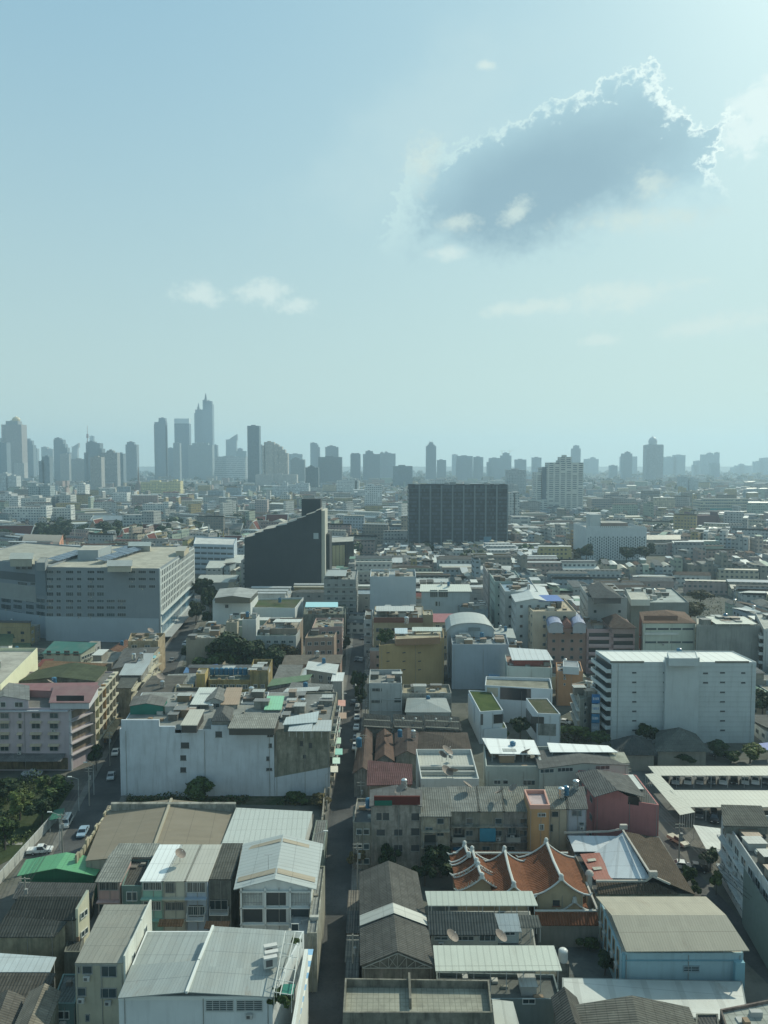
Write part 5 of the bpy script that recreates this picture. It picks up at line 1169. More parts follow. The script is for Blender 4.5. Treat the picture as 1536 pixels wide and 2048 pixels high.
b2.wins('F', [(u0, v0, u1, v1) for v0, v1 in ((1198, 1204), (1210, 1217), (1224, 1230)) for u0, u1 in ((3, 22), (27, 44), (52, 68), (73, 90))] + [(36, 1165, 55, 1170), (61, 1165, 71, 1170), (32, 1133, 40, 1139), (44, 1133, 52, 1139), (56, 1133, 64, 1139)], fr=(.36, .4, .42))
b2.ppx('F', 73, 1124, 92, 1189, glass((.08, .11, .13), .3), 'stair_glazing', .02, .4); b2.ppx('F', -79, 1233, 92.5, 1292, plaster((.35, .41, .45), .15), 'base_wall', .02, .3)
b2.ppx('F', -40, 1149, 72, 1152, plaster((.12, .14, .15), .2), 'shadow_joint', .02, .2); b2.ppx('F', -40, 1173, 72, 1190, plaster((.31, .33, .32), .3), 'bare_band', .02, .1)
roofbox(b2.t, 'pale gabled plant hut on the lower grey wing', [(20, 1118), (64, 1118), (68, 1106), (26, 1106)], Hh, 36.5, plaster((.4, .4, .34), .3), metal((.36, .38, .34), .8), 'gable')
roofbox(b2.t, 'small dark stair head where the lower wing meets the grey block', [(72, 1126), (90, 1126), (96, 1116), (80, 1116)], Hh, 36.5, plaster((.22, .25, .26), .3), slab((.3, .32, .3)))

# the dark stepped slab and its neighbours
Yd = 452.0
def face_pt(u, v, Y=Yd): return PY(u, v, Y)
prof = [(489, 1215), (652 - 9, 1215), (643, 1018), (632, 1022), (632, 1024), (612, 1030), (612, 1033), (594, 1037), (594, 1040), (574, 1046), (574, 1049), (552, 1052), (552, 1055), (527, 1059), (527, 1063), (510, 1066), (510, 1071), (489, 1075)]
t = thing('office_tower', 'windowless dark grey slab whose top climbs in steps to a square tower', 'office tower', (PY(566, 1200, Yd).x, Yd, 0))
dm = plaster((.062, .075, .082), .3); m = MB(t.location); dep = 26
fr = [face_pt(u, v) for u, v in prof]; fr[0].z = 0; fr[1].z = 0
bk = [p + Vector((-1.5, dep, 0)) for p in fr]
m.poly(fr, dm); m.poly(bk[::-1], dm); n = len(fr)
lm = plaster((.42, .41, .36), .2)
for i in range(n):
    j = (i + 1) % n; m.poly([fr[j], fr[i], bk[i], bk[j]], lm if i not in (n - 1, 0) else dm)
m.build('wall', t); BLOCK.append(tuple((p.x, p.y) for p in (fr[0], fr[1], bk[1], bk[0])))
a = face_pt(603, 998, Yd + 14); c_ = face_pt(641, 998, Yd + 14); m = MB(t.location); m.prism([a.xy, c_.xy, c_.xy + Vector((0, 10)), a.xy + Vector((0, 10))], 20, a.z, dm); m.build('lift_tower', t)
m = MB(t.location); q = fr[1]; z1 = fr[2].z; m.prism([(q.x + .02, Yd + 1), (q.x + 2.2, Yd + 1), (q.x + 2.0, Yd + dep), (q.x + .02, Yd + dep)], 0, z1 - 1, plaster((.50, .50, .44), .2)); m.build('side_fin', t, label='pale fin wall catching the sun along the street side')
m = MB(t.location); q = fr[1]; m.prism([(q.x + 2.2, Yd + 10), (q.x + 4.2, Yd + 10), (q.x + 4.0, Yd + dep + 8), (q.x + 2.2, Yd + dep + 8)], 0, 38, dm); m.build('annex', t)
p_ = [face_pt(u, v, Yd - .1) for u, v in ((627, 1078), (637, 1078), (637, 1066), (627, 1066))]; m = MB(t.location); m.prism([p_[0].xy, p_[1].xy, p_[1].xy + Vector((0, .09)), p_[0].xy + Vector((0, .09))], p_[0].z, p_[2].z, plaster((.36, .42, .43), .2)); m.build('pale_patch', t)
m = MB(t.location)
for v in (1100, 1130, 1160, 1185): q0, q1 = face_pt(489, v, Yd - .08), face_pt(642, v, Yd - .08); m.prism([q0.xy, q1.xy, q1.xy + Vector((0, .07)), q0.xy + Vector((0, .07))], q0.z, q0.z + .25, plaster((.06, .07, .075), .1))
m.build('panel_joints', t)
b = Bld('office_building', 'black glass cube office with a painted reflection of its neighbours', 'office block', [(650, 1086), (707, 1083), (708, 1073), (652, 1076)], 24, glass((.035, .04, .04), .18), slab((.42, .42, .38)), par=.2)
b.ppx('F', 664, 1090, 689, 1132, glass((.22, .20, .12), .22), 'painted_reflection', .01, .1)  # reflection of the neighbours put in as a tan pane colour
A, B = b.side('F'); L_ = (B - A).length
for k in range(9): b.panel('F', L_ * k / 8 - (.2 if k else 0), L_ * k / 8 + .05, 0, 24.4, paint((.06, .065, .065)), 'mullion', .12, .1)
b = Bld('apartment_building', 'grimy grey apartment house with ledges and a shelter roof beside the dark slab', 'apartment building', [(648, 1162), (712, 1162), (716, 1142), (654, 1142)], 22.5, plaster((.31, .33, .32), .6), slab((.3, .32, .31)), par=.8)
b.grid('F', 6, 4, 1.6, 1.3, z0=2, z1=22, fr=FR_G); b.ledge('F', [19, 15.8, 12.6, 9.2, 6], .6, .35, plaster((.4, .42, .4), .5)); b.grid('R', 6, 5, 1.5, 1.3, z0=2, z1=22)
canopy('low pitched grey shelter on the grimy apartment house roof', [(650, 1152), (692, 1152), (694, 1140), (656, 1140)], [24.8, 24.8, 25.6, 25.6], metal((.36, .39, .38), .7), z0=22.5, n=4)
b = Bld('office_building', 'white house with a glazed top floor and flat grey roof left of the dark slab', 'house', [(425, 1203), (501, 1203), (516, 1182), (438, 1182)], 17.0, plaster((.62, .66, .65), .2), slab((.34, .36, .35)), par=.3)
b.ppx('F', 430, 1194 + 3, 499, 1201, glass((.05, .05, .05)), 'top_glazing', .01, .1); b.wins('F', [(450, 1209, 457, 1216), (466, 1226, 478, 1230), (483, 1226, 500, 1230), (466, 1238, 478, 1243)], fr=FR_G)
upper('broad grey gabled roof over the glazed storey of the white house', [(430, 1196), (500, 1196), (516, 1180), (440, 1178)], 17.2, 19.6, glass((.06, .06, .05)), slab((.36, .38, .37)), 'gable', rise=1.0)
b = Bld('office_building', 'long low white wall building with a roof garden before the dark slab', 'house', [(501, 1218), (590, 1220), (607, 1198), (516, 1200)], 12.0, plaster((.56, .61, .62), .2), ground((.06, .09, .04), (.1, .1, .07), .1), par=.9)
b = Bld('apartment_building', 'building with a blue glass rooftop greenhouse and planted terrace', 'apartment building', [(606, 1232), (690, 1232), (693, 1212), (610, 1212)], 11, mould((.2, .22, .19)), slab((.16, .18, .15)), par=.8)
canopy('pale blue glazed greenhouse roof on the planted terrace', [(610, 1214), (676, 1214), (676, 1204), (612, 1204)], [14.5, 14.5, 16, 16], glass((.28, .45, .48), .25), z0=11, n=5)
b = Bld('house', 'small white cube house with a darker terrace on top', 'house', [(484, 1242), (512, 1242), (519, 1232), (490, 1232)], 14.0, plaster((.62, .65, .63), .3), slab((.2, .22, .18)), par=.7)
b = Bld('house', 'beige concrete stair tower beside the small white cube', 'house', [(452, 1246), (474, 1246), (478, 1240), (456, 1240)], 14.8, plaster((.40, .37, .29), .5), slab((.35, .33, .27)), par=.3)
b = Bld('house', 'low house with a cluttered roof left of the beige stair tower', 'house', [(405, 1268), (450, 1268), (456, 1252), (412, 1252)], 9.0, mould((.36, .35, .3)), slab((.25, .25, .21)), par=.7)
b = Bld('apartment_building', 'beige house with a plain grey flat roof left of the big trees', 'house', [(372, 1280), (444, 1278), (450, 1268), (384, 1270)], 13.0, plaster((.36, .33, .26), .5), slab((.32, .34, .32)), par=.6)
b = Bld('apartment_building', 'brown walled house with white roof sheets behind the big trees', 'house', [(520, 1262), (595, 1262), (606, 1240), (540, 1240)], 14.0, plaster((.30, .25, .20), .5), slab((.34, .3, .24)), par=1.0)
canopy('white sheet roof standing on the brown walled house', [(545, 1244), (600, 1244), (605, 1238), (552, 1238)], [17, 17, 17.3, 17.3], metal((.66, .68, .64), .7), z0=14, n=4)
b = Bld('apartment_building', 'pale blue fronted house with planted window ledges behind the big trees', 'house', [(512, 1275), (592, 1275), (600, 1262), (516, 1262)], 12.6, plaster((.38, .42, .42), .5), slab((.2, .24, .18)), par=.7); b.grid('F', 3, 5, 1.8, 1.2, z0=2, z1=12.5)
b = Bld('apartment_building', 'reddish brown walled house with a tank on its weedy roof', 'house', [(610, 1280), (668, 1278), (676, 1262), (620, 1262)], 12.5, plaster((.35, .27, .22), .5), slab((.22, .2, .15)), par=.8); b.grid('F', 3, 4, 1.7, 1.4, z0=2)
b = Bld('apartment_building', 'dusty pink house on the street beside the reddish brown one', 'house', [(624, 1260), (684, 1257), (687, 1240), (632, 1240)], 14.2, plaster((.42, .30, .27), .5), slab((.3, .28, .22)), par=.9); b.grid('R', 4, 3, 1.5, 1.4); b.grid('F', 4, 4, 1.5, 1.4)
b = Bld('house', 'long low brown eaved house behind the tilted white slab roof', 'house', [(565, 1330), (680, 1326), (684, 1310), (572, 1312)], 8.0, plaster((.36, .26, .22), .5), fibre((.2, .18, .15)), 'shed', zs=[8, 8, 9, 9])
b = Bld('office_building', 'pale blue office block with ribbon windows behind the grey block', 'office block', [(387, 1090), (468, 1092), (474, 1078), (392, 1075)], 21, plaster((.46, .54, .60), .2), slab((.55, .57, .55)), par=.9)
b.grid('F', 5, 6, 6.5, 1.6, z0=1, z1=21, fr=(.5, .56, .6)); b.ledge('F', [17, 13, 9, 5], .5, .4, plaster((.5, .58, .64), .1))
b = Bld('warehouse', 'low sheds with white roofs between the pale blue office and the dark slab', 'warehouse', [(395, 1165), (470, 1165), (478, 1150), (402, 1150)], 7, plaster((.4, .42, .4), .4), metal((.42, .43, .38), .8), 'gable', rise=1.2, axis='x')
for i, q in enumerate((([(385, 1120), (410, 1120), (416, 1108), (392, 1108)], 'small'), ([(412, 1136), (445, 1136), (452, 1122), (420, 1122)], 'middle'), ([(448, 1126), (482, 1126), (488, 1110), (456, 1110)], 'larger'))):
    b = Bld('house', '%s white roofed house beneath the pale blue office block' % q[1], 'house', q[0], 9 + i, plaster((.45, .47, .46), .4), metal((.55, .56, .5), .8), ('flat', 'shed', 'shed')[i], zs=None if i == 0 else [9 + i, 9 + i, 11 + i, 11 + i]); b.grid('F', 3, 3, 1.8, 1.3)
# ------------------------------------------------------------------ east of the main street, bottom of the picture first
b = Bld('house', 'walled concrete roof court of pale ribbed slabs at the bottom edge', 'house', [(686, 2042), (985, 2042), (978, 1976), (690, 1972)], 11.2, mould((.26, .25, .21)), slab((.34, .34, .28), 1.4), par=1.1)
m = MB(b.t.location); q = P(816, 1965, 11.2); m.box(q.x, q.x + .3, q.y - 5, q.y, 11.25, 12.6, mould((.26, .25, .21))); m.build('cross_wall', b.t)
b = Bld('warehouse', 'long dark gabled warehouse crossed by a white roof strip with a bare truss end', 'warehouse', [(724, 1928), (866, 1928), (832, 1746), (722, 1746)], 8.4, mould((.26, .25, .22)), fibre((.125, .125, .115)), 'gable', rise=2.0, over=.3)
r0, r1 = b.cap; A, B = b.side('F'); hw = (B - A).length / 2
def on_roof(t0, t1, s, mat, name, lift=.10):
    """strip across the roof between fractions t0..t1 of the ridge, s = -1/1 slope"""
    m = MB(b.t.location)
    for sg in (-1, 1):
        A0_, B0_ = (b.pts[0], b.pts[3]) if sg < 0 else (b.pts[1], b.pts[2]); k = .3 / hw
        def e(t_): p = A0_.lerp(B0_, t_); c__ = r0.xy.lerp(r1.xy, t_); return Vector((p.x + (p.x - c__.x) * k, p.y, 8.4 - 2.0 * k + .1 + lift))
        q = [e(t0), r0.lerp(r1, t0) + Vector((0, 0, lift)), r0.lerp(r1, t1) + Vector((0, 0, lift)), e(t1)]; m.slabpoly(q if sg < 0 else q[::-1], .08, mat, ud=r1 - r0)
    m.build(name, b.t)
on_roof(.36, .47, 0, metal((.50, .51, .47), 1.2, .6), 'white_roof_strip', .22)
m = MB(b.t.location); a, c_ = P(724, 1930, 8.3), P(866, 1930, 8.3); y_ = a.y - .25; tp = Vector(((a.x + c_.x) / 2, y_, 10.2)); tmx = paint((.42, .42, .38))
a.y = c_.y = y_; a.z = c_.z = 8.0
m.bar(a, c_, .07, tmx); m.bar(a, tp, .07, tmx); m.bar(tp, c_, .07, tmx)
for k in range(1, 8):
    q = a.lerp(c_, k / 8); hgt = 8.0 + 2.2 * (1 - abs(k / 4 - 1)); m.bar(q, (q.x, y_, hgt), .05, tmx); nx = a.lerp(c_, (k + 1) / 8 if k < 4 else (k - 1) / 8); m.bar((q.x, y_, hgt), nx, .04, tmx)
m.build('truss', b.t)
LM = metal((.66, .68, .58), .95, .5, .12)
canopy('upper long cream white corrugated canopy before the orange temple', [(856, 1811), (1076, 1811), (1064, 1782), (850, 1782)], [9.8, 9.8, 10.8, 10.8], LM, n=7)
b = Bld('house', 'house with dark corrugated roof and small blue hut between the two white canopies', 'house', [(864, 1893), (1072, 1893), (1060, 1822), (858, 1822)], 6.2, plaster((.42, .42, .38), .5), slab((.14, .15, .14)), par=.0)
b2 = Bld('rooftop_shed', 'old dark corrugated lean-to with broken sheets under the upper white canopy', 'lean-to', [(862, 1866), (996, 1866), (985, 1830), (860, 1828)], 8.6, plaster((.5, .5, .45), .4), fibre((.085, .10, .10)), 'shed', zs=[8.2, 8.2, 9.4, 9.4], z0=6.3, block=False)
b2.wins('F', [(868, 1872, 896, 1880), (912, 1871, 948, 1881), (958, 1869, 992, 1882)])
b2 = Bld('rooftop_shed', 'small pale blue hut with grey roof on the terrace under the canopies', 'hut', [(996, 1860), (1038, 1860), (1032, 1832), (988, 1832)], 8.8, plaster((.40, .46, .46), .3), metal((.34, .40, .42), .7), 'shed', zs=[8.4, 8.4, 9.2, 9.2], z0=6.3, block=False); b2.wins('F', [(1010, 1860, 1030, 1871)])
canopy('striped dark and white awning edge beside the pale blue hut', [(1040, 1855), (1084, 1855), (1076, 1830), (1031, 1830)], [8.6, 8.6, 9.2, 9.2], fibre((.13, .14, .13)), n=3, z0=6.2)
canopy('lower long white corrugated canopy with two mesh dishes before it', [(871, 1942), (1124, 1941), (1108, 1891), (866, 1891)], [8.4, 8.4, 9.6, 9.6], LM, n=8)
b = Bld('house', 'dark teal walled house in shade under the lower white canopy', 'house', [(875, 2005), (1122, 2005), (1108, 1955), (872, 1950)], 5.2, plaster((.17, .21, .21), .5), slab((.14, .15, .14)), par=.5)
b.wins('F', [(980, 1985 + 12, 1000, 2008), (1045, 1984 + 12, 1070, 2008)])
for i, (u, v) in enumerate(((903, 1884), (1000, 1884))): p = P(u, v, 9.0); place('dish', make_dish(), (p.x, p.y, 8.3), .3, .95, ('first mesh dish behind the lower white canopy, nearer the warehouse', 'second mesh dish behind the lower white canopy, nearer the temple')[i])
sph = thing('water_tank', 'shiny round white tank at the end of the lower white canopy', 'water tank', tuple(P(1126, 1921, 3))); m = MB(sph.location); q = Vector(sph.location); m.prism([(q.x + .75 * math.cos(a), q.y + .75 * math.sin(a)) for a in [i * math.pi / 6 for i in range(12)]], q.z, q.z + 1.5, paint((.7, .72, .7), .15)); m.dome((q.x, q.y, q.z + 1.5), .75, paint((.7, .72, .7), .15), .5); m.build('tank', sph)
m = MB(sph.location); m.box(q.x - .8, q.x + .8, q.y - .8, q.y + .8, 0, q.z - .01, mould((.3, .3, .27))); m.build('plinth', sph)
canopy('sloping cream sheet roof beside the bottom edge court', [(990, 2055), (1040, 2055), (1026, 2003), (984, 1999)], [7.5, 7.5, 8.2, 8.2], metal((.55, .56, .50), 1.6), n=3)
b = Bld('old_house', 'narrow dark tiled gable roof leaning in at the bottom edge', 'house', [(1122, 2062), (1176, 2062), (1150, 1996), (1108, 1996)], 7.6, mould((.25, .24, .2)), fibre((.11, .11, .10)), 'gable', rise=1.3)
b = Bld('old_house', 'large grey brown gabled roof at the bottom edge', 'house', [(1158, 2080), (1400, 2080), (1374, 2018), (1155, 2014)], 8.0, mould((.25, .24, .2)), fibre((.155, .155, .135)), 'gable', rise=1.4)
b = Bld('old_house', 'dark low roof left of the pale panelled roof in the corner', 'house', [(1390, 2070), (1440, 2070), (1436, 2030), (1392, 2030)], 7.6, mould((.2, .2, .18)), fibre((.10, .10, .095)), par=.2)
b = Bld('house', 'pale panelled flat roof in the bottom corner beside brown eaves', 'house', [(1455, 2070), (1570, 2070), (1560, 2000), (1440, 2024)], 7.8, mould((.25, .2, .18)), slab((.38, .40, .36), 2.2), par=.4)
p = P(1300, 1992, 3.2)
b = Bld('yard_shed', 'wide flat white and grey sheet roof in front of the blue building', 'shed', [(1126, 2014), (1500, 2046), (1484, 1962), (1124, 1955)], 3.6, plaster((.3, .33, .32), .3), metal((.55, .58, .55), 5.0, .5, .35), 'flat', par=0)
pts = [P(u, v, 3.75) for u, v in ((1126, 2012), (1492, 2042), (1500, 1992), (1480, 1952), (1124, 1955))]
# blue building
BW = plaster((.37, .54, .60), .4)
b = Bld('workshop', 'light blue walled hall under a big overhanging cream corrugated roof', 'workshop', [(1243, 1906), (1487, 1906), (1400, 1800), (1200, 1800)], 7.2, BW, metal((.56, .52, .43), .7, .55, .25), 'flat', par=0)
zr = [(1252, 1903, 8.0), (1499, 1901, 8.0), (1452, 1830, 10.2), (1223, 1830, 10.2)]; zr2 = [(1223, 1830, 10.2), (1452, 1830, 10.2), (1412, 1793, 8.6), (1192, 1793, 8.6)]
sheets(b.t, [zr, zr2], metal((.38, .355, .28), .42, .6, .25))
for k in range(7):
    A, B = b.side('F'); q = A.lerp(B, k / 6); m = MB(b.t.location); m.bar((q.x, q.y + .1, 7.2), (q.x, q.y + .1, 8.0), .08, paint((.3, .3, .3))); m.build('post', b.t)
b.wins('F', [(1366, 1930, 1399, 1944)], style='louvre', fr=(.3, .4, .44)); b.grid('L', 2, 5, 1.3, 2.2, style='one', z0=1, z1=7, fr=(.4, .3, .2)); b.panel('F', .1, .5, 0, 7.1, plaster((.22, .40, .48), .3), 'pilaster', .01, .2); b.ledge('F', [6.0], .15, .15, plaster((.2, .38, .46), .3))
A, B = b.side('F'); b.panel('F', (B - A).length - 1.5, (B - A).length - .1, 0, 6.2, plaster((.26, .48, .56), .2), 'buttress', .01, .8)
# old shrine courtyard house
b = Bld('courtyard_house', 'old shrine house with broad white sheet roofs and brown tiles around a red roofed court', 'shrine', [(1190, 1788), (1388, 1788), (1318, 1672), (1130, 1672)], 5.4, mould((.32, .30, .27)), slab((.10, .10, .095)), par=.0)
WS = metal((.55, .60, .63), 2.6, .5, .12); BT = fibre((.105, .085, .065))
sheets(b.t, [[(1148, 1703, 6.0), (1205, 1703, 6.2), (1240, 1672, 7.2), (1135, 1671, 6.8)], [(1215, 1756, 6.0), (1300, 1757, 7.4), (1246, 1664, 8.6), (1188, 1706, 6.2)]], WS, 'white_roof')
sheets(b.t, [[(1302, 1752, 8.3), (1390, 1789, 5.6), (1318, 1676, 5.6), (1246, 1662, 8.8)], [(1196, 1788, 5.7), (1360, 1788, 5.7), (1312, 1765, 6.9), (1192, 1762, 6.4)]], BT, 'tiled_roof')
sheets(b.t, [[(1188, 1759, 6.1), (1226, 1759, 6.1), (1199, 1705, 6.6), (1160, 1708, 6.4)]], metal((.30, .09, .06), .6, .5, .3), 'red_roof')
for q in ([(1177, 1723, 6.5), (1193, 1721, 6.5), (1190, 1716, 6.6), (1174, 1718, 6.6)], [(1188, 1740, 6.35), (1205, 1738, 6.35), (1202, 1733, 6.45), (1184, 1734, 6.4)]): sheets(b.t, [[(u, v, z + .08) for u, v, z in q]], metal((.4, .4, .33), 1.0), 'skylight', .04)
tr = plaster((.50, .47, .42), .4)
for q in (((1128, 1665, 7.2), (1215, 1663, 7.4)), ((1215, 1663, 7.4), (1247, 1657, 9.0)), ((1192, 1762, 6.9), (1292, 1762, 6.9)), ((1292, 1762, 7.2), (1305, 1752, 8.8)), ((1305, 1752, 8.8), (1340, 1768, 7.2)), ((1246, 1661, 9.1), (1303, 1751, 8.7)), ((1172, 1765, 6.5), (1195, 1820, 6.2))):
    m = MB(b.t.location); m.bar(P(*q[0]), P(*q[1]), .22, tr); m.build('ridge_wall', b.t)
for u, v, z in ((1247, 1656, 9.0), (1306, 1750, 8.8)): m = MB(b.t.location); q = P(u, v, z); m.box(q.x - .7, q.x + .7, q.y - .3, q.y + .3, z - .2, z + .7, tr); m.build('ridge_end', b.t)
q = P(1179, 1745, 8.0); st = thing('gate_finial', 'pale round finial crowning the white gate wall by the temple', 'ornament', (q.x, q.y, 0)); m = MB(st.location); m.box(q.x - .4, q.x + .4, q.y - .4, q.y + .4, 0, 7.6, plaster((.5, .48, .44), .4)); m.build('pillar', st); m = MB(st.location); m.dome((q.x, q.y, 7.65), .75, plaster((.5, .47, .42), .3), .8, 12, 4); m.build('ball', st)

# orange tiled Chinese temple with swept gables
OT = tile((.205, .085, .045)); TW = plaster((.58, .60, .57), .25)
def swept(label, px, H, rise, over=.9, dragon=False, wallc=(.52, .43, .29), z0=0, nm='temple_hall', window_=True, cat='temple'):
    b = Bld(nm, label, cat, px, H, plaster(wallc, .35), OT, 'curve', rise=rise, over=over, z0=z0)
    R0, R1 = b.R0, b.R1
    for R, nm in ((R0, 'front_verge'), (R1, 'rear_verge')):
        m = MB(b.t.location)
        for i in range(len(R) - 1): m.bar(R[i] + Vector((0, 0, .14)), R[i + 1] + Vector((0, 0, .14)), .16, TW, 6)
        for e, s_ in ((R[0], -1), (R[-1], 1)): m.bar(e + Vector((0, 0, .1)), e + Vector((s_ * .5, 0, .55)), (.2, .06), TW, 6)
        m.build(nm, b.t)
    k = len(R0) // 2; m = MB(b.t.location); a, c_ = R0[k] + Vector((0, 0, .35)), R1[k] + Vector((0, 0, .35)); mid = (a + c_) / 2 - Vector((0, 0, .35))
    m.bar(a, mid, .24, TW, 6); m.bar(mid, c_, .24, TW, 6); m.build('ridge', b.t)
    for q in (R0[k], R1[k]): m = MB(b.t.location); m.bar(q + Vector((0, 0, .1)), q + Vector((0, 0, .8)), (.5, .3), TW, 8); m.bar(q + Vector((0, 0, .8)), q + Vector((0, 0, 1.05)), (.4, .2), TW, 8); m.build('ridge_end', b.t)
    if dragon:
        m = MB(b.t.location); rr = random.Random(3)
        for i in range(len(R0) - 1):
            for s_ in range(3): q = R0[i].lerp(R0[i + 1], s_ / 3); m.bar(q + Vector((0, 0, .2)), q + Vector((rr.uniform(-.25, .25), rr.uniform(-.2, .2), rr.uniform(.5, .95))), (.12, .04), paint(rr.choice([(.5, .42, .32), (.42, .22, .14), (.35, .4, .36)])), 4)
        m.build('ridge_figures', b.t)
    return b
b = swept('largest orange tiled temple hall with a cream gable facing the canopies', [(1074, 1787), (1166, 1787), (1140, 1722), (1048, 1722)], 6.8, 2.8)
b.wins('F', [(1105, 1800, 1120, 1812)], style='hole', fr=(.3, .12, .08))
b = swept('middle orange temple hall with a long white ridge', [(996, 1792), (1056, 1792), (1038, 1730), (982, 1730)], 6.8, 2.0)
b = swept('small orange temple roof with figures crowding its gable in front', [(922, 1778), (1002, 1778), (994, 1758), (916, 1758)], 6.3, 2.3, dragon=True)
b = swept('second ornate orange temple roof stacked behind the front one', [(918, 1752), (990, 1752), (978, 1730), (914, 1732)], 6.3, 2.1, dragon=True)
b = swept('rearmost little orange temple roof with twin white curls', [(912, 1728), (960, 1728), (952, 1716), (910, 1716)], 6.3, 1.7)
b = Bld('temple_gallery', 'low orange tiled gallery roof running along the back of the temple court', 'temple gallery', [(908, 1722), (1140, 1722), (1136, 1708), (906, 1708)], 6.0, plaster((.5, .42, .3), .3), OT, 'shed', zs=[5.6, 5.6, 6.6, 6.6], over=.3)
m = MB(b.t.location); a, c_ = P(906, 1706, 6.9), P(1136, 1706, 6.9); m.bar(a, c_, .22, TW); m.build('ridge', b.t)
b = Bld('temple_gallery', 'orange tiled front gallery wall with white coping beside the blue hall', 'temple gallery', [(1076, 1848), (1196, 1848), (1192, 1826), (1072, 1826)], 4.6, plaster((.26, .26, .23), .6), OT, 'shed', zs=[4.0, 4.0, 5.0, 5.0], over=.2)
m = MB(b.t.location); a, c_ = P(1070, 1822, 5.2), P(1194, 1822, 5.2); m.bar(a, c_, .22, TW); m.build('coping', b.t)
b = swept('little orange lean-to gable squeezed beside the largest temple hall', [(1120, 1822), (1176, 1822), (1164, 1796), (1112, 1796)], 3.6, 1.6, over=.3)

# the long grimy apartment row
def rowb(label, px, H, wall, roofm, kind='shed', zs=None, name='apartment_building', **k): return Bld(name, label, 'apartment house', px, H, wall, roofm, kind, zs=zs or [H, H, H + 1.2, H + 1.2], over=.3, **k)
GM = mould((.36, .34, .29))
b = rowb('grimy bare concrete end house of the long row beside the main street', [(706, 1650), (745, 1650), (752, 1590), (714, 1590)], 9.0, GM, slab((.15, .16, .16)), 'flat', par=.5)
b.grid('F', 3, 2, 1.5, 1.3, z0=0)
b = rowb('mouldy apartment house with a red and green storey under a wide grey roof', [(742, 1612), (842, 1612), (842, 1570), (742, 1570)], 13.0, mould((.38, .35, .31)), fibre((.16, .165, .165)), 'gable', rise=1.0)
b.wins('F', [(753, 1626, 763, 1640), (766, 1626, 778, 1640), (823, 1627, 839, 1640), (753, 1659, 770, 1671), (788, 1659, 805, 1671), (822, 1657, 839, 1670), (788, 1690, 805, 1702), (822, 1690, 839, 1702)], style='hole', fr=(.3, .3, .27))
b.ppx('F', 748, 1591, 840, 1608, plaster((.13, .035, .03), .5), 'red_storey', .01, .4); b.ppx('F', 749, 1599, 784, 1609, plaster((.02, .14, .10), .3), 'green_screen', .42, .1)
b = rowb('old red brown roof stepping down behind the mouldy apartment house', [(736, 1570), (822, 1568), (822, 1530), (738, 1524)], 10.5, mould((.3, .22, .18)), fibre((.14, .075, .075)), 'shed', zs=[10.3, 10.3, 11, 11])
cols = [((.42, .38, .30), 12.2), ((.33, .32, .28), 11.6), ((.40, .36, .30), 11.8), ((.30, .28, .26), 11.6)]
specs = [(842, 900, 1640, 1577, 'grey fibre roofed house in the row behind the big trees'), (900, 958, 1617, 1575, 'stained house of the row with balcony clutter'), (958, 1008, 1617, 1575, 'house of the row with a turquoise tarpaulin'), (1008, 1058, 1617, 1575, 'darkest house of the row with caged balconies')]
for i, (u0, u1, vf, vb_, lab) in enumerate(specs):
    b = rowb(lab, [(u0, 1632 if i == 0 else 1622), (u1, 1632 if i == 0 else 1622), (u1 - 6, vb_), (u0 - 4, vb_)], 11.4, mould(cols[i][0]), fibre(((.22, .23, .21), (.26, .27, .25), (.23, .24, .22), (.25, .26, .23))[i]))
    b.wins('F', [(u0 + 8, 1654, u0 + 24, 1668), (u0 + 32, 1636, u0 + 46, 1648), (u0 + 6, 1692, u0 + 22, 1704), (u0 + 30, 1660, u0 + 46, 1672)], fr=FR_G)
    b.ledge('F', [8.4, 5.2, 2.6], .9, .2); b.balcony('F', [5.4], .4, 3.2, .8, mat=plaster((.4, .4, .37), .6), rail=i % 2 == 0)
    if i == 2: b.ppx('F', 952 + 6, 1652, 990, 1678, paint((.04, .22, .32), .6), 'tarpaulin', 1.0, .05)
    if i == 1: b.ppx('F', 905, 1690, 934, 1704, paint((.03, .14, .26), .6), 'blue_sheet', 1.0, .05)
b = rowb('narrow orange fronted house with a pink walled rooftop terrace in the row', [(1060, 1618), (1100, 1618), (1090, 1575), (1048, 1575)], 13.2, plaster((.44, .27, .14), .4), slab((.55, .45, .45)), 'flat', par=0)
ring(_m := MB(b.t.location), b.pts, 13.2, 14.0, .3, plaster((.58, .33, .27), .2)); _m.build('pink_parapet', b.t)
b.wins('F', [(1075, 1625, 1092, 1634), (1078, 1648, 1088, 1660)], style='bars')
b = rowb('cream house with two windows per floor right of the orange fronted house', [(1100, 1617), (1135, 1617), (1130, 1575), (1092, 1575)], 11.4, plaster((.46, .42, .33), .6), fibre((.25, .26, .23)))
b.wins('F', [(1103, 1622, 1117, 1634), (1098, 1648, 1106, 1663)], fr=FR_G)
b = rowb('pale blue grey end house of the row before the red building', [(1135, 1617), (1173, 1617), (1166, 1575), (1130, 1575)], 11.4, plaster((.38, .40, .44), .5), fibre((.16, .17, .165)))
b.wins('F', [(1143, 1620, 1164, 1632), (1158, 1644, 1168, 1650)], fr=FR_G)
b = Bld('house', 'red painted building with a grey gabled roof and open corner terrace', 'house', [(1190, 1592), (1318, 1610), (1272, 1550), (1156, 1540)], 11.6, plaster((.50, .21, .20), .35), fibre((.12, .125, .12)), 'flat', par=0)
A, B = b.side('F')
sheets(b.t, [[(1188, 1594, 12.6), (1236, 1580, 14.2), (1192, 1538, 14.2), (1150, 1546, 12.6)], [(1236, 1580, 14.2), (1290, 1594, 12.6), (1256, 1550, 12.6), (1192, 1538, 14.2)]], fibre((.145, .15, .145)))
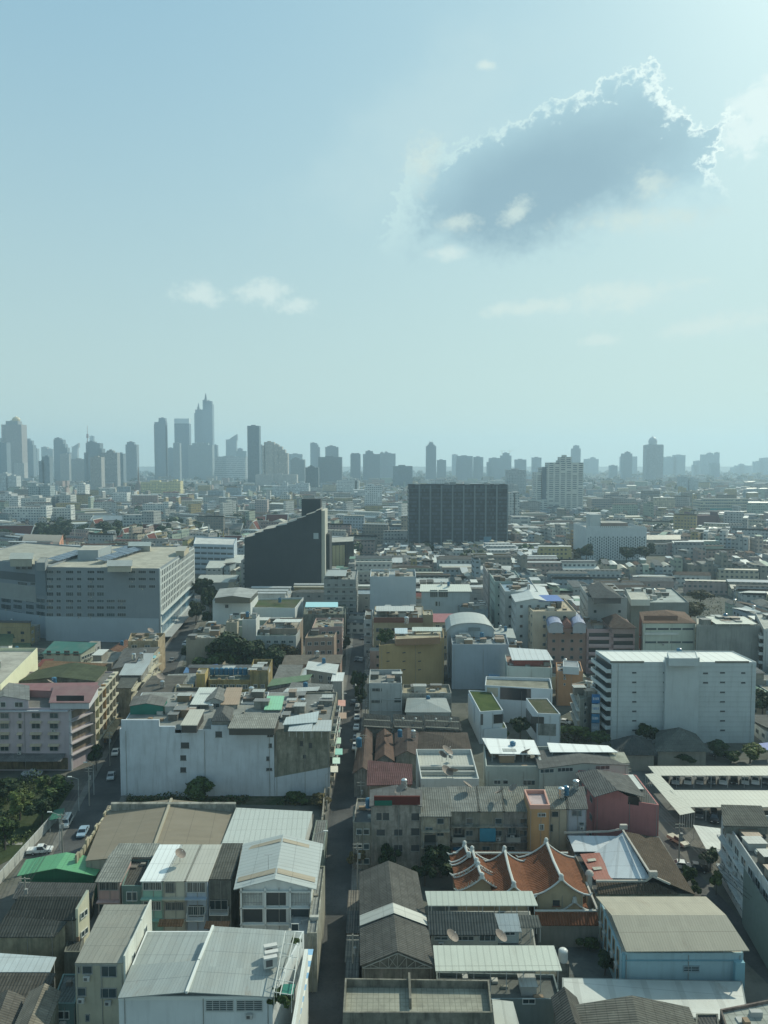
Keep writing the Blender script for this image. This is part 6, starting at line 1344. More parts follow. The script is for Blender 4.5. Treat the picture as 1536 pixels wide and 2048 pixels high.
q0, q1 = A, A.lerp(B, .56); qm = q0.lerp(q1, .5); m = MB(b.t.location); m.poly([(q0.x, q0.y, 11.6), (q1.x, q1.y, 11.6), (q1.x, q1.y, 12.3), (qm.x, qm.y, 13.8), (q0.x, q0.y, 12.3)], plaster((.50, .21, .20), .35)); m.build('gable', b.t)
b.grid('L', 3, 3, 1.6, 1.3, fr=FR_G); b.ppx('F', 1256, 1594, 1278, 1608, glass((.02, .02, .02)), 'opening', .01, .05)
canopy('white slip of roof beside the red building', [(1272, 1578), (1288, 1578), (1266, 1549), (1252, 1549)], [12, 12, 12, 12], metal((.6, .63, .6), .8), n=2)
# white flat terraces with dishes
b = Bld('house', 'white framed flat roof with pale sheet panels and two mesh dishes', 'house', [(842, 1567), (958, 1567), (942, 1507), (832, 1507)], 10.0, plaster((.58, .60, .58), .3), metal((.46, .47, .42), .7, .6, .25), par=1.1)
for v0, v1 in ((1530, 1533), (1541, 1543)): m = MB(b.t.location); m.slabpoly([P(840, v1, 10.9), P(950, v1, 10.9), P(948, v0, 10.9), P(838, v0, 10.9)], .7, plaster((.42, .43, .40), .3)); m.build('upstand', b.t)
place('dish', make_dish(), P(884, 1524, 10.8), .2, 1.0, 'small mesh dish at the back of the white framed roof'); place('dish', make_dish(), P(893, 1563, 10.2), .1, 1.35, 'huge tilted mesh dish on the white framed roof'); place('dish', make_dish(), P(905, 1560, 10.2), 2.0, 1.2, 'mesh dish seen edge on next to the huge tilted one')
b = Bld('apartment_building', 'long pale green white building with glassy upper rooms', 'apartment building', [(972, 1540), (1108, 1540), (1098, 1500), (968, 1500)], 11.0, plaster((.44, .48, .44), .4), slab((.22, .23, .21)), par=.9)
b.wins('F', [(987, 1560, 1002, 1568), (1006, 1560, 1016, 1568), (1046, 1560, 1070, 1570), (1080, 1560, 1106, 1570)], fr=FR_W); b.ledge('F', [6.4], .8)
b = Bld('apartment_building', 'pale green white building with a dark double roof beside the red building', 'apartment building', [(1080, 1537), (1256, 1530), (1234, 1502), (1070, 1504)], 12.2, plaster((.46, .50, .46), .35), fibre((.15, .155, .15)), 'gable', rise=.9, axis='y')
b.wins('F', [(1080, 1537, 1108, 1546), (1115, 1534, 1146, 1544), (1190, 1530, 1220, 1540)], fr=FR_W)
canopy('blindingly white flat sheet roof behind the glassy pale green building', [(981, 1507), (1081, 1509), (1068, 1480), (964, 1476)], [13.0, 13.0, 13.3, 13.3], metal((.80, .82, .80), 3, .5, .03), n=4)
canopy('second blindingly white sheet roof behind the dark double roof', [(1100, 1504), (1236, 1504), (1216, 1491), (1094, 1486)], [13.4, 13.4, 13.6, 13.6], metal((.80, .82, .80), 3, .5, .03), n=4)
canopy('torn slatted shelter roof at the end of the pale green white building', [(1226, 1526), (1260, 1526), (1248, 1504), (1216, 1504)], [12.4, 12.4, 12.8, 12.8], mould((.5, .5, .42)), z0=6, n=3)
# brown old roofs
for i, (lab, px, H, rc, wc) in enumerate((
    ('first brown rust streaked roof beside the main street', [(708, 1545), (742, 1545), (742, 1466), (722, 1466)], 6.0, (.13, .095, .08), (.3, .3, .27)),
    ('second brown rust streaked roof with a dark gutter gap', [(752, 1520), (786, 1520), (782, 1468), (756, 1468)], 6.4, (.15, .10, .08), (.3, .3, .27)),
    ('third brown rust streaked roof with broken edge tiles', [(792, 1512), (836, 1512), (838, 1466), (792, 1466)], 6.4, (.115, .09, .08), (.3, .3, .27)),
    ('wide brown hipped roof behind the white framed terrace', [(836, 1506), (942, 1506), (932, 1466), (842, 1464)], 6.6, (.095, .08, .068), (.2, .2, .18)))):
    b = Bld('old_house', lab, 'house', px, H, mould(wc), fibre(rc), 'hip' if i == 3 else 'gable', rise=1.4, over=.4)
canopy('narrow pale grey awning edging the brown roofs along the street', [(709, 1528), (720, 1528), (722, 1466), (713, 1466)], [5.4, 6.2, 6.2, 5.4], metal((.50, .50, .46), .8), 'awning', 'awning', n=5)
for i, (u0, u1) in enumerate(((727, 784), (788, 848), (850, 922))):
    lab = ('first', 'middle', 'last')[i] + ' of three dark sawtooth roofs with pale gutters'
    b = Bld('workshop', lab, 'workshop', [(u0, 1452 + i * 2), (u1, 1456 + i * 2), (u1 - 6, 1434 + i), (u0 + 1, 1430 + i)], 7.6, mould((.28, .28, .25)), fibre((.10, .105, .098)), 'shed', zs=[7.2, 7.2, 9.0, 9.0])
    for k in (.25, .9):
        m = MB(b.t.location); a, c_ = P(u0 + 1, 1434 + i + 20 * k, 9.2 - 1.7 * k), P(u1 - 4, 1437 + i + 20 * k, 9.2 - 1.7 * k); m.bar(a, c_, .14, plaster((.42, .41, .35), .3)); m.build('gutter', b.t)
    if i: 
        for k in (.3, .72): m = MB(b.t.location); q = P(u0 + (u1 - u0) * k, 1441 + i, 8.6); m.bar(q, q + Vector((0, 0, .7)), .25, paint((.5, .5, .47), .3, .5), 8); m.dome(q + Vector((0, 0, .7)), .4, paint((.5, .5, .47), .3, .5), .3, 8, 3); m.build('roof_vent', b.t)
b = Bld('house', 'pale house with plain grey sheet roof above the sawtooth roofs', 'house', [(812, 1424), (900, 1424), (890, 1396), (816, 1396)], 9.0, plaster((.36, .39, .38), .5), metal((.26, .30, .30), .6, .6), 'hip', rise=1.2)
b = Bld('apartment_building', 'white framed grey apartment block with a parapet of small arches beside the street', 'apartment building', [(738, 1376), (804, 1376), (802, 1348), (740, 1348)], 13.2, plaster((.44, .47, .47), .5), slab((.28, .29, .27)), par=1.5)
b.wins('F', [(744, 1376, 764, 1383), (742, 1398, 764, 1406), (788, 1396, 803, 1405)], style='bars', fr=FR_G)
for k in (0, .33, .68, .97): L_ = (b.pts[1] - b.pts[0]).length; b.panel('F', L_ * k, L_ * k + .3, 0, 14, plaster((.46, .49, .49), .3), 'pilaster', .01, .3)
b.ledge('F', [9.6, 6.2, 3.2], .3, .2)
b = Bld('house', 'low house with a stained concrete roof terrace under the yellow block', 'house', [(804, 1392), (903, 1392), (898, 1374), (806, 1374)], 9.4, mould((.38, .38, .35)), slab((.34, .31, .23)), par=.9)
# yellow block
b = Bld('apartment_building', 'golden yellow block with a blank front, tiny vents and a rounded white roof shelter', 'apartment building', [(758, 1296), (888, 1280), (886, 1262), (764, 1270)], 16.8, plaster((.40, .30, .16), .3), slab((.42, .38, .28)), par=.9)
Yb = 278.0
b.t.location.z = 0
for u in (776, 808, 839):
    for v in (1305, 1322, 1339): b.wins('F', [(u - 3, v - 1, u + 3, v + 2)], style='hole', fr=(.4, .27, .1))
canopy('white barrel like shelter roof on the golden yellow block', [(824, 1262), (884, 1262), (884, 1254), (824, 1254)], [20.6, 20.6, 21.2, 21.2], metal((.58, .63, .56), .8), z0=17, n=4)
canopy('small pale blue roof panel beside the tank on the golden yellow block', [(790, 1267), (815, 1267), (815, 1256), (789, 1256)], [20, 20, 20.6, 20.6], metal((.52, .62, .66), .8), z0=17, n=3)
b2 = Bld('rooftop_shed', 'brown rooftop room on the golden yellow block', 'rooftop room', [(790, 1279), (880, 1275), (880, 1268), (792, 1270)], 19.2, plaster((.30, .19, .12), .3), slab((.4, .35, .25)), z0=17, par=.1, block=False)
for i, (u, v) in enumerate(((772, 1288), (778, 1282), (768, 1280))): q = P(u, v, 17); tree('bushy potted plant %s of the golden yellow block' % ('at the front corner', 'in the middle of the roof garden', 'at the back of the roof garden')[i], q.x, q.y, 4.5, 4.5, 'mid', 'roof garden plants', 'shrub', 16.8, i, 'shrub')
place('tank', make_tank((.6, .62, .62)), P(813, 1250, 20), 0, 1.5, 'steel water tank on legs above the golden yellow block')
b = Bld('apartment_building', 'tan apartment block with a brown tiled band and terrace frames behind the yellow block', 'apartment building', [(747, 1240), (846, 1240), (846, 1214), (750, 1214)], 17.5, plaster((.38, .33, .22), .4), slab((.4, .39, .34)), par=.4)
b.ppx('F', 747.5, 1229 + 6, 846, 1242 + 3, plaster((.20, .10, .075), .3), 'brown_band', .02, .3); b.grid('F', 4, 6, 2.2, 1.5, z0=1, z1=15, fr=FR_G)
canopy('thin white frame roof over the tan block terrace', [(752, 1222), (828, 1222), (828, 1212), (752, 1212)], [20.5, 20.5, 20.5, 20.5], metal((.5, .52, .5), 1.0), z0=17.6, n=5)
b = Bld('apartment_building', 'plain brown stair block between the tan block and the red roof', 'apartment building', [(846, 1232), (866, 1232), (864, 1222), (846, 1222)], 19, plaster((.34, .28, .18), .4), slab((.4, .38, .3)), par=.5)
b = Bld('house', 'house with a dusty red sheet roof and two skylights', 'house', [(866, 1244), (938, 1244), (936, 1228), (864, 1228)], 13.5, plaster((.44, .42, .32), .4), metal((.36, .12, .13), .7, .5, .2), 'shed', zs=[13.4, 13.4, 15, 15]); b.grid('F', 3, 5, 1.8, 1.4)
b = Bld('apartment_building', 'slim white balconied house standing on the street edge beside the tan block', 'house', [(728, 1242), (744, 1242), (746, 1222), (732, 1222)], 15, plaster((.50, .53, .53), .4), slab((.3, .32, .3)), par=.6); b.grid('F', 4, 1, 1.6, 1.4); b.ledge('F', [12, 8.6, 5.4], .8, .3)
# grey barrel vault and front grey wall
b = Bld('workshop', 'plain blue grey walled block in front of the arched roof', 'apartment building', [(904, 1293), (1018, 1293), (1012, 1272), (902, 1272)], 15.4, plaster((.34, .40, .45), .2), slab((.33, .37, .38)), par=.8)
q = P(936, 1282, 15.4); st = thing('roof_vent', 'rounded concrete vent on the blue grey walled block', 'vent', tuple(q)); m = MB(q); m.bar(q, q + Vector((0, 0, 1.6)), .9, plaster((.3, .33, .33)), 10); m.dome(q + Vector((0, 0, 1.6)), 1.0, plaster((.33, .36, .36)), .8); m.build('cowl', st)
b = Bld('workshop', 'hall with a wide segmented grey arched roof', 'workshop', [(896, 1263), (988, 1263), (974, 1242), (894, 1242)], 17.6, plaster((.46, .52, .55), .2), metal((.40, .44, .43), 1.2, .5, .2), 'barrel', rise=3.4, over=.8)
b.ppx('F', 936, 1254, 960, 1261, plaster((.22, .25, .25), .2), 'vent_grille', .9, .05)
b = Bld('workshop', 'white walled annex with a small solar roof right of the arched hall', 'apartment building', [(984, 1272), (1030, 1276), (1024, 1258), (976, 1256)], 15.6, plaster((.48, .54, .56), .2), metal((.42, .45, .42), .8), 'shed', zs=[15.4, 15.4, 16.4, 16.4])
b = Bld('apartment_building', 'low blue grey block stepping down below the white annex', 'apartment building', [(1008, 1302), (1042, 1302), (1036, 1288), (1004, 1288)], 12.0, plaster((.34, .40, .44), .25), slab((.3, .33, .33)), par=.6)
b = Bld('apartment_building', 'big plain white blue block behind the tan one by the street', 'apartment building', [(740, 1158), (832, 1158), (830, 1143), (742, 1143)], 24, plaster((.47, .54, .58), .15), slab((.36, .35, .30)), par=1.2)
b.grid('L', 6, 3, 1.2, 1.4); b2 = Bld('rooftop_shed', 'stair head rising from the plain white blue block', 'rooftop room', [(778, 1150), (790, 1150), (790, 1143), (779, 1143)], 28.5, plaster((.46, .52, .56), .15), slab((.4, .42, .4)), z0=24, block=False, par=.2)
b = Bld('apartment_building', 'pale blue house with a long clean white sheet roof and big windows', 'apartment building', [(843, 1182), (940, 1182), (936, 1170), (844, 1170)], 21, plaster((.42, .48, .50), .3), metal((.66, .68, .60), 1.0, .5, .05), 'shed', zs=[20.6, 20.6, 22.2, 22.2], over=.8)
b.wins('F', [(860, 1180, 875, 1194), (877, 1180, 896, 1194), (871, 1203, 875, 1212), (877, 1203, 880, 1212)], fr=FR_G)
b = Bld('apartment_building', 'grey blue low block with a sloping top before the long white sheet roof', 'apartment building', [(920, 1216), (976, 1222), (972, 1208), (910, 1206)], 13.5, plaster((.24, .29, .31), .3), slab((.25, .28, .28)), par=.5)
# apartment slabs of the middle right
def apt(label, px, H, wc, rc, cols_=4, fl=6, kind='flat', zs=None, par=.7, rise=2.0, dirt=.3, left=True, ww=1.3, wh=1.2, style='slide', roofm=None, fr=FR_G, skip=0.0, **k):
    b = Bld('apartment_building', label, 'apartment building', px, H, plaster(wc, dirt), roofm or slab(rc), kind, zs=zs, par=par, rise=rise, **k)
    if cols_: b.grid('F', fl, cols_, ww, wh, z0=1, fr=fr, style=style, skip=skip)
    if left: b.grid('L', fl, max(2, int((b.pts[0] - b.pts[3]).length / 4.5)), 1.3, 1.2, z0=1, fr=fr)
    return b
apt('first tall sliver of the staggered shophouse terrace with a rust red flank', [(976, 1150), (1010, 1150), (996, 1130), (966, 1130)], 26, (.40, .36, .34), (.33, .35, .33))
apt('second staggered shophouse tower with pale green flank', [(990, 1166), (1046, 1166), (1030, 1144), (976, 1144)], 26, (.38, .46, .42), (.34, .38, .36))
apt('third staggered shophouse tower with a blue sheet roof', [(1010, 1186), (1076, 1186), (1060, 1160), (994, 1160)], 25.5, (.42, .44, .42), (.2, .3, .38), roofm=metal((.22, .32, .40), .8))
apt('fourth staggered shophouse tower with a broad white gabled roof', [(1032, 1204), (1104, 1204), (1088, 1174), (1014, 1174)], 25, (.46, .50, .50), (.5, .5, .5), kind='gable', rise=1.4, roofm=metal((.52, .56, .56), 1.0))
apt('cream apartment house with small square windows and a blue tarpaulin behind it', [(1066, 1226), (1152, 1226), (1128, 1200), (1042, 1200)], 22.5, (.58, .49, .37), (.5, .43, .32), cols_=2, fl=6, ww=1.1, wh=1.2)
m_ = canopy('bright blue tarpaulin roof on the terrace behind the cream apartment house', [(1078, 1202), (1128, 1202), (1114, 1190), (1072, 1190)], [25.5, 25.5, 26, 26], paint((.06, .15, .42), .6), z0=22, n=3)
apt('salmon and green apartment house with blue vaulted roof shelters', [(1096, 1258), (1174, 1258), (1156, 1238), (1088, 1238)], 17.0, (.44, .30, .25), (.3, .3, .32), cols_=4, fl=5)
for i, (u0, u1) in enumerate(((1098, 1126), (1146, 1172))):
    Bld('roof_shelter', ('left of the pair of blue vaulted shelters on the salmon house', 'right of the pair of blue vaulted shelters on the salmon house')[i], 'roof shelter', [(u0, 1254), (u1, 1254), (u1 - 8, 1238), (u0 - 6, 1238)], 19.5, plaster((.4, .42, .45)), metal((.22, .27, .42), .9), 'barrel', rise=1.8, z0=17.2, over=.3, block=False)
Bld('roof_shelter', 'brown hipped shelter between the two blue vaulted ones', 'roof shelter', [(1124, 1255), (1148, 1255), (1142, 1240), (1120, 1240)], 19, plaster((.3, .2, .17)), fibre((.22, .11, .09)), 'hip', rise=2, z0=17.2, over=.3, block=False)
b = apt('dusty pink apartment house with continuous balconies and a brown hipped roof', [(1174, 1262), (1270, 1262), (1252, 1240), (1162, 1240)], 16.5, (.52, .38, .38), (.3, .25, .22), cols_=0, kind='flat', left=False)
Lp = (b.pts[1] - b.pts[0]).length; b.balcony('F', [1.5, 4.6, 7.7, 10.8, 13.6], .4, Lp * .48, 1.2, mat=plaster((.54, .41, .41), .3)); b.balcony('F', [1.2, 4.2, 7.3, 10.4, 13.2], Lp * .54, Lp - .4, 1.2, mat=plaster((.56, .43, .43), .3))
Bld('roof_shelter', 'dark brown hipped roof on the dusty pink apartment house', 'roof storey', [(1224, 1254), (1270, 1254), (1246, 1236), (1206, 1236)], 19.2, plaster((.3, .22, .2)), fibre((.15, .11, .09)), 'hip', rise=2.6, z0=16.6, over=.6, block=False)
b = apt('grey apartment house with two window columns and a dark pavilion roof', [(1176, 1198), (1254, 1198), (1228, 1172), (1160, 1172)], 25.5, (.40, .42, .41), (.25, .26, .25), cols_=3, fl=7, skip=.25)
Bld('roof_shelter', 'dark grey hipped pavilion roof above the grey apartment house', 'roof storey', [(1188, 1194), (1242, 1194), (1216, 1172), (1176, 1172)], 28.2, glass((.05, .05, .05)), fibre((.13, .14, .14)), 'hip', rise=2.6, z0=25.6, over=.8, block=False)
b = apt('pale green white block with ribbon windows and a brown hipped roof', [(1287, 1246), (1391, 1246), (1368, 1224), (1280, 1224)], 21.0, (.52, .56, .48), (.3, .2, .15), cols_=4, fl=4, ww=4.5, wh=.7, kind='hip', rise=2.6, roofm=fibre((.20, .135, .10)), style='one')
b.ppx('F', 1287.5, 1226 + 5, 1355, 1239 + 2, plaster((.20, .12, .09), .3), 'brown_band', .02, .2); b.panel('L', .3, 14, 0, 20.8, plaster((.28, .14, .10), .3), 'brown_side', .01, .2)
b.panel('F', .3, 13, 16.6, 17.5, plaster((.6, .62, .58), .2), 'balcony_front', .4, .2)
b = apt('big bare grey block with a pale roof beside the green white one', [(1393, 1254), (1520, 1254), (1488, 1236), (1392, 1236)], 20.5, (.29, .30, .28), (.5, .5, .44), cols_=0, dirt=.7, left=False)
canopy('clean pale sheet roof laid over the big bare grey block', [(1432, 1248), (1514, 1248), (1488, 1233), (1410, 1233)], [21.8, 21.8, 22, 22], metal((.58, .60, .52), 1.5), z0=20.6, n=4)
apt('wide weathered block with a bright corner cube behind the green white one', [(1262, 1208), (1378, 1208), (1344, 1178), (1250, 1178)], 21, (.24, .26, .25), (.38, .42, .40), cols_=0, dirt=.6, left=False)
Bld('roof_shelter', 'bright cube hut on the corner of the wide weathered block', 'roof hut', [(1262, 1200), (1300, 1200), (1290, 1184), (1254, 1184)], 23.5, plaster((.52, .54, .5), .2), slab((.5, .5, .44)), z0=21.1, par=.2, block=False)
b = apt('apartment house with rounded white balconies cut by the right picture edge', [(1528, 1262), (1640, 1262), (1600, 1228), (1510, 1228)], 20, (.5, .52, .5), (.45, .46, .42), cols_=0, fl=5)
L_ = (b.pts[0] - b.pts[3]).length; b.balcony('L', [1.5, 4.6, 7.8, 11, 14.2, 17], 1, L_ - 1, 1.4, mat=plaster((.55, .57, .55), .2))
b = Bld('house', 'white house with a clean white roof over a red brown storey', 'house', [(1014, 1334), (1104, 1338), (1100, 1316), (1010, 1312)], 12.4, plaster((.44, .49, .46), .25), slab((.3, .2, .16)), par=.4)
Bld('rooftop_shed', 'red brown rooftop storey under the clean white roof', 'rooftop storey', [(1028, 1318), (1100, 1318), (1090, 1302), (1022, 1300)], 15.2, plaster((.30, .10, .08), .4), metal((.62, .66, .66), 2.0, .5, .08), 'shed', zs=[14.8, 14.8, 16.2, 16.2], z0=12.5, over=.8, block=False)
b = Bld('house', 'orange house with a tiny white rooftop room behind the modern villa', 'house', [(1114, 1346), (1166, 1346), (1160, 1326), (1112, 1328)], 11, plaster((.50, .29, .17), .3), slab((.3, .32, .33)), par=.6); b.wins('F', [(1127, 1349, 1131, 1354), (1127, 1366, 1131, 1371)])
Bld('rooftop_shed', 'tiny white rooftop room on the orange house', 'rooftop room', [(1126, 1334), (1158, 1336), (1156, 1324), (1126, 1322)], 13.4, plaster((.5, .55, .57), .2), slab((.3, .33, .35)), z0=11.1, block=False, par=.2)
# modern villa
VW = plaster((.58, .63, .66), .12); TF = ground((.05, .08, .025), (.075, .105, .035), .3)
b = Bld('villa', 'modern white villa block with a wide dark glass front and white roof frame', 'villa', [(970, 1376), (1105, 1384), (1100, 1362), (972, 1358)], 10.5, VW, slab((.25, .25, .2)), par=.9)
b.ppx('F', 1000, 1378, 1062, 1398, glass((.03, .03, .035), .1), 'glass_front', .02, .1); b.ppx('F', 974, 1376, 996, 1392, plaster((.5, .44, .34), .1), 'warm_room', .02, .1)
b = Bld('villa', 'modern white villa wing with a grass roof, nearer the street', 'villa', [(960, 1425), (1006, 1422), (982, 1384), (937, 1382)], 9.2, VW, TF, par=.25)
b.ppx('F', 987, 1428, 1006, 1447, glass((.04, .04, .04), .1), 'corner_glass', .02, .1); b.ppx('F', 961, 1428, 966, 1450, glass((.05, .05, .05), .2), 'slot_window', .02, .1); b.panel('L', 1, 12, 3.2, 8.6, VW, 'side_wall', .02, .3)
b = Bld('villa', 'low terrace with a small lawn under the grass roofed wing', 'terrace', [(968, 1460), (1014, 1458), (1008, 1446), (962, 1448)], 4.2, VW, TF, par=.3)
b = Bld('villa', 'modern white villa wing with a dark planted roof cantilevered above glass', 'villa', [(1075, 1428), (1121, 1430), (1094, 1398), (1052, 1398)], 9.4, VW, ground((.07, .08, .045), (.10, .10, .07), .3), par=.25)
b.ppx('F', 1062, 1434, 1088, 1446, glass((.04, .04, .04), .1), 'glass_front', .02, .1); b.panel('L', .5, 13, 3.4, 6.8, glass((.06, .06, .055), .15), 'side_glass', .02, .1); b.ppx('F', 1075.5, 1448, 1112, 1470, mould((.28, .29, .27)), 'base_wall', .02, .1)
# big white apartment block
AW = plaster((.52, .57, .57), .25); y0 = P(1222, 1486, 0)
FLc, FRc = P(1222, 1486, 0).xy, P(1508, 1486, 0).xy
b = Bld('apartment_building', 'long white eight storey apartment block with tiny windows and curved end balconies', 'apartment building', pts=[FLc, FRc, FRc + Vector((-1, 13)), FLc + Vector((-1, 14))], H=23.4, wall=AW, roof=metal((.66, .69, .66), 2.5, .5, .05), par=.25)
b.wins('F', [(u, v, u + 9, v + 3) for u in (1264,) for v in (1344, 1363, 1383, 1402, 1421, 1440, 1459)] + [(u, v, u + 6, v + 3) for u in (1326,) for v in (1344, 1363, 1383, 1402, 1421, 1440, 1459)]
    + [(1350, v, 1355, v + 12) for v in (1344, 1363, 1383, 1402, 1421, 1440)] + [(1378, v, 1386, v + 3) for v in (1344, 1363, 1383, 1402, 1421, 1440, 1459)] + [(1406, 1345, 1416, 1348), (1406, 1364, 1416, 1367)]
    + [(u, v, u + 10, v + 3) for u in (1440,) for v in (1344, 1363, 1383, 1402, 1421, 1440, 1459)] + [(1482, 1345, 1491, 1347), (1482, 1364, 1491, 1367)], style='hole', fr=(.4, .43, .43))
b.ppx('F', 1325, 1313, 1396, 1484, AW, 'stair_bay', .01, 1.2); b.ppx('F', 1220.5, 1322, 1288, 1326, plaster((.2, .2, .17)), 'parapet_slots', .01, .1); b.ppx('F', 1430, 1322, 1498, 1326, plaster((.2, .2, .17)), 'parapet_slots', .01, .1)
m = MB(b.t.location)
for v in range(1334, 1484, 10):
    A, B = b.side('F'); s, z = px_on_wall(A, B, 1300, v); m.prism([(A.x + .1, A.y - .03), (B.x - .1, B.y - .03), (B.x - .1, B.y - .005), (A.x + .1, A.y - .005)], z, z + .05, plaster((.33, .36, .36)))
m.build('panel_joints', b.t)
b.balcony('L', [1.2 + 2.75 * k for k in range(8)], .3, 13.6, 1.5, mat=AW)
Bld('roof_shelter', 'raised white lift room in the middle of the white apartment block roof', 'roof room', [(1338, 1318), (1396, 1318), (1392, 1304), (1334, 1304)], 25.4, AW, metal((.66, .7, .68), 2.5), z0=23.4, par=.2, block=False)
sg = thing('sign_stack', 'stack of blue and white vertical signboards on the corner of the white apartment block', 'sign', (FLc.x - 4, FLc.y + 3, 0))
for k, (c_, zz) in enumerate((((.03, .16, .38), 10.6), ((.60, .62, .6), 7.7), ((.05, .2, .36), 4.8), ((.3, .36, .42), 2.0))):
    q = P(1187, 1396 + 19 * k, 10.6 - 2.9 * k); m = MB(sg.location); x_, y_ = FLc.x - 3.6, FLc.y + 3.2; m.box(x_ - 1.2, x_ + 1.1, y_, y_ + .3, zz, zz + 2.6, paint(c_)); m.build('board', sg)
    m = MB(sg.location); r_ = random.Random(k)
    for j in range(6): m.box(x_ - .95 + .3 * j, x_ - .95 + .3 * j + r_.uniform(.08, .2), y_ - .03, y_ - .002, zz + 1.0, zz + 1.6 + r_.uniform(0, .3), paint((.65, .68, .7) if k != 1 else (.05, .2, .45)))
    m.build('lettering', sg)
m = MB(sg.location); m.bar((FLc.x - 2.4, FLc.y + 3.4, 0), (FLc.x - 2.4, FLc.y + 3.4, 13.2), .1, paint((.3, .3, .3))); m.build('post', sg)
b = apt('weathered grey building with slanted ledges left of the signboards', [(1160, 1404), (1196, 1392), (1184, 1362), (1146, 1372)], 11.0, (.27, .28, .25), (.26, .27, .22), cols_=2, fl=4, dirt=.8)
b.ledge('L', [8.2, 5.4, 2.6], .9, .4, plaster((.42, .44, .42), .5))
# houses behind the car park
b = Bld('house', 'grey hipped roof villa among trees in front of the white apartment block', 'house', [(1316, 1496), (1412, 1496), (1384, 1466), (1322, 1462)], 5.0, plaster((.3, .3, .26), .5), fibre((.13, .145, .135)), 'hip', rise=3.2, over=1.2)
b = Bld('house', 'dark roofed low villa left of the grey hipped one', 'house', [(1232, 1504), (1308, 1504), (1298, 1480), (1228, 1480)], 5.0, plaster((.28, .28, .25), .5), fibre((.075, .085, .085)), 'hip', rise=2.8, over=1.0)
# car park roofs
CP = metal((.50, .51, .45), 1.0, .55, .12)
canopy('rear carport roof beyond the rows of parked cars', [(1312, 1551), (1600, 1551), (1600, 1532), (1296, 1532)], [3.2, 3.2, 3.4, 3.4], CP, 'carport', 'carport', n=9)
canopy('long front carport roof of cream sheets with a dark pole before it', [(1372, 1614), (1620, 1614), (1600, 1581), (1340, 1580)], [3.2, 3.2, 3.4, 3.4], CP, 'carport', 'carport', n=8)
canopy('narrow carport roof slanting along the west side of the car park', [(1360, 1630), (1390, 1624), (1316, 1546), (1290, 1548)], [3.4, 3.4, 3.2, 3.2], CP, 'carport', 'carport', n=7)
canopy('white tent like roof beside the lane next to the mildewed apartment house', [(1412, 1698), (1441, 1698), (1441, 1657), (1386, 1648)], [4.2, 4.2, 3.2, 3.2], metal((.58, .60, .56), .9, .5, .3), n=3)
# right edge apartment house
cA, cB = P(1443, 1640, 11.8).xy, P(1560, 1815, 11.8).xy
b = Bld('apartment_building', 'mildewed white apartment house with open windows at the right picture edge', 'apartment building', pts=[cB, cB + Vector((14, 2)), cA + Vector((16, 0)), cA], H=11.8, wall=plaster((.52, .54, .53), .7), roof=slab((.16, .17, .16)), par=.9)
L_ = (cA - cB).length; wgrid(b.t, cA, cB, .5, 11.6, 4, 8, 2.4, 1.5, fr=FR_W); b.ledge('L', [8.6, 5.6, 2.8], .8, .35)
m = MB(b.t.location)
d = (cB - cA).normalized(); n_ = Vector((d.y, -d.x)); a, q = cA + d * (L_ * .55) + n_ * 1.1, cB + n_ * 1.1
m.prism([a, q, q - n_ * .05, a - n_ * .05], 1, 11, paint((.13, .17, .16), .9)); m.build('green_netting', b.t, label='green scaffold netting over the near half of the front')
rr = random.Random(9)
for i in range(18):
    q = cA + d * rr.uniform(1, L_ * .5) + Vector((rr.uniform(2, 8), 0)); m = MB(b.t.location); s_ = rr.uniform(.2, .7); m.box(q.x - s_, q.x + s_, q.y - .4, q.y + .4, 11.82, 11.82 + rr.uniform(.2, 1.1), paint(rr.choice([(.6, .6, .55), (.3, .12, .08), (.45, .4, .3), (.2, .25, .2)]), .8)); m.build('roof_clutter', b.t)
Bld('rooftop_shed', 'dark patched shelter roof on the mildewed apartment house', 'rooftop shed', [(1450, 1650), (1536, 1652), (1520, 1614), (1446, 1612)], 14.2, mould((.25, .25, .22)), fibre((.13, .135, .12)), 'shed', zs=[13.8, 13.8, 14.6, 14.6], z0=12.2, block=False)
# ------------------------------------------------------------------ large buildings of the middle distance
b = Bld('office_tower', 'broad dark glass slab office with nine pale vertical ribs', 'office tower', pts=[PY(817, 1000, 715).xy, PY(1016, 1000, 715).xy, PY(1016, 1000, 715).xy + Vector((2, 30)), PY(817, 1000, 715).xy + Vector((0, 30))], H=60, wall=winwall((.055, .065, .072), 1.6, 3.6, .96, .62, (.035, .045, .055), .2), roof=slab((.28, .3, .3)), par=1.2)
A, B = b.side('F'); L_ = (B - A).length
for k in range(10): b.panel('F', max(0, L_ * k / 9 - .9), min(L_, L_ * k / 9 + .5), 0, 60.5, plaster((.20, .235, .25), .2), 'rib', .01, 1.2)
b.panel('F', .1, L_ - .1, 49.5, 50.1, plaster((.15, .17, .18), .2), 'floor_band', .01, .3); b.panel('F', .1, L_ - .1, 57.5, 58.2, plaster((.13, .16, .17), .2), 'floor_band', .01, .3)
rr = random.Random(2)
for i in range(7): q = A + Vector((rr.uniform(4, L_ - 6), rr.uniform(6, 22))); m = MB(b.t.location); m.box(q.x, q.x + rr.uniform(2, 7), q.y, q.y + 4, 60, 60 + rr.uniform(1.5, 3.5), plaster((.3, .33, .33))); m.build('plant_box', b.t)
q = A.lerp(B, .44); m = MB(b.t.location); m.bar((q.x, q.y + 20, 60), (q.x - 5, q.y + 18, 67), .5, paint((.7, .72, .7))); m.build('crane_arm', b.t)
bb = thing('sign', 'small blue billboard frame at the foot of the ribbed dark office', 'billboard', (PY(975, 1080, 690).x, 690, 0)); q = bb.location; m = MB(q); m.box(q.x - 3.3, q.x + 3.3, 690, 691, 6, 15, paint((.12, .24, .33))); m.build('board', bb)
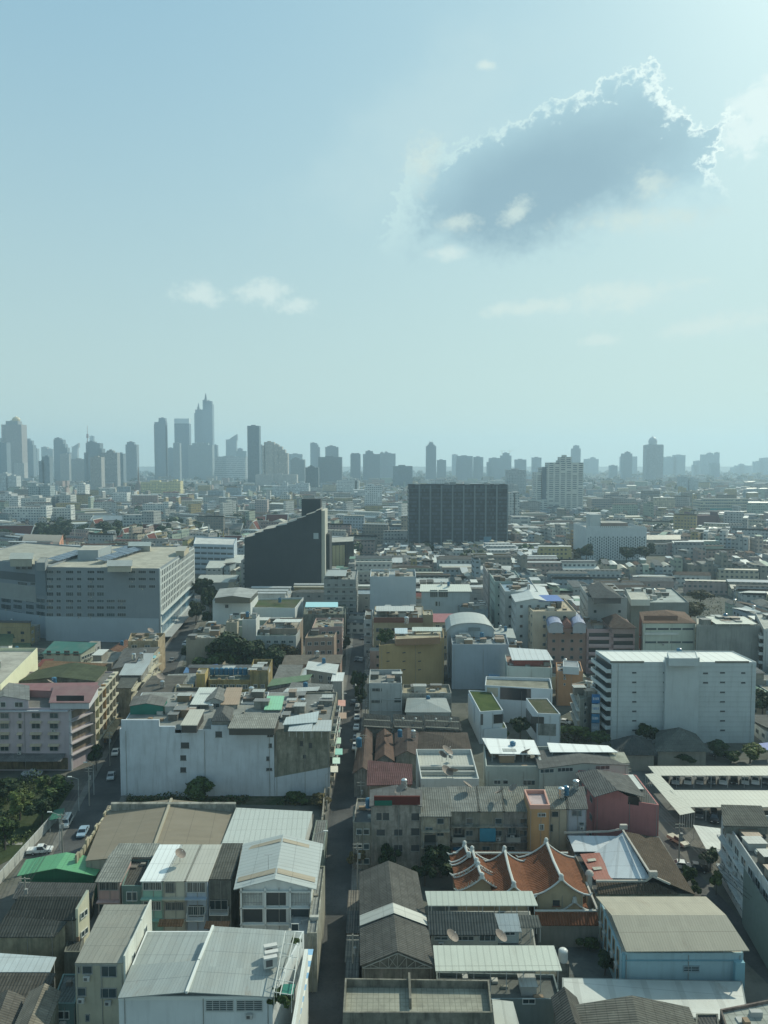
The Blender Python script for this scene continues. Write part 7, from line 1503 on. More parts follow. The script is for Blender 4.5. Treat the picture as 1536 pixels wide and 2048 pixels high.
for s_ in (-3, 3): m = MB(q); m.bar((q.x + s_, 690.5, 0), (q.x + s_, 690.5, 6), .3, paint((.3, .3, .3))); m.build('post', bb)
TWC = (.62, .63, .58)
T('apartment_block', 'tall white apartment tower with balcony rows and a dark glazed slot', 'apartment tower',
  [(1096, 1166, 925), (1118, 1142, 914, 4, 14), (1082, 1096, 935), (1070, 1083, 945), (1060, 1094, 999, -6, 20)], 1180, 26, TWC, ww=.7, wh=.42, ph=3.2, pw=9,
  extra=lambda t, Y: (lambda m: (m.box(PY(1096, 0, Y).x, PY(1105, 0, Y).x, Y - .6, Y - .02, 0, PY(1100, 934, Y).z, glass((.05, .07, .09), .3)), m.build('glazed_slot', t)))(MB(t.location)))
T('apartment_block', 'pale slab tower with a grid centre standing left of the white apartment tower', 'apartment tower', [(1014, 1052, 940), (1016, 1036, 970, -60, 30, 'wing', (.30, .32, .32))], 1700, 30, (.40, .44, .45))
T('apartment_block', 'white office with three ribbon window rows beside the ribbed dark slab', 'office block', [(1026, 1062, 1034)], 860, 22, (.50, .52, .50), ww=.8, wh=.35, ph=4.4, pw=9)
T('apartment_block', 'narrow white block with balconies tight against the ribbed dark slab', 'apartment block', [(1017, 1030, 986), (1028, 1039, 984)], 1000, 22, (.5, .52, .5))
T('hotel', 'wide brownish hotel with a recessed balcony centre', 'hotel', [(1184, 1272, 997), (1226, 1252, 995, -2, 20), (1210, 1256, 989, 12, 10), (1272, 1287, 999)], 1180, 30, (.36, .34, .32), ww=.7, wh=.4)
b = T('office_building', 'cream office with ribbon windows and a turquoise screen on its front', 'office block', [(1402, 1497, 1000), (1408, 1497, 997, 3, 12)], 1130, 30, (.50, .49, .40), ww=.85, wh=.4, ph=4.2)
m = MB(b.location); x0, x1 = PY(1447, 0, 1130).x, PY(1495, 0, 1130).x; m.box(x0, x1, 1129.2, 1129.97, H_of(1031, 1130), H_of(1017, 1130), paint((.10, .38, .38))); m.build('screen', b)
b = Bld('temple_hall', 'dark maroon block like shrine with sloping pale walled sides', 'shrine', pts=[PY(1408, 0, 900).xy, PY(1462, 0, 900).xy, PY(1460, 0, 925).xy, PY(1408, 0, 925).xy], H=H_of(1032, 900), wall=plaster((.17, .10, .11), .3), roof=slab((.15, .1, .1)), par=.5)
for s_, u in ((-1, 1408), (1, 1462)): m = MB(b.t.location); q = PY(u, 0, 900); m.prism([(q.x + min(0, s_ * 6), 899), (q.x + max(0, s_ * 6), 899), (q.x + max(0, s_ * 6), 920), (q.x + min(0, s_ * 6), 920)], 0, [8, 24, 24, 8] if s_ < 0 else [24, 8, 8, 24], plaster((.16, .10, .11), .3)); m.build('sloping_wing', b.t)
b.panel('F', 6, 26, 0, 9, plaster((.5, .5, .46), .3), 'white_gateway', .1, 2)
# white patterned department store
xa, xb = PY(1190, 0, 640), PY(1316, 0, 640)
b = Bld('department_store', 'white department store faced with a lattice of pointed ovals', 'department store', pts=[PY(1190, 0, 640).xy, PY(1316, 0, 640).xy, PY(1316, 0, 640).xy + Vector((0, 45)), PY(1163, 0, 690).xy], H=H_of(1060, 640), wall=plaster((.60, .64, .65), .2), roof=slab((.4, .41, .38)), par=2.0)
A, B = b.side('F'); L_ = (B - A).length
latm = glass((.06, .08, .09), .5)
for k in range(26):
    s_ = 1 + (L_ - 2) * (k + .5) / 26; m = MB(b.t.location)
    for j in range(9):
        z = 1.6 + j * 2.35 + (1.17 if k % 2 else 0); 
        if z > 20: continue
        c_ = A + Vector((1, 0)) * s_; m.poly([(c_.x, c_.y - .05, z - 1.1), (c_.x + .62, c_.y - .05, z), (c_.x, c_.y - .05, z + 1.1), (c_.x - .62, c_.y - .05, z)], latm)
    m.build('lattice_column', b.t)
m = MB(b.t.location)
for k in range(30): q = A.x + 1 + (L_ - 2) * k / 30; m.prism([(q, A.y), (q + 1.1, A.y), (q + 1.1, A.y + .4), (q, A.y + .4)], b.H + 2, [b.H + 2.1, b.H + 2.1, b.H + 2.1, b.H + 3.4] if 0 else b.H + 3.2, b.wall)
m.build('battlement', b.t); m = MB(b.t.location); q = PY(1204, 0, 660); m.box(q.x - 4, q.x + 5, 655, 668, b.H, b.H + 12, plaster((.46, .5, .5), .2)); m.build('stair_tower', b.t)
m = MB(b.t.location); m.box(A.x + 16, B.x - 12, A.y + 12, A.y + 36, b.H, b.H + 5, plaster((.22, .18, .16), .3), slab((.36, .36, .34))); m.build('roof_storey', b.t)
MIDT = [
 ('white hospital like building with square corner towers', [(544, 618, 972), (562, 575, 965, -4, 12), (592, 618, 966, 2, 14)], 1700, 30, (.48, .52, .53)),
 ('small white office with rows of square windows right of the white hospital', [(673, 714, 961), (693, 711, 957, 5, 12), (710, 718, 961)], 1750, 30, (.56, .58, .56)),
 ('tall white house like tower with pointed gables at its corner', [(729, 752, 972), (752, 764, 970), (733, 748, 968, 4, 10)], 1250, 24, (.54, .57, .57)),
 ('long straw yellow building with dark ribbon windows', [(282, 338, 964), (338, 361, 962, -3, 26)], 1700, 30, (.58, .52, .28)),
 ('long white building with brown roofs and window rows', [(42, 92, 996)], 1100, 26, (.52, .53, .50)),
 ('dark flank building joining the long white one', [(92, 111, 993), (108, 141, 990, 8, 22, 'wing', (.5, .52, .5))], 1120, 30, (.16, .18, .19)),
 ('white terrace with framed loggias left of centre', [(8, 88, 1015), (80, 92, 1012, -3, 18)], 960, 20, (.54, .56, .54)),
 ('white office with open arches beside the white terrace', [(94, 137, 1016), (132, 141, 1010, 2, 12)], 980, 20, (.52, .54, .52)),
 ('white narrow tower lit on its face behind the terraces', [(154, 171, 969), (158, 168, 966, 3, 10)], 1450, 22, (.60, .61, .58)),
 ('pale twin block with flat roofs before the wooded hill', [(57, 78, 972), (80, 101, 971)], 1350, 20, (.30, .36, .37)),
 ('white office with a projecting black slotted end', [(285, 328, 1008), (326, 337, 1004, -3, 20)], 1050, 24, (.54, .56, .53)),
 ('white slatted building beyond the temple trees', [(224, 254, 985)], 1400, 22, (.56, .58, .56)),
 ('grey four storey block behind the temple', [(244, 301, 1030)], 860, 18, (.44, .46, .44)),
 ('pink plaster block among low houses', [(510, 534, 1000)], 1150, 20, (.40, .34, .32)),
 ('pale block with a square clock tower', [(560, 580, 990), (566, 574, 984, 3, 8)], 1300, 20, (.46, .48, .46)),
 ('pale grid fronted tower half behind the ribbed dark slab', [(862, 906, 960)], 1500, 26, (.50, .53, .53)),
 ('wide pale flat block between the white tower and the hotel', [(1118, 1166, 1040), (1130, 1150, 1034, 6, 14)], 900, 22, (.46, .46, .40)),
 ('yellowish stepped house block before the white apartment tower', [(1126, 1170, 1055), (1140, 1166, 1047, 5, 16)], 800, 20, (.50, .48, .38)),
 ('pair of faint apartment slabs beyond the old quarter', [(1360, 1376, 953), (1378, 1396, 957)], 2000, 24, (.36, .42, .44)),
 ('pale block behind the cream office at the edge', [(1497, 1540, 1018), (1530, 1545, 1005)], 1150, 22, (.48, .5, .48)),
 ('white walled block with a flat white roof at the far side', [(1386, 1402, 1063), (1400, 1440, 1068)], 760, 18, (.46, .47, .43)),
 ('pale green six storey block at the east side', [(1372, 1398, 1030)], 950, 20, (.40, .44, .38)),
 ('grey office with a lit side in the western quarter', [(0, 22, 988), (22, 36, 992)], 1200, 22, (.48, .5, .5)),
 ('low white school like building far west', [(0, 16, 947), (14, 34, 952)], 1900, 24, (.46, .5, .5)),
 ('white stepped apartment block right of the ribbed slab base', [(1050, 1100, 1062), (1062, 1080, 1056, 4, 12)], 780, 18, (.48, .48, .43)),
 ('dusty pink four storey block in the eastern quarter', [(1290, 1316, 1012)], 1050, 20, (.38, .33, .31)),
]
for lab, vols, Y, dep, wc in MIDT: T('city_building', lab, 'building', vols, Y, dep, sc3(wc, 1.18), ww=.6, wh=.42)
for o in list(COL.objects):
    if o.get('category') and o.type == 'EMPTY' and o.location.y > 500 and o.location.y < 2000:
        xs = []; 
        for ch in o.children:
            if ch.type == 'MESH' and ch.name.split('.')[0] in ('body', 'wing', 'wall'): xs += [(v.co.x + o.location.x, v.co.y + o.location.y) for v in ch.data.vertices]
        if xs: x0, x1, y0, y1 = min(p[0] for p in xs), max(p[0] for p in xs), min(p[1] for p in xs), max(p[1] for p in xs); BLOCK.append(((x0, y0), (x1, y0), (x1, y1), (x0, y1)))
# Thai temple halls
MR, MW = tile((.17, .055, .045)), plaster((.60, .62, .58), .2)
def wat(label, u, v, Y, wpx_, dep, H=7, rise=6, ax='x', roofc=MR, end=(.62, .40, .26)):
    x0, x1 = PY(u, v, Y).x, PY(u + wpx_, v, Y).x
    pts = [Vector((x0, Y)), Vector((x1, Y)), Vector((x1, Y + dep)), Vector((x0, Y + dep))]
    b = Bld('temple_hall', label, 'temple', pts=pts, H=H, wall=MW, roof=roofc, kind='gable', rise=rise, over=1.2, axis=ax)
    r0, r1 = b.cap; m = MB(b.t.location); m.bar(r0, r1, .45, MW)
    for e in (r0, r1): m.bar(e, e + (e - (r0 + r1) / 2).normalized() * .8 + Vector((0, 0, 2.2)), (.4, .1), paint((.55, .42, .15)), 5)
    m.build('ridge_finials', b.t)
    m = MB(b.t.location); f = .25 if ax == 'x' else .2                  # raised middle tier
    hw = (pts[1] - pts[0]).length / 2 if ax == 'y' else dep / 2
    for e in (r0, r1):
        for sg in (-1, 1):
            q = Vector((e.x, e.y + sg * (hw + 1), H - .8)) if ax == 'x' else Vector((e.x + sg * (hw + 1), e.y, H - .8)); m.bar(e + Vector((0, 0, .2)), q, .5, MW)
    m.build('verge', b.t)
    if ax == 'y':
        m = MB(b.t.location); c_ = (pts[0] + pts[1]) / 2; m.poly([(pts[0].x + .5, Y - .15, H + .4), (pts[1].x - .5, Y - .15, H + .4), (c_.x, Y - .15, H + rise - .6)], paint(end)); m.build('gable_panel', b.t)
    return b
wat('long maroon roofed temple hall with white verges at the far left', -6, 1050, 800, 66, 16, 8, 8)
wat('maroon roofed temple hall with white borders behind the trees', 283, 1050, 820, 36, 14, 9, 7)
wat('smaller maroon temple hall in a row with white borders', 326, 1055, 800, 30, 12, 7, 6)
wat('third maroon temple hall of the row nearer the street', 344, 1070, 760, 24, 12, 7, 6)
wat('steep temple hall turning its glittering gable to the city', 238, 1060, 740, 14, 22, 9, 9, 'y')
wat('temple hall with an orange gable rising from the tree tops', 178, 1045, 860, 16, 26, 9, 9, 'y')
wat('temple hall with a gold and white gable beside the lattice roofs', 286, 1070, 700, 14, 22, 8, 8, 'y')
wat('temple hall with a bright orange gable left of the dark stepped slab', 496, 1040, 830, 18, 24, 9, 9, 'y')
wat('large maroon temple hall with tiered white bordered roofs', 532, 1035, 900, 40, 20, 9, 12)
wat('maroon temple wing attached to the tiered hall', 514, 1045, 880, 18, 16, 8, 7)
wat('low maroon cloister roof along the temple court', 392, 1060, 790, 44, 12, 6, 5)
wat('second low maroon cloister roof with white edges', 440, 1072, 740, 40, 12, 6, 5)
wat('grey roofed assembly hall beside the temple', 405, 1050, 860, 76, 20, 8, 5, roofc=fibre((.22, .23, .22)))
wat('blue grey roofed school hall behind the temple trees', 182, 1035, 980, 66, 26, 9, 5, roofc=metal((.26, .31, .33), .9))
def chedi(label, u, vb, vt, Y, r, col, cat='pagoda'):
    p = PY(u, vb, Y); t = thing('pagoda', label, cat, (p.x, Y, 0)); z1 = PY(u, vt, Y).z; m = MB(t.location); c_ = paint(col, .7)
    k = [(1, 0), (1, .12), (.85, .14), (.85, .25), (.7, .28), (.62, .42), (.35, .5), (.2, .55), (.16, .75), (.05, 1)]
    for i in range(len(k) - 1): m.bar((p.x, Y, z1 * k[i][1]), (p.x, Y, z1 * k[i + 1][1] + .001), (r * k[i][0], r * k[i + 1][0]), c_, 12)
    m.build('spire', t); m = MB(t.location); m.box(p.x - r * 1.2, p.x + r * 1.2, Y - r * 1.2, Y + r * 1.2, 0, 3, c_); m.build('plinth', t)
chedi('dark ornate temple spire standing above the far houses', 277, 970, 934, 1900, 12, (.20, .16, .14))
chedi('small pale temple spire with gold tip among low roofs', 150, 1075, 1058, 720, 4, (.5, .48, .4))
chedi('grey white bell shaped spire beside the maroon halls', 418, 1072, 1048, 770, 6, (.45, .45, .42))
chedi('golden bell shaped spire before the tiered hall', 447, 1082, 1062, 730, 5, (.42, .32, .14))
b = Bld('warehouse', 'long market hall with a curved brown roof and an orange and white end wall', 'market hall', [(44, 1090), (118, 1092), (126, 1074), (52, 1072)], 9, plaster((.2, .18, .16), .3), metal((.24, .21, .17), 1.2, .6, .3), 'barrel', rise=4, axis='x', over=.4)
b.panel('R', .2, (b.pts[2] - b.pts[1]).length - .2, 0, 11.5, plaster((.60, .32, .22), .2), 'end_wall', .05, .3)

# ------------------------------------------------------------------ streets, lots
def sheet(name, pts, z, mat):
    m = MB(); m.poly([(p[0], p[1], z) for p in pts], mat); o = m.build(name); o['kind'] = 'structure'; return o
AS = asphalt()
def cxm(y): return -8.2 - .0082 * y
ys = [60, 110, 185, 330, 700, 1600]
sheet('road', [(cxm(y) - 4.4, y) for y in ys][::-1] + [(cxm(y) + 4.2, y) for y in ys], .012, AS) if 0 else None
def road(name, cl, w_, z=.012, mat=None, kerb=True, pave=1.6):
    m = MB(); k = MB(); pv_ = slab((.20, .20, .185)); n = len(cl)
    for i in range(n - 1):
        a, c_ = Vector(cl[i]), Vector(cl[i + 1]); d = (c_ - a).normalized(); q = Vector((d.y, -d.x)) * w_ / 2
        m.poly([(*(a - q), z), (*(a + q), z), (*(c_ + q), z), (*(c_ - q), z)], mat or AS)
        if kerb:
            for s_ in (-1, 1):
                q1, q2 = q.normalized() * s_ * (w_ / 2), q.normalized() * s_ * (w_ / 2 + pave); pp = [a + q1, a + q2, c_ + q2, c_ + q1]
                k.prism(pp if s_ > 0 else pp[::-1], .002, .14, pv_)
    o = m.build(name); o['kind'] = 'structure'
    if kerb: o = k.build('pavement'); o['kind'] = 'structure'
LEFT = [(-58, 110), (-66, 170), (-92.6, 341), (-106, 435), (-150, 760), (-230, 1400)]
MAIN = [(cxm(y), y) for y in (60, 185, 330, 700, 1700)]
RIGHT = [(56, 90), (54.5, 120), (54, 175), (44, 215), (48, 260)]
road('road', MAIN, 6.2); road('road', LEFT, 8.5, .016); road('lane', [(66, 95), (60.5, 125), (58, 150), (56, 186)], 6.5, .014, None, False)
road('road', [(-140, 468), (-30, 474), (120, 466), (330, 520)], 7, .020); road('lane', [(-70, 181), (-120, 188), (-190, 190)], 6, .020, None, False)
gl = ground((.045, .065, .03), (.075, .085, .045), .12)
sheet('lawn', [P(*q).xy for q in ((-60, 1760), (60, 1700), (150, 1570), (-60, 1555))], .03, gl)
sheet('vacant_lot', [P(*q).xy for q in ((250, 1606), (655, 1612), (658, 1592), (250, 1596))], .03, ground((.05, .07, .035), (.12, .115, .08), .15))
sheet('yard', [P(*q).xy for q in ((1200, 1640), (1560, 1650), (1560, 1520), (1240, 1520))], .018, slab((.16, .165, .16)))
sheet('yard', [P(*q).xy for q in ((1120, 1965), (1260, 1965), (1200, 1850), (1060, 1850))], .018, slab((.13, .145, .14)))
sheet('path', [P(*q).xy for q in ((-20, 1690), (44, 1690), (46, 1685), (-20, 1685))], .05, slab((.33, .32, .28)))
# white boundary wall of the green lot
a, c_ = P(-30, 1800).xy, P(112, 1640).xy; t = thing('boundary_wall', 'low whitewashed panel wall along the green lot and the side street', 'wall', (a.x, a.y, 0)); d = (c_ - a); n_ = Vector((.2, 0))
for k in range(14):
    p0, p1 = a + d * (k / 14), a + d * ((k + .95) / 14); m = MB(t.location); m.prism([p0, p0 + n_, p1 + n_, p1], 0, 2.3, plaster((.50, .52, .50), .6)); m.build('wall_panel', t)
t = thing('boundary_wall', 'old street wall of the main street beside the vacant lot', 'wall', (-13, 165, 0)); m = MB(t.location); m.prism([(-13.2, 150), (-12.9, 150), (-14.2, 184), (-14.5, 184)], 0, 2.2, mould((.36, .35, .3))); m.build('wall_slab', t)
for k in range(5): m = MB(t.location); y = 152 + 7 * k; m.box(-13.35 - .03 * k * 1.1, -12.95 - .03 * k * 1.1, y, y + .4, 0, 2.6, mould((.38, .37, .32))); m.build('pillar', t)

# ------------------------------------------------------------------ trees near and middle
TP = [  # label, u, v base, v top, width px, colour
 ('broad dark shade tree left in the big clump behind the mustard block', 402, 1335, 1288, 80, 'dark'), ('tallest tree of the big clump behind the mustard block', 470, 1345, 1268, 104, 'dark'),
 ('lower spreading tree in front of the big clump', 436, 1352, 1296, 84, 'mid'), ('bushy tree in the middle of the big clump', 515, 1346, 1280, 90, 'dark'), ('thin grey green tree at the end of the big clump', 566, 1340, 1288, 64, 'dry'),
 ('round tree at the street side of the big clump', 545, 1352, 1302, 70, 'dark'), ('tree against the grey block near its canopy', 402, 1215, 1158, 56, 'dark'), ('second tree by the grey block canopy', 420, 1240, 1180, 44, 'dark'),
 ('third tree further along the grey block street', 392, 1250, 1205, 40, 'dark'), ('dense tree at the street bend beyond the beige house', 425, 1262, 1222, 56, 'dark'), ('bush like tree against the blank white wall', 390, 1606, 1558, 78, 'mid'),
 ('low shrubby tree at the foot of the mouldy wall', 592, 1604, 1582, 52, 'mid'), ('ragged bush at the street end of the vacant lot', 640, 1612, 1588, 44, 'dry'), ('dark tree between the grimy row and the gabled warehouse', 880, 1755, 1690, 84, 'dark'),
 ('smaller dark tree before the windows of the grimy row', 778, 1745, 1692, 52, 'dark'), ('scrubby tree beside the main street wall', 712, 1738, 1700, 44, 'dry'), ('dark tree close to the front of the temple', 850, 1772, 1722, 50, 'dark'),
 ('tree at the curb of the side street beside the pink building', 192, 1542, 1494, 40, 'dark'), ('round tree in the corner of the green lot', 108, 1600, 1550, 70, 'mid'), ('lime green tree in the green lot', 40, 1640, 1585, 64, 'lime'),
 ('dark tree in the middle of the green lot', 84, 1650, 1600, 60, 'dark'), ('tree behind the wall of the green lot', 16, 1600, 1562, 60, 'dark'), ('small tree in the near end of the green lot', 10, 1700, 1640, 60, 'mid'),
 ('street tree on the main road below the yellow block', 716, 1395, 1345, 34, 'dark'), ('second street tree on the main road beside the white framed block', 722, 1420, 1372, 30, 'dark'), ('street tree on the main road by the pink house', 690, 1310, 1268, 30, 'dark'),
 ('palm like tree in the villa court', 1040, 1484, 1434, 46, 'dark'), ('shrub at the villa base wall', 1002, 1478, 1452, 34, 'mid'), ('hedge like tree behind the villa lane', 1150, 1482, 1452, 60, 'lime'), ('tree left of the hipped villas', 1198, 1500, 1462, 50, 'mid'),
 ('conical tree before the white apartment block', 1292, 1494, 1452, 44, 'dark'), ('tree right of the grey hipped villa', 1430, 1520, 1484, 54, 'dark'), ('tree behind the rear carport roof', 1370, 1530, 1506, 60, 'dark'), ('yellowish tree behind the car park corner', 1500, 1526, 1490, 60, 'lime'),
 ('tall shrub by the parked cars behind the carport', 1462, 1526, 1500, 46, 'mid'), ('bush beside the lane below the parked van', 1374, 1768, 1728, 40, 'mid'), ('thin tree next to the mildewed apartment house', 1432, 1790, 1746, 34, 'lime'), ('second bush in the lane bend', 1388, 1790, 1762, 30, 'mid'),
 ('dark tree over the cars beside the tent like roof', 1420, 1742, 1700, 50, 'dark'), ('tree in the gap beside the striped blue hall', 1210, 1950, 1905, 56, 'dark'), ('shrub in the dark yard behind the canopies', 1176, 1900, 1872, 44, 'mid'), ('tree in the court below the blue hall', 1150, 2010, 1980, 40, 'dark'),
 ('tree between white block and the picture edge', 1524, 1440, 1385, 60, 'dark'), ('tree in front of the department store lattice', 1290, 1128, 1088, 50, 'dark'), ('wide tree before the middle of the lattice store', 1252, 1130, 1094, 46, 'dark'), ('tree at the left corner of the lattice store', 1172, 1128, 1090, 42, 'dark'),
 ('wide brownish tree cluster before the eastern houses', 1110, 1128, 1098, 66, 'dry'), ('second brownish tree near the eastern houses', 1145, 1126, 1096, 50, 'dry'), ('lone tree on the waste ground in the east', 1380, 1250, 1205, 70, 'dry'), ('tree behind the weathered block', 1400, 1212, 1180, 54, 'dry')]
for lab, u, vb, vt, wp, c_ in TP: tree_px(lab, u, vb, vt, wp, c_, None, name='shrub' if 'bush' in lab or 'shrub' in lab else 'tree')
WR = random.Random(21)
for i in range(46):
    u = WR.choice((WR.uniform(70, 250), WR.uniform(90, 300), WR.uniform(0, 480))); v = WR.uniform(1066, 1096) if u < 260 else WR.uniform(1062, 1088); p = P(u, v)
    t = tree('dark shade tree of the temple grove', p.x, p.y, WR.uniform(11, 17), WR.uniform(12, 20), WR.choice(('dark', 'dark', 'mid')), 'shade trees of the temple grove', big=False)
# ------------------------------------------------------------------ endless low houses between what is built by hand
def inpoly(x, y, pg):
    c = False; n = len(pg)
    for i in range(n):
        (x0, y0), (x1, y1) = pg[i], pg[i - 1]
        if (y0 > y) != (y1 > y) and x < (x1 - x0) * (y - y0) / (y1 - y0) + x0: c = not c
    return c
BB = [(min(p[0] for p in q) - 1, max(p[0] for p in q) + 1, min(p[1] for p in q) - 1, max(p[1] for p in q) + 1, q) for q in BLOCK]
def seg_d(p, a, b):
    a, b = Vector(a), Vector(b); d = b - a; t = max(0, min(1, (p - a).dot(d) / d.length_squared)); return (p - a - d * t).length
ROADS = [(MAIN, 7.0), (LEFT, 8.5), ([(-140, 468), (-30, 474), (120, 466), (330, 520)], 8), ([(66, 95), (60, 125), (57, 150), (56, 186)], 8)]
LOTS = [tuple(P(*q).xy for q in ((-60, 1790), (120, 1720), (190, 1555), (-60, 1535))), tuple(P(*q).xy for q in ((240, 1625), (665, 1625), (665, 1585), (240, 1585))), tuple(P(*q).xy for q in ((1240, 1830), (1560, 1830), (1560, 1500), (1200, 1500))),
        tuple(P(*q).xy for q in ((370, 1362), (600, 1362), (585, 1312), (370, 1312))), tuple(P(*q).xy for q in ((1030, 1500), (1230, 1500), (1200, 1400), (1110, 1420))), tuple(P(*q).xy for q in ((70, 1094), (270, 1094), (300, 1062), (60, 1062))),
        tuple(P(*q).xy for q in ((1290, 1262), (1450, 1262), (1430, 1190), (1300, 1200))), tuple(P(*q).xy for q in ((370, 1270), (440, 1262), (440, 1150), (385, 1150))), tuple(P(*q).xy for q in ((1120, 2048), (1290, 2048), (1290, 1840), (1060, 1840))),
        tuple(P(*q).xy for q in ((690, 1800), (920, 1800), (920, 1700), (700, 1700))), tuple(P(*q).xy for q in ((930, 1500), (1120, 1500), (1120, 1420), (940, 1420)))]
LOTS += [tuple(P(*q).xy for q in ((-40, 1318), (245, 1318), (318, 1300), (318, 1290), (-40, 1290))), tuple(P(*q).xy for q in ((1150, 1152), (1330, 1152), (1330, 1112), (1150, 1112)))]
LB = [(min(p[0] for p in q), max(p[0] for p in q), min(p[1] for p in q), max(p[1] for p in q), tuple((p[0], p[1]) for p in q)) for q in LOTS]
def isfree(pts):
    c = sum(pts, Vector((0, 0))) / len(pts); test = list(pts) + [c] + [(pts[i] + pts[i - 1]) / 2 for i in range(4)]
    x0, x1, y0, y1 = min(p.x for p in pts), max(p.x for p in pts), min(p.y for p in pts), max(p.y for p in pts)
    for a, b, c0, d, q in BB + LB:
        if x1 < a or x0 > b or y1 < c0 or y0 > d: continue
        if any(inpoly(p.x, p.y, q) for p in test): return False
        pp = [(p.x, p.y) for p in pts]
        if any(inpoly(v[0], v[1], pp) for v in q): return False
    for cl, w_ in ROADS:
        for i in range(len(cl) - 1):
            if abs(c.x - cl[i][0]) < 400 and min(seg_d(p, cl[i], cl[i + 1]) for p in pts + [c]) < w_ / 2 + .4: return False
    return True
WC = [('white', (.56, .57, .54)), ('cream', (.50, .46, .36)), ('grey', (.36, .37, .36)), ('dusty pink', (.42, .33, .30)), ('pale blue', (.34, .41, .45)), ('stained', (.27, .26, .23)), ('pale green', (.36, .43, .36)), ('ochre', (.42, .34, .19)), ('pale grey', (.46, .48, .47))]
RC = [('rusty', fibre((.17, .10, .07))), ('dark grey', fibre((.13, .135, .13))), ('grey', fibre((.23, .235, .22))), ('white', metal((.62, .64, .60), .8, .5, .15)), ('cream', metal((.46, .44, .36), .8, .5, .25)), ('pale blue', metal((.32, .40, .45), .8, .5, .2)),
      ('green', metal((.12, .24, .17), .8, .5, .3)), ('silver', metal((.50, .53, .53), .8, .45, .3)), ('brown', fibre((.14, .11, .09))), ('maroon', tile((.20, .07, .06))), ('slate', fibre((.16, .175, .18)))]
RWT = [3, 8, 8, 8, 6, 2, 1.2, 7, 5, 1.5, 6]
FLATM = [slab((.30, .30, .27)), slab((.22, .23, .22)), slab((.38, .38, .34)), slab((.26, .25, .21))]
WALLM = {n: winwall(c, 3.1, 3.2, .52, .40, (.05, .06, .065), .6, 1) for n, c in WC}
PLAINM = {n: plaster(c, .6) for n, c in WC}
def house_shell(m, r, pts, H, form, wm, rm, fm, rr, xr=None):
    """m walls, r roof, xr extra rooftop pieces"""
    z0 = 0
    if form == 'flat':
        m.prism(pts, z0, H + .7, wm, wm); r.poly([(p.x, p.y, H + .704) for p in inset(pts, .25)], fm)
        k0, k1 = (0, .45) if rr.random() < .5 else (.5, 1); a, b, c, d = inset(pts, .5); q = [a.lerp(d, k0), b.lerp(c, k0), b.lerp(c, k1), a.lerp(d, k1)]
        if rr.random() < .75: (xr or m).prism(q, H + .7, H + 2.9, wm, rm); q2 = outset(q, .4); (xr or r).slabpoly([(p.x, p.y, H + 3.0 + (.5 if i > 1 else 0)) for i, p in enumerate(q2)], .1, rm)
    elif form == 'shed':
        m.prism(pts, z0, H, wm); o = outset(pts, .35); s = rr.choice((0, 2)); r.slabpoly([(p.x, p.y, H + .1 + (1.5 if (i // 2) * 2 == s else 0)) for i, p in enumerate(o)], .12, rm, ud=pts[1] - pts[0] if True else None)
    else:
        m.prism(pts, z0, H, wm); o = outset(pts, .35)
        if (pts[1] - pts[0]).length > (pts[2] - pts[1]).length or form == 'cross': o = [o[1], o[2], o[3], o[0]]
        f0, f1 = (o[0] + o[1]) / 2, (o[2] + o[3]) / 2; hr = (o[1] - o[0]).length * .17 + .4
        if form == 'hip': f0, f1 = f0.lerp(f1, .22), f1.lerp(f0, .22)
        A = [(p.x, p.y, H + .02) for p in o]; a, b = (f0.x, f0.y, H + hr), (f1.x, f1.y, H + hr); ud = Vector((f1.x - f0.x, f1.y - f0.y, 0))
        r.poly([A[0], a, b, A[3]], rm, ud); r.poly([a, A[1], A[2], b], rm, ud); r.poly([A[0], A[1], a], rm if form == 'hip' else wm); r.poly([A[2], A[3], b], rm if form == 'hip' else wm)
        r.poly([A[0], A[3], A[2], A[1]], rm)
# places that help to say which house is meant
LM_ = [(*P(u, v).xy, s) for u, v, s in ((560, 1215, 'the dark stepped slab'), (910, 1100, 'the ribbed dark office'), (200, 1300, 'the massive grey block'), (1130, 1040, 'the tall white apartment tower'), (1250, 1125, 'the lattice fronted store'), (1365, 1486, 'the white eight storey block'),
       (820, 1370, 'the golden yellow block'), (150, 1085, 'the temple grove'), (960, 1370, 'the arched grey hall'), (1030, 1470, 'the modern white villa'), (450, 1595, 'the blank white wall'), (1110, 1300, 'the cream apartment house'), (1340, 1320, 'the brown hipped ribbon block'),
       (1440, 1045, 'the maroon shrine block'), (1235, 1035, 'the brownish hotel'), (1450, 1040, 'the cream office with a turquoise screen'), (680, 1250, 'the planted greenhouse terrace'), (745, 1008, 'the gabled white tower'), (550, 1035, 'the tiered temple hall'), (310, 975, 'the straw yellow building'),
       (580, 985, 'the white hospital like building'), (60, 1010, 'the long white terrace'), (310, 1065, 'the maroon temple row'), (430, 1120, 'the pale blue office'), (790, 1240, 'the white blue block'), (1040, 1075, 'the ribbon windowed white office'), (1460, 1300, 'the big bare grey block'))]
USED = set()
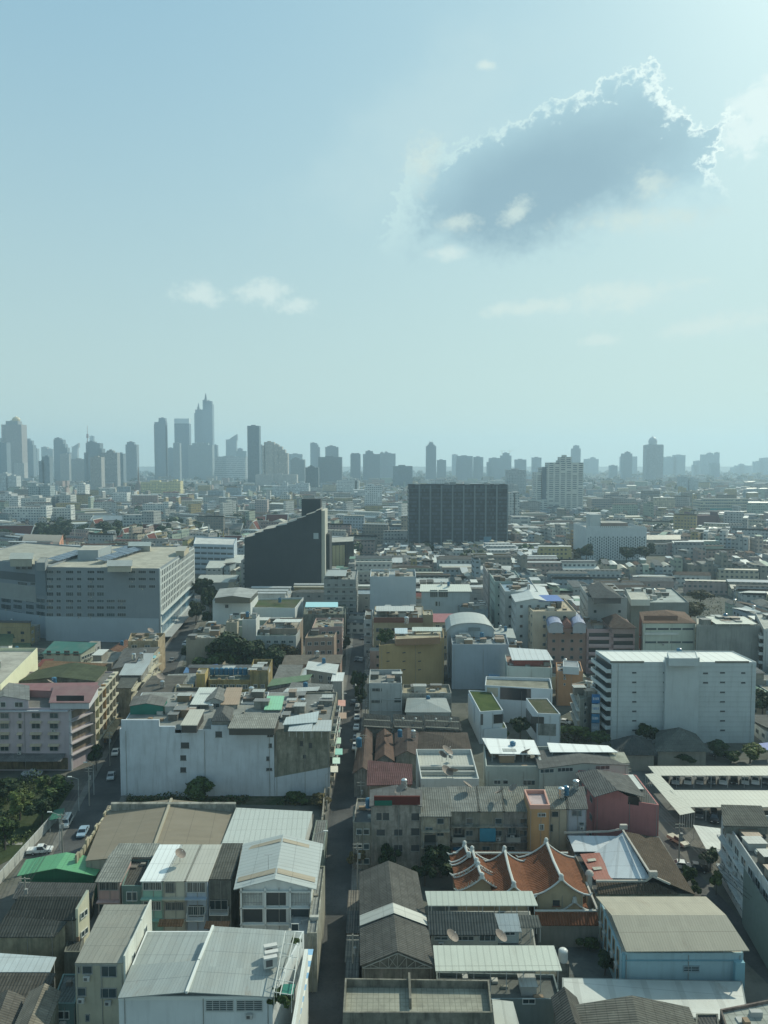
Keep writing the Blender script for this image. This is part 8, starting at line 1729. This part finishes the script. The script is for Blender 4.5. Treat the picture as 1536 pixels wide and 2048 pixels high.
def autolabel(st, wn_, rn, form, x, y, k, kind='house'):
    ds = sorted(LM_, key=lambda q: (q[0] - x) ** 2 + ((q[1] - y) * .7) ** 2)
    for j in range(9):
        q = ds[j // 2]; dx, dy = x - q[0], y - q[1]
        rel = ('beyond', 'before')[dy < 0] if abs(dy) > abs(dx) else ('east of', 'west of')[dx < 0]
        far = 'just ' if math.hypot(dx, dy) < 60 else ('well ' if math.hypot(dx, dy) > 160 else '')
        for ex in ('', ' slim', ' broad', ' shabby', ' tidy'):
            if j == 0 and ex == '' or True:
                lab = f"{st}{ex} {wn_} {kind} with {rn} {form} roof {far}{rel} {q[2]}"
                if lab not in USED and len(lab.split()) <= 16: USED.add(lab); return lab
    return f"{wn_} {kind} with {rn} {form} roof {far}{rel} {q[2]}"
CAND = []
fr_ = random.Random(77)
def district(x, y): return math.radians(((-9, -3, 0, 4, 10) if y < 640 else (-30, -14, 4, 15, 27))[int(abs(math.sin(x // 260 * 12.9 + y // 300 * 78.2) * 43758)) % 5]) if x < -110 or x > 170 or y > 620 else math.radians(-.5)
yb = 75.0
while yb < 2300:
    near = yb < 900; bw, bd = (58, 40) if near else (74, 46)
    xm = .58 * yb + 90; xb = -xm + fr_.uniform(0, 20)
    while xb < xm:
        cx_, cy_ = xb + bw / 2, yb + bd / 2; ang = district(cx_, cy_); ca, sa = math.cos(ang), math.sin(ang); roll = fr_.random()
        hb = fr_.choice((5.5, 7, 8.5, 10, 11.5)) * (1.0 if yb > 500 else .95)
        across = fr_.random() < .5
        for row in range(2):
            s = 0.0; W_ = (bw - 4) if not across else (bd - 3.5); D_ = (bd - 3.5) / 2 if not across else (bw - 4) / 2; hrow = hb + fr_.choice((-2, 0, 0, 1.5)); wn0 = fr_.choice(WC)[0]; ri0 = fr_.choices(range(len(RC)), RWT)[0]; uni = fr_.random() < .35
            while s < W_ - 3:
                w_ = fr_.choice((4, 4, 4, 4.5, 5, 6, 8)) if not uni else 4.2
                if roll < .025: w_ = W_
                w_ = min(w_, W_ - s); d0 = D_ * fr_.uniform(.82, 1.0)
                u0, u1 = s - W_ / 2, s + w_ - W_ / 2 - .06; v0, v1 = (0.1, d0) if row else (-d0, -.1)
                loc = [(u0, v0), (u1, v0), (u1, v1), (u0, v1)] if not across else [(v0, -u1), (v1, -u1), (v1, -u0), (v0, -u0)]
                pts = [Vector((cx_ + a * ca - b * sa, cy_ + a * sa + b * ca)) for a, b in loc]; s += w_
                if fr_.random() < .05 or not isfree(pts): continue
                H = max(3.6, hrow + fr_.choice((-3, -1, 0, 0, .4, 3)) * (.4 if uni else 1)); 
                if (roll > .88 and fr_.random() < .5) or (yb > 450 and fr_.random() < .05): H += fr_.uniform(5, 12)
                if H > 17 and c.y > 800: q_ = (pts[1] - pts[0]).normalized() * 5; pts = [pts[0] - q_, pts[1] + q_, pts[2] + q_, pts[3] - q_]
                form = fr_.choices(('flat', 'shed', 'gable', 'hip'), (5, 4, 3.2, .8))[0]
                wn_ = wn0 if uni or fr_.random() < .3 else fr_.choice(WC)[0]; ri = ri0 if (uni and fr_.random() < .7) else fr_.choices(range(len(RC)), RWT)[0]
                c = sum(pts, Vector((0, 0))) / 4
                if c.y < 345: H = min(H, 6.8)
                elif c.y < 470: H = min(H, 9.5)
                elif 560 < c.y < 715 and 0 < c.x < 130: H = min(H, 8.5)
                elif c.y > 800: H = min(H, 14) if fr_.random() > .04 else fr_.uniform(15, 30)
                if abs(c.x) > .56 * c.y + 40 or (c.y < 195 and abs(c.x) < .5 * c.y + 22): continue
                CAND.append((c.y, c.x, pts, H, form, wn_, ri, w_))
        xb += bw
    yb += bd
CAND.sort(key=lambda q: q[0] / (q[3] + 6))
near_n = 0; MASS = MB(); 
for idx, (cy_, cx_, pts, H, form, wn_, ri, w_) in enumerate(CAND):
    rr = random.Random(idx)
    if near_n < 300 and abs(cx_) < .5 * cy_ + 4:
        near_n += 1; st = ('single storey', 'two storey', 'three storey', 'four storey', 'five storey', 'six storey')[min(5, max(0, int(H / 3.2) - 1))]
        fl = {'flat': 'capped flat', 'shed': 'sloping', 'gable': 'pitched', 'hip': 'hipped'}[form]
        t = thing('townhouse', autolabel(st, wn_, RC[ri][0], fl, cx_, cy_, idx), 'house', (cx_, cy_, 0), 'low houses of the dense quarters')
        m, r = MB(t.location), MB(t.location); xr = MB(t.location); wm = PLAINM[wn_] if cy_ < 520 else WALLM[wn_]
        house_shell(m, r, pts, H, form, wm, RC[ri][1], rr.choice(FLATM), rr, xr); m.build('wall', t); r.build('roof', t)
        if xr.f: xr.build('roof_hut', t)
        if cy_ < 520:
            # facades that face the camera or a street side
            ed = sorted(range(4), key=lambda i: -((pts[i] - pts[(i + 1) % 4]).normalized().x * -1))[:1]
            for i in range(4):
                A, B = pts[i], pts[(i + 1) % 4]; d = (B - A).normalized(); n_ = Vector((d.y, -d.x))
                if n_.y < -.6 or (n_.x * cx_ < 0 and abs(n_.x) > .6):
                    L_ = (B - A).length; wgrid(t, A, B, 0, H, max(1, int(H / 3.2)), max(1, min(4, int(L_ / 2.6))), 1.5, 1.3, style=rr.choice(('slide', 'bars')), fr=rr.choice((FR_W, FR_G, FR_D)), skip=.1, rs=idx)
    else:
        house_shell(MASS, MASS, pts, H, form, WALLM[wn_], RC[ri][1], FLATM[idx % 4], rr)
o = MASS.build('low_rise_quarter'); o['kind'] = 'stuff'
# the plain further out: ever coarser roofs and tree clumps
FAR = MB(); fr_ = random.Random(5); y = 2300.0; tw = [WALLM[n] for n, _ in WC]
while y < 6200:
    x = -.56 * y
    while x < .56 * y:
        w_, d_, h_ = fr_.uniform(14, 46), fr_.uniform(10, 22), fr_.choice((7, 9, 12, 12, 16, 22, 9, 30 if fr_.random() < .3 else 10))
        if fr_.random() < .8: FAR.prism([(x, y), (x + w_, y), (x + w_, y + d_), (x, y + d_)], 0, h_, fr_.choice(tw), fr_.choice(RC)[1])
        x += w_ + fr_.uniform(2, 22)
    y += 34 * (y / 2300)
o = FAR.build('far_plain_houses'); o['kind'] = 'stuff'
# tree clumps among the roofs
def clumps(name, n, y0, y1, hh, seed, cols, dens=1):
    r = random.Random(seed); bm_v, bm_f, mi = [], [], []; k = 0
    while k < n:
        y = y0 + (y1 - y0) * r.random() ** .8; x = r.uniform(-.54, .54) * y
        q = Vector((x, y)); 
        if y < 1500 and any(a < x < b and c0 < y < d for a, b, c0, d, _ in BB): k += 1; continue
        if any(seg_d(q, MAIN[i], MAIN[i + 1]) < 7 for i in range(len(MAIN) - 1)): k += 1; continue
        s = r.uniform(.7, 1.5) * hh * (1 + y / 4000)
        for j in range(int(60 * dens)):
            d = Vector((r.gauss(0, 1), r.gauss(0, 1), r.gauss(0, 1))).normalized(); p = Vector((x, y, s * .62)) + Vector((d.x * s * .6, d.y * s * .6, d.z * s * .42)) * r.uniform(.6, 1.05)
            a = d.orthogonal().normalized(); b = d.cross(a); e = s * r.uniform(.10, .2); i0 = len(bm_v); bm_v += [tuple(p + a * e), tuple(p + b * e), tuple(p - a * e), tuple(p - b * e)]; bm_f.append((i0, i0 + 1, i0 + 2, i0 + 3)); mi.append(r.randrange(3))
        k += 1
    me = bpy.data.meshes.new(name); me.from_pydata(bm_v, [], bm_f)
    for c in cols: me.materials.append(leafm(c))
    me.polygons.foreach_set('material_index', mi); me.update(); o = bpy.data.objects.new(name, me); COL.objects.link(o); o['kind'] = 'stuff'
clumps('treetops', 560, 520, 2300, 8.0, 3, [GREENS['dark'], GREENS['mid'], (.045, .06, .035)])
clumps('far_woodland', 900, 2000, 5600, 12.0, 4, [(.03, .05, .03), (.04, .06, .035), (.035, .045, .03)], .6)
# undergrowth of the lots
def scrub(name, px, n, hmax, seed, cols):
    r = random.Random(seed); pg = [P(*q).xy for q in px]; x0, x1 = min(p.x for p in pg), max(p.x for p in pg); y0, y1 = min(p.y for p in pg), max(p.y for p in pg); v, f, mi = [], [], []
    for i in range(n):
        x, y = r.uniform(x0, x1), r.uniform(y0, y1)
        if not inpoly(x, y, [(p.x, p.y) for p in pg]): continue
        g_ = noise.noise(Vector((x * .12, y * .12, 0))); 
        if g_ < -.15: continue
        p = Vector((x, y, r.random() ** 2 * hmax * (.4 + max(0, g_) * 2))); d = Vector((r.gauss(0, 1), r.gauss(0, 1), r.gauss(0, 1) + 1)).normalized(); a = d.orthogonal().normalized(); b = d.cross(a); e = r.uniform(.12, .34); k = len(v)
        v += [tuple(p + a * e), tuple(p + b * e), tuple(p - a * e), tuple(p - b * e)]; f.append((k, k + 1, k + 2, k + 3)); mi.append(r.randrange(len(cols)))
    me = bpy.data.meshes.new(name); me.from_pydata(v, [], f)
    for c in cols: me.materials.append(leafm(c))
    me.polygons.foreach_set('material_index', mi); me.update(); o = bpy.data.objects.new(name, me); COL.objects.link(o); o['kind'] = 'stuff'
scrub('undergrowth', ((-60, 1720), (60, 1680), (150, 1568), (-60, 1552)), 14000, 2.6, 1, [GREENS['mid'], GREENS['dark'], GREENS['lime']])
scrub('weeds', ((252, 1606), (655, 1612), (658, 1593), (252, 1596)), 5000, 1.1, 2, [GREENS['mid'], GREENS['dry'], GREENS['dark']])
scrub('weeds', ((1040, 1490), (1230, 1506), (1215, 1470), (1130, 1440)), 5000, 1.3, 4, [GREENS['mid'], GREENS['dry'], GREENS['lime']])
scrub('weeds', ((1280, 1262), (1460, 1262), (1440, 1190), (1290, 1200)), 9000, 2.2, 6, [GREENS['mid'], GREENS['dry'], GREENS['dark']])
# ------------------------------------------------------------------ cars, lamps, poles, tanks
CARC = {'white': (.72, .73, .71), 'silver': (.42, .44, .45), 'black': (.03, .03, .035), 'grey': (.16, .17, .18), 'blue': (.30, .42, .52), 'red': (.3, .04, .03), 'beige': (.5, .46, .36)}
def car(u, v, rz, col, kind, label, z=0.0, group=None, sc=1.0):
    p = P(u, v, z); o = place(('car', col, kind), make_car(CARC[col], kind), (p.x, p.y, z + .018), math.radians(rz), sc, label, group); o.name = 'parked_car' if kind != 'van' else 'parked_van'; return o
car(133, 1650, 10, 'white', 'van', 'white van driving past the green stall roof in the side street')
car(166, 1668, 8, 'blue', 'sedan', 'light blue car half hidden by the slotted wall')
car(82, 1706, 100, 'white', 'pickup', 'white covered pickup turned across the end of the side street')
car(231, 1508, 12, 'white', 'sedan', 'white car beside the corner of the blank white wall')
car(222, 1556, 14, 'silver', 'sedan', 'silver car at the foot of the blank white wall'); car(66, 1552, 95, 'silver', 'pickup', 'silver pickup under the street awning of the pink building')
MS = [(716, 1371, 'white', 'sedan'), (716, 1394, 'silver', 'sedan'), (715, 1420, 'silver', 'van'), (714, 1438, 'white', 'sedan'), (713, 1458, 'white', 'sedan'), (712, 1480, 'grey', 'sedan'), (711, 1498, 'white', 'pickup'), (715, 1262, 'white', 'sedan'), (727, 1264, 'silver', 'sedan'), (728, 1240, 'white', 'sedan'), (729, 1225, 'black', 'sedan'), (717, 1248, 'grey', 'van'), (722, 1208, 'white', 'sedan'), (724, 1218, 'beige', 'sedan'), (722, 1322, 'grey', 'sedan'), (713, 1322, 'black', 'pickup'), (728, 1192, 'silver', 'sedan'), (733, 1180, 'white', 'van'), (734, 1165, 'grey', 'sedan'), (736, 1150, 'white', 'sedan'), (707, 1408, 'black', 'sedan'), (726, 1278, 'black', 'sedan'), (731, 1200, 'red', 'sedan')]
WHERE = ['by the brown rust streaked roofs', 'by the sawtooth roofs', 'below the white framed block', 'alongside the yellow block', 'beside the tan block', 'past the white blue block', 'far up the street']
for i, (u, v, c_, k_) in enumerate(MS):
    w_ = WHERE[0] if v > 1470 else WHERE[1] if v > 1425 else WHERE[2] if v > 1365 else WHERE[3] if v > 1290 else WHERE[4] if v > 1232 else WHERE[5] if v > 1170 else WHERE[6]
    car(u, v, 178 if i % 3 else -1, c_, k_, f"{c_} {'car' if k_ == 'sedan' else k_} on the main street {w_}" + (', close to the kerb', ', mid road', ', first of its file', ', last of its file', '')[i % 5])
PC = [(1352, 'silver', 'van'), (1376, 'white', 'sedan'), (1400, 'silver', 'sedan'), (1424, 'grey', 'sedan'), (1446, 'white', 'van'), (1468, 'black', 'sedan'), (1490, 'white', 'sedan'), (1510, 'white', 'van'), (1531, 'grey', 'sedan'), (1330, 'black', 'sedan')]
for i, (u, c_, k_) in enumerate(PC): car(u, 1565, -24, c_, k_, f"{c_} {'car' if k_ == 'sedan' else k_} in the car park row, {('first', 'second', 'third', 'fourth', 'fifth', 'sixth', 'seventh', 'eighth', 'ninth')[min(8, sorted(x[0] for x in PC).index(u))]} from its west end" if i != 9 else 'black car at the shaded west end of the car park row', group='cars in the car park row')
car(1398, 1632, -20, 'grey', 'sedan', 'grey car under the end of the front carport roof'); car(1428, 1640, -20, 'black', 'van', 'black van under the front carport roof')
car(1358, 1688, 24, 'beige', 'pickup', 'cream pickup standing in the lane by the courtyard house'); car(1392, 1742, 78, 'black', 'pickup', 'dark pickup parked across the lane end with a pale roof'); car(1362, 1736, 78, 'white', 'sedan', 'white car nose to tail with the dark pickup in the lane')
car(1128, 1447, 60, 'white', 'sedan', 'white car in the lane behind the villa'); car(1436, 1512, 80, 'grey', 'sedan', 'dusty car parked under the trees behind the rear carport')
car(402, 1165 + 95, -10, 'white', 'sedan', 'white car in the side street beyond the beige house'); car(372, 1290, -8, 'silver', 'van', 'silver van in the side street by the crumbling corner house'); car(345, 1322, -8, 'grey', 'sedan', 'grey car in the side street beside the shophouse row')
def make_lamp():
    t = thing('street_lamp', 'street lamp', 'street lamp'); g_ = paint((.42, .44, .43), .5)
    m = MB(); m.bar((0, 0, 0), (0, 0, 7.6), (.09, .06), g_, 8); m.build('pole', t); m = MB(); m.bar((0, 0, 7.55), (1.7, 0, 8.1), .045, g_, 6); m.build('arm', t)
    m = MB(); m.box(1.5, 2.4, -.14, .14, 8.03, 8.2, paint((.66, .68, .66), .4)); m.build('lamp_head', t); return t
LPS = [(-12.9, 118, 'beside the striped awning'), (-13.4, 147, 'beside the white gabled building'), (-13.9, 176, 'at the vacant lot wall'), (-14.6, 206, 'below the teal awnings'), (-15.3, 238, 'in front of the street side roofs'), (-15.9, 300, 'near the tilted white slab roof'), (-16.4, 350, 'by the dusty pink house'), (-9.2 + .1, 262, 'on the yellow block side of the road')]
for i, (x, y, s_) in enumerate(LPS): place('lamp', make_lamp, (cxm(y) + (-4.0 if x < -10 else 4.0), y, 0), 0 if x < -10 else math.pi, 1, 'pale street lamp on the main street ' + s_)
for u, v, s_ in ((188, 1590, 'at the bend by the green lot tree'), (158, 1622, 'by the tall twin poles'), (120, 1700, 'near the white panel wall')): p = P(u, v); place('lamp', make_lamp, (p.x, p.y, 0), math.pi, 1, 'street lamp in the side street ' + s_)
def make_pole():
    t = thing('utility_pole', 'concrete pole', 'utility pole'); g_ = plaster((.36, .35, .31), .5); m = MB(); m.bar((0, 0, 0), (0, 0, 9.2), (.17, .11), g_, 8); m.build('pole', t)
    for z in (8.2, 8.9): m = MB(); m.box(-.9, .9, -.06, .06, z, z + .12, g_); m.build('crossarm', t)
    m = MB(); m.bar((.3, -.25, 6.4), (.3, -.25, 7.3), .28, paint((.3, .31, .3)), 8); m.build('transformer', t); return t
POLES = []
def poles(pts, lab):
    prev = None
    for i, (x, y) in enumerate(pts):
        o = place('pole', make_pole, (x, y, 0), 0, 1, 'concrete utility pole %s, %s of its line' % (lab, ('first', 'second', 'third', 'fourth', 'fifth', 'sixth', 'seventh', 'eighth')[i])); o['group'] = 'utility poles'
        if prev:
            w = thing('power_cable', 'sagging cables %s, span %s the %s pole' % (lab, 'after', ('first', 'second', 'third', 'fourth', 'fifth', 'sixth', 'seventh')[i - 1]), 'cable', (x, y, 7)) ; m = MB(w.location)
            for dx, z in ((-.7, 8.4), (0, 8.4), (.7, 8.4), (-.4, 7.4), (0, 7.0)):
                a, b = Vector((prev[0] + dx, prev[1], z)), Vector((x + dx, y, z)); q = a
                for k in range(1, 7): t_ = k / 6; e = a.lerp(b, t_) - Vector((0, 0, 1.1 * 4 * t_ * (1 - t_) * .5)); m.bar(q, e, .028, paint((.03, .03, .03))); q = e
            m.build('wire', w)
        prev = (x, y)
poles([(cxm(y) + 4.4, y) for y in (112, 140, 168, 198, 228, 262, 300, 345)], 'on the east kerb of the main street')
poles([(-60.5 - (y - 120) * .155, y) for y in (128, 152, 176, 200)], 'along the side street by the green lot')
poles([(62, 122), (58.5, 148), (57, 176)], 'in the lane beside the mildewed house')
p = P(1478, 1600); 
# green stall roofs in the side street
canopy('green stall roof by the wall of the green lot', [(98, 1640), (122, 1636), (130, 1616), (108, 1620)], [2.8, 2.8, 3.0, 3.0], paint((.04, .16, .11), .6), 'market_stall', 'stall', n=2)
canopy('blue sheet shelter behind the beige stair tower', [(366, 1346), (392, 1346), (396, 1332), (372, 1334)], [5, 5, 5.4, 5.4], paint((.08, .18, .34), .6), n=2)
canopy('blue tarpaulin sheet stretched under the big trees', [(416, 1342), (432, 1338), (436, 1328), (420, 1330)], [7, 7, 7.4, 7.4], paint((.06, .14, .36), .6), n=2)
canopy('pale blue tarpaulin between the grey wall and the white house', [(980, 1356), (1000, 1352), (992, 1334), (974, 1342)], [5, 5, 6, 6], paint((.20, .34, .50), .6), n=2)
canopy('blue tarpaulin at the right picture edge by the trees', [(1510, 1500), (1545, 1500), (1545, 1484), (1516, 1486)], [3, 3, 3.6, 3.6], paint((.05, .12, .40), .6), n=2)
# rooftop things on the houses near by
rr = random.Random(31); k = 0
ROOFS = [o for o in COL.objects if o.get('category') in ('apartment building', 'house', 'shophouse', 'apartment house') and 150 < o.location.y < 520 and o.type == 'EMPTY']
BYT = {}
for o in ROOFS:
    body = [c for c in o.children if c.name.split('.')[0] == 'wall'][0]; H = max(v.co.z for v in body.data.vertices) + o.location.z; lo = [v for v in body.data.vertices if abs(v.co.z + o.location.z - H) < 1.8]
    if not lo or (o.get('group') and rr.random() > .22) or rr.random() > .75: continue
    for j in range(rr.choice((1, 1, 2))):
        q = Vector((o.location.x + rr.uniform(-2.2, 2.2), o.location.y + rr.uniform(-2, 4), H - (0 if o.get('group') else .4)))
        what = rr.choice(('tank', 'tank', 'tankb', 'dish', 'hvac')); base = ' '.join(o['label'].split()[:9]); nm = {'tank': 'steel water tank', 'tankb': 'blue water tank', 'dish': 'mesh dish', 'hvac': 'outdoor unit'}[what]
        lab = f"{nm} on the {base}"; 
        if lab in USED: continue
        USED.add(lab)
        place(what, {'tank': make_tank((.6, .62, .62)), 'tankb': make_tank((.05, .16, .26), False), 'dish': make_dish(), 'hvac': make_ac}[what], q, rr.uniform(0, 6), rr.uniform(1.0, 1.4), lab)

for i, (x0, x1, y0, y1, h, c_) in enumerate(((-5.6, -3.9, 108, 113, 4.2, (.2, .21, .2)), (-5.9, -4.0, 114, 119, 3.6, (.28, .28, .25)), (-6.0, -3.9, 120, 125, 4.4, (.16, .17, .165)), (-6.2, -4.2, 127, 133, 3.4, (.24, .22, .19)), (-6.6, -4.6, 160, 166, 3.8, (.2, .22, .2)))):
    b = Bld('lean_to', ('first', 'second', 'third', 'fourth', 'fifth')[i] + ' low lean-to shed along the east kerb of the main street', 'lean-to', pts=[(x0, y0), (x1, y0), (x1, y1), (x0, y1)], H=h, wall=mould((.3, .3, .27)), roof=fibre(c_), kind='shed', zs=[h, h, h + .5, h + .5], over=.15)
    b.grid('F', 1, 1, 1.0, 1.4)
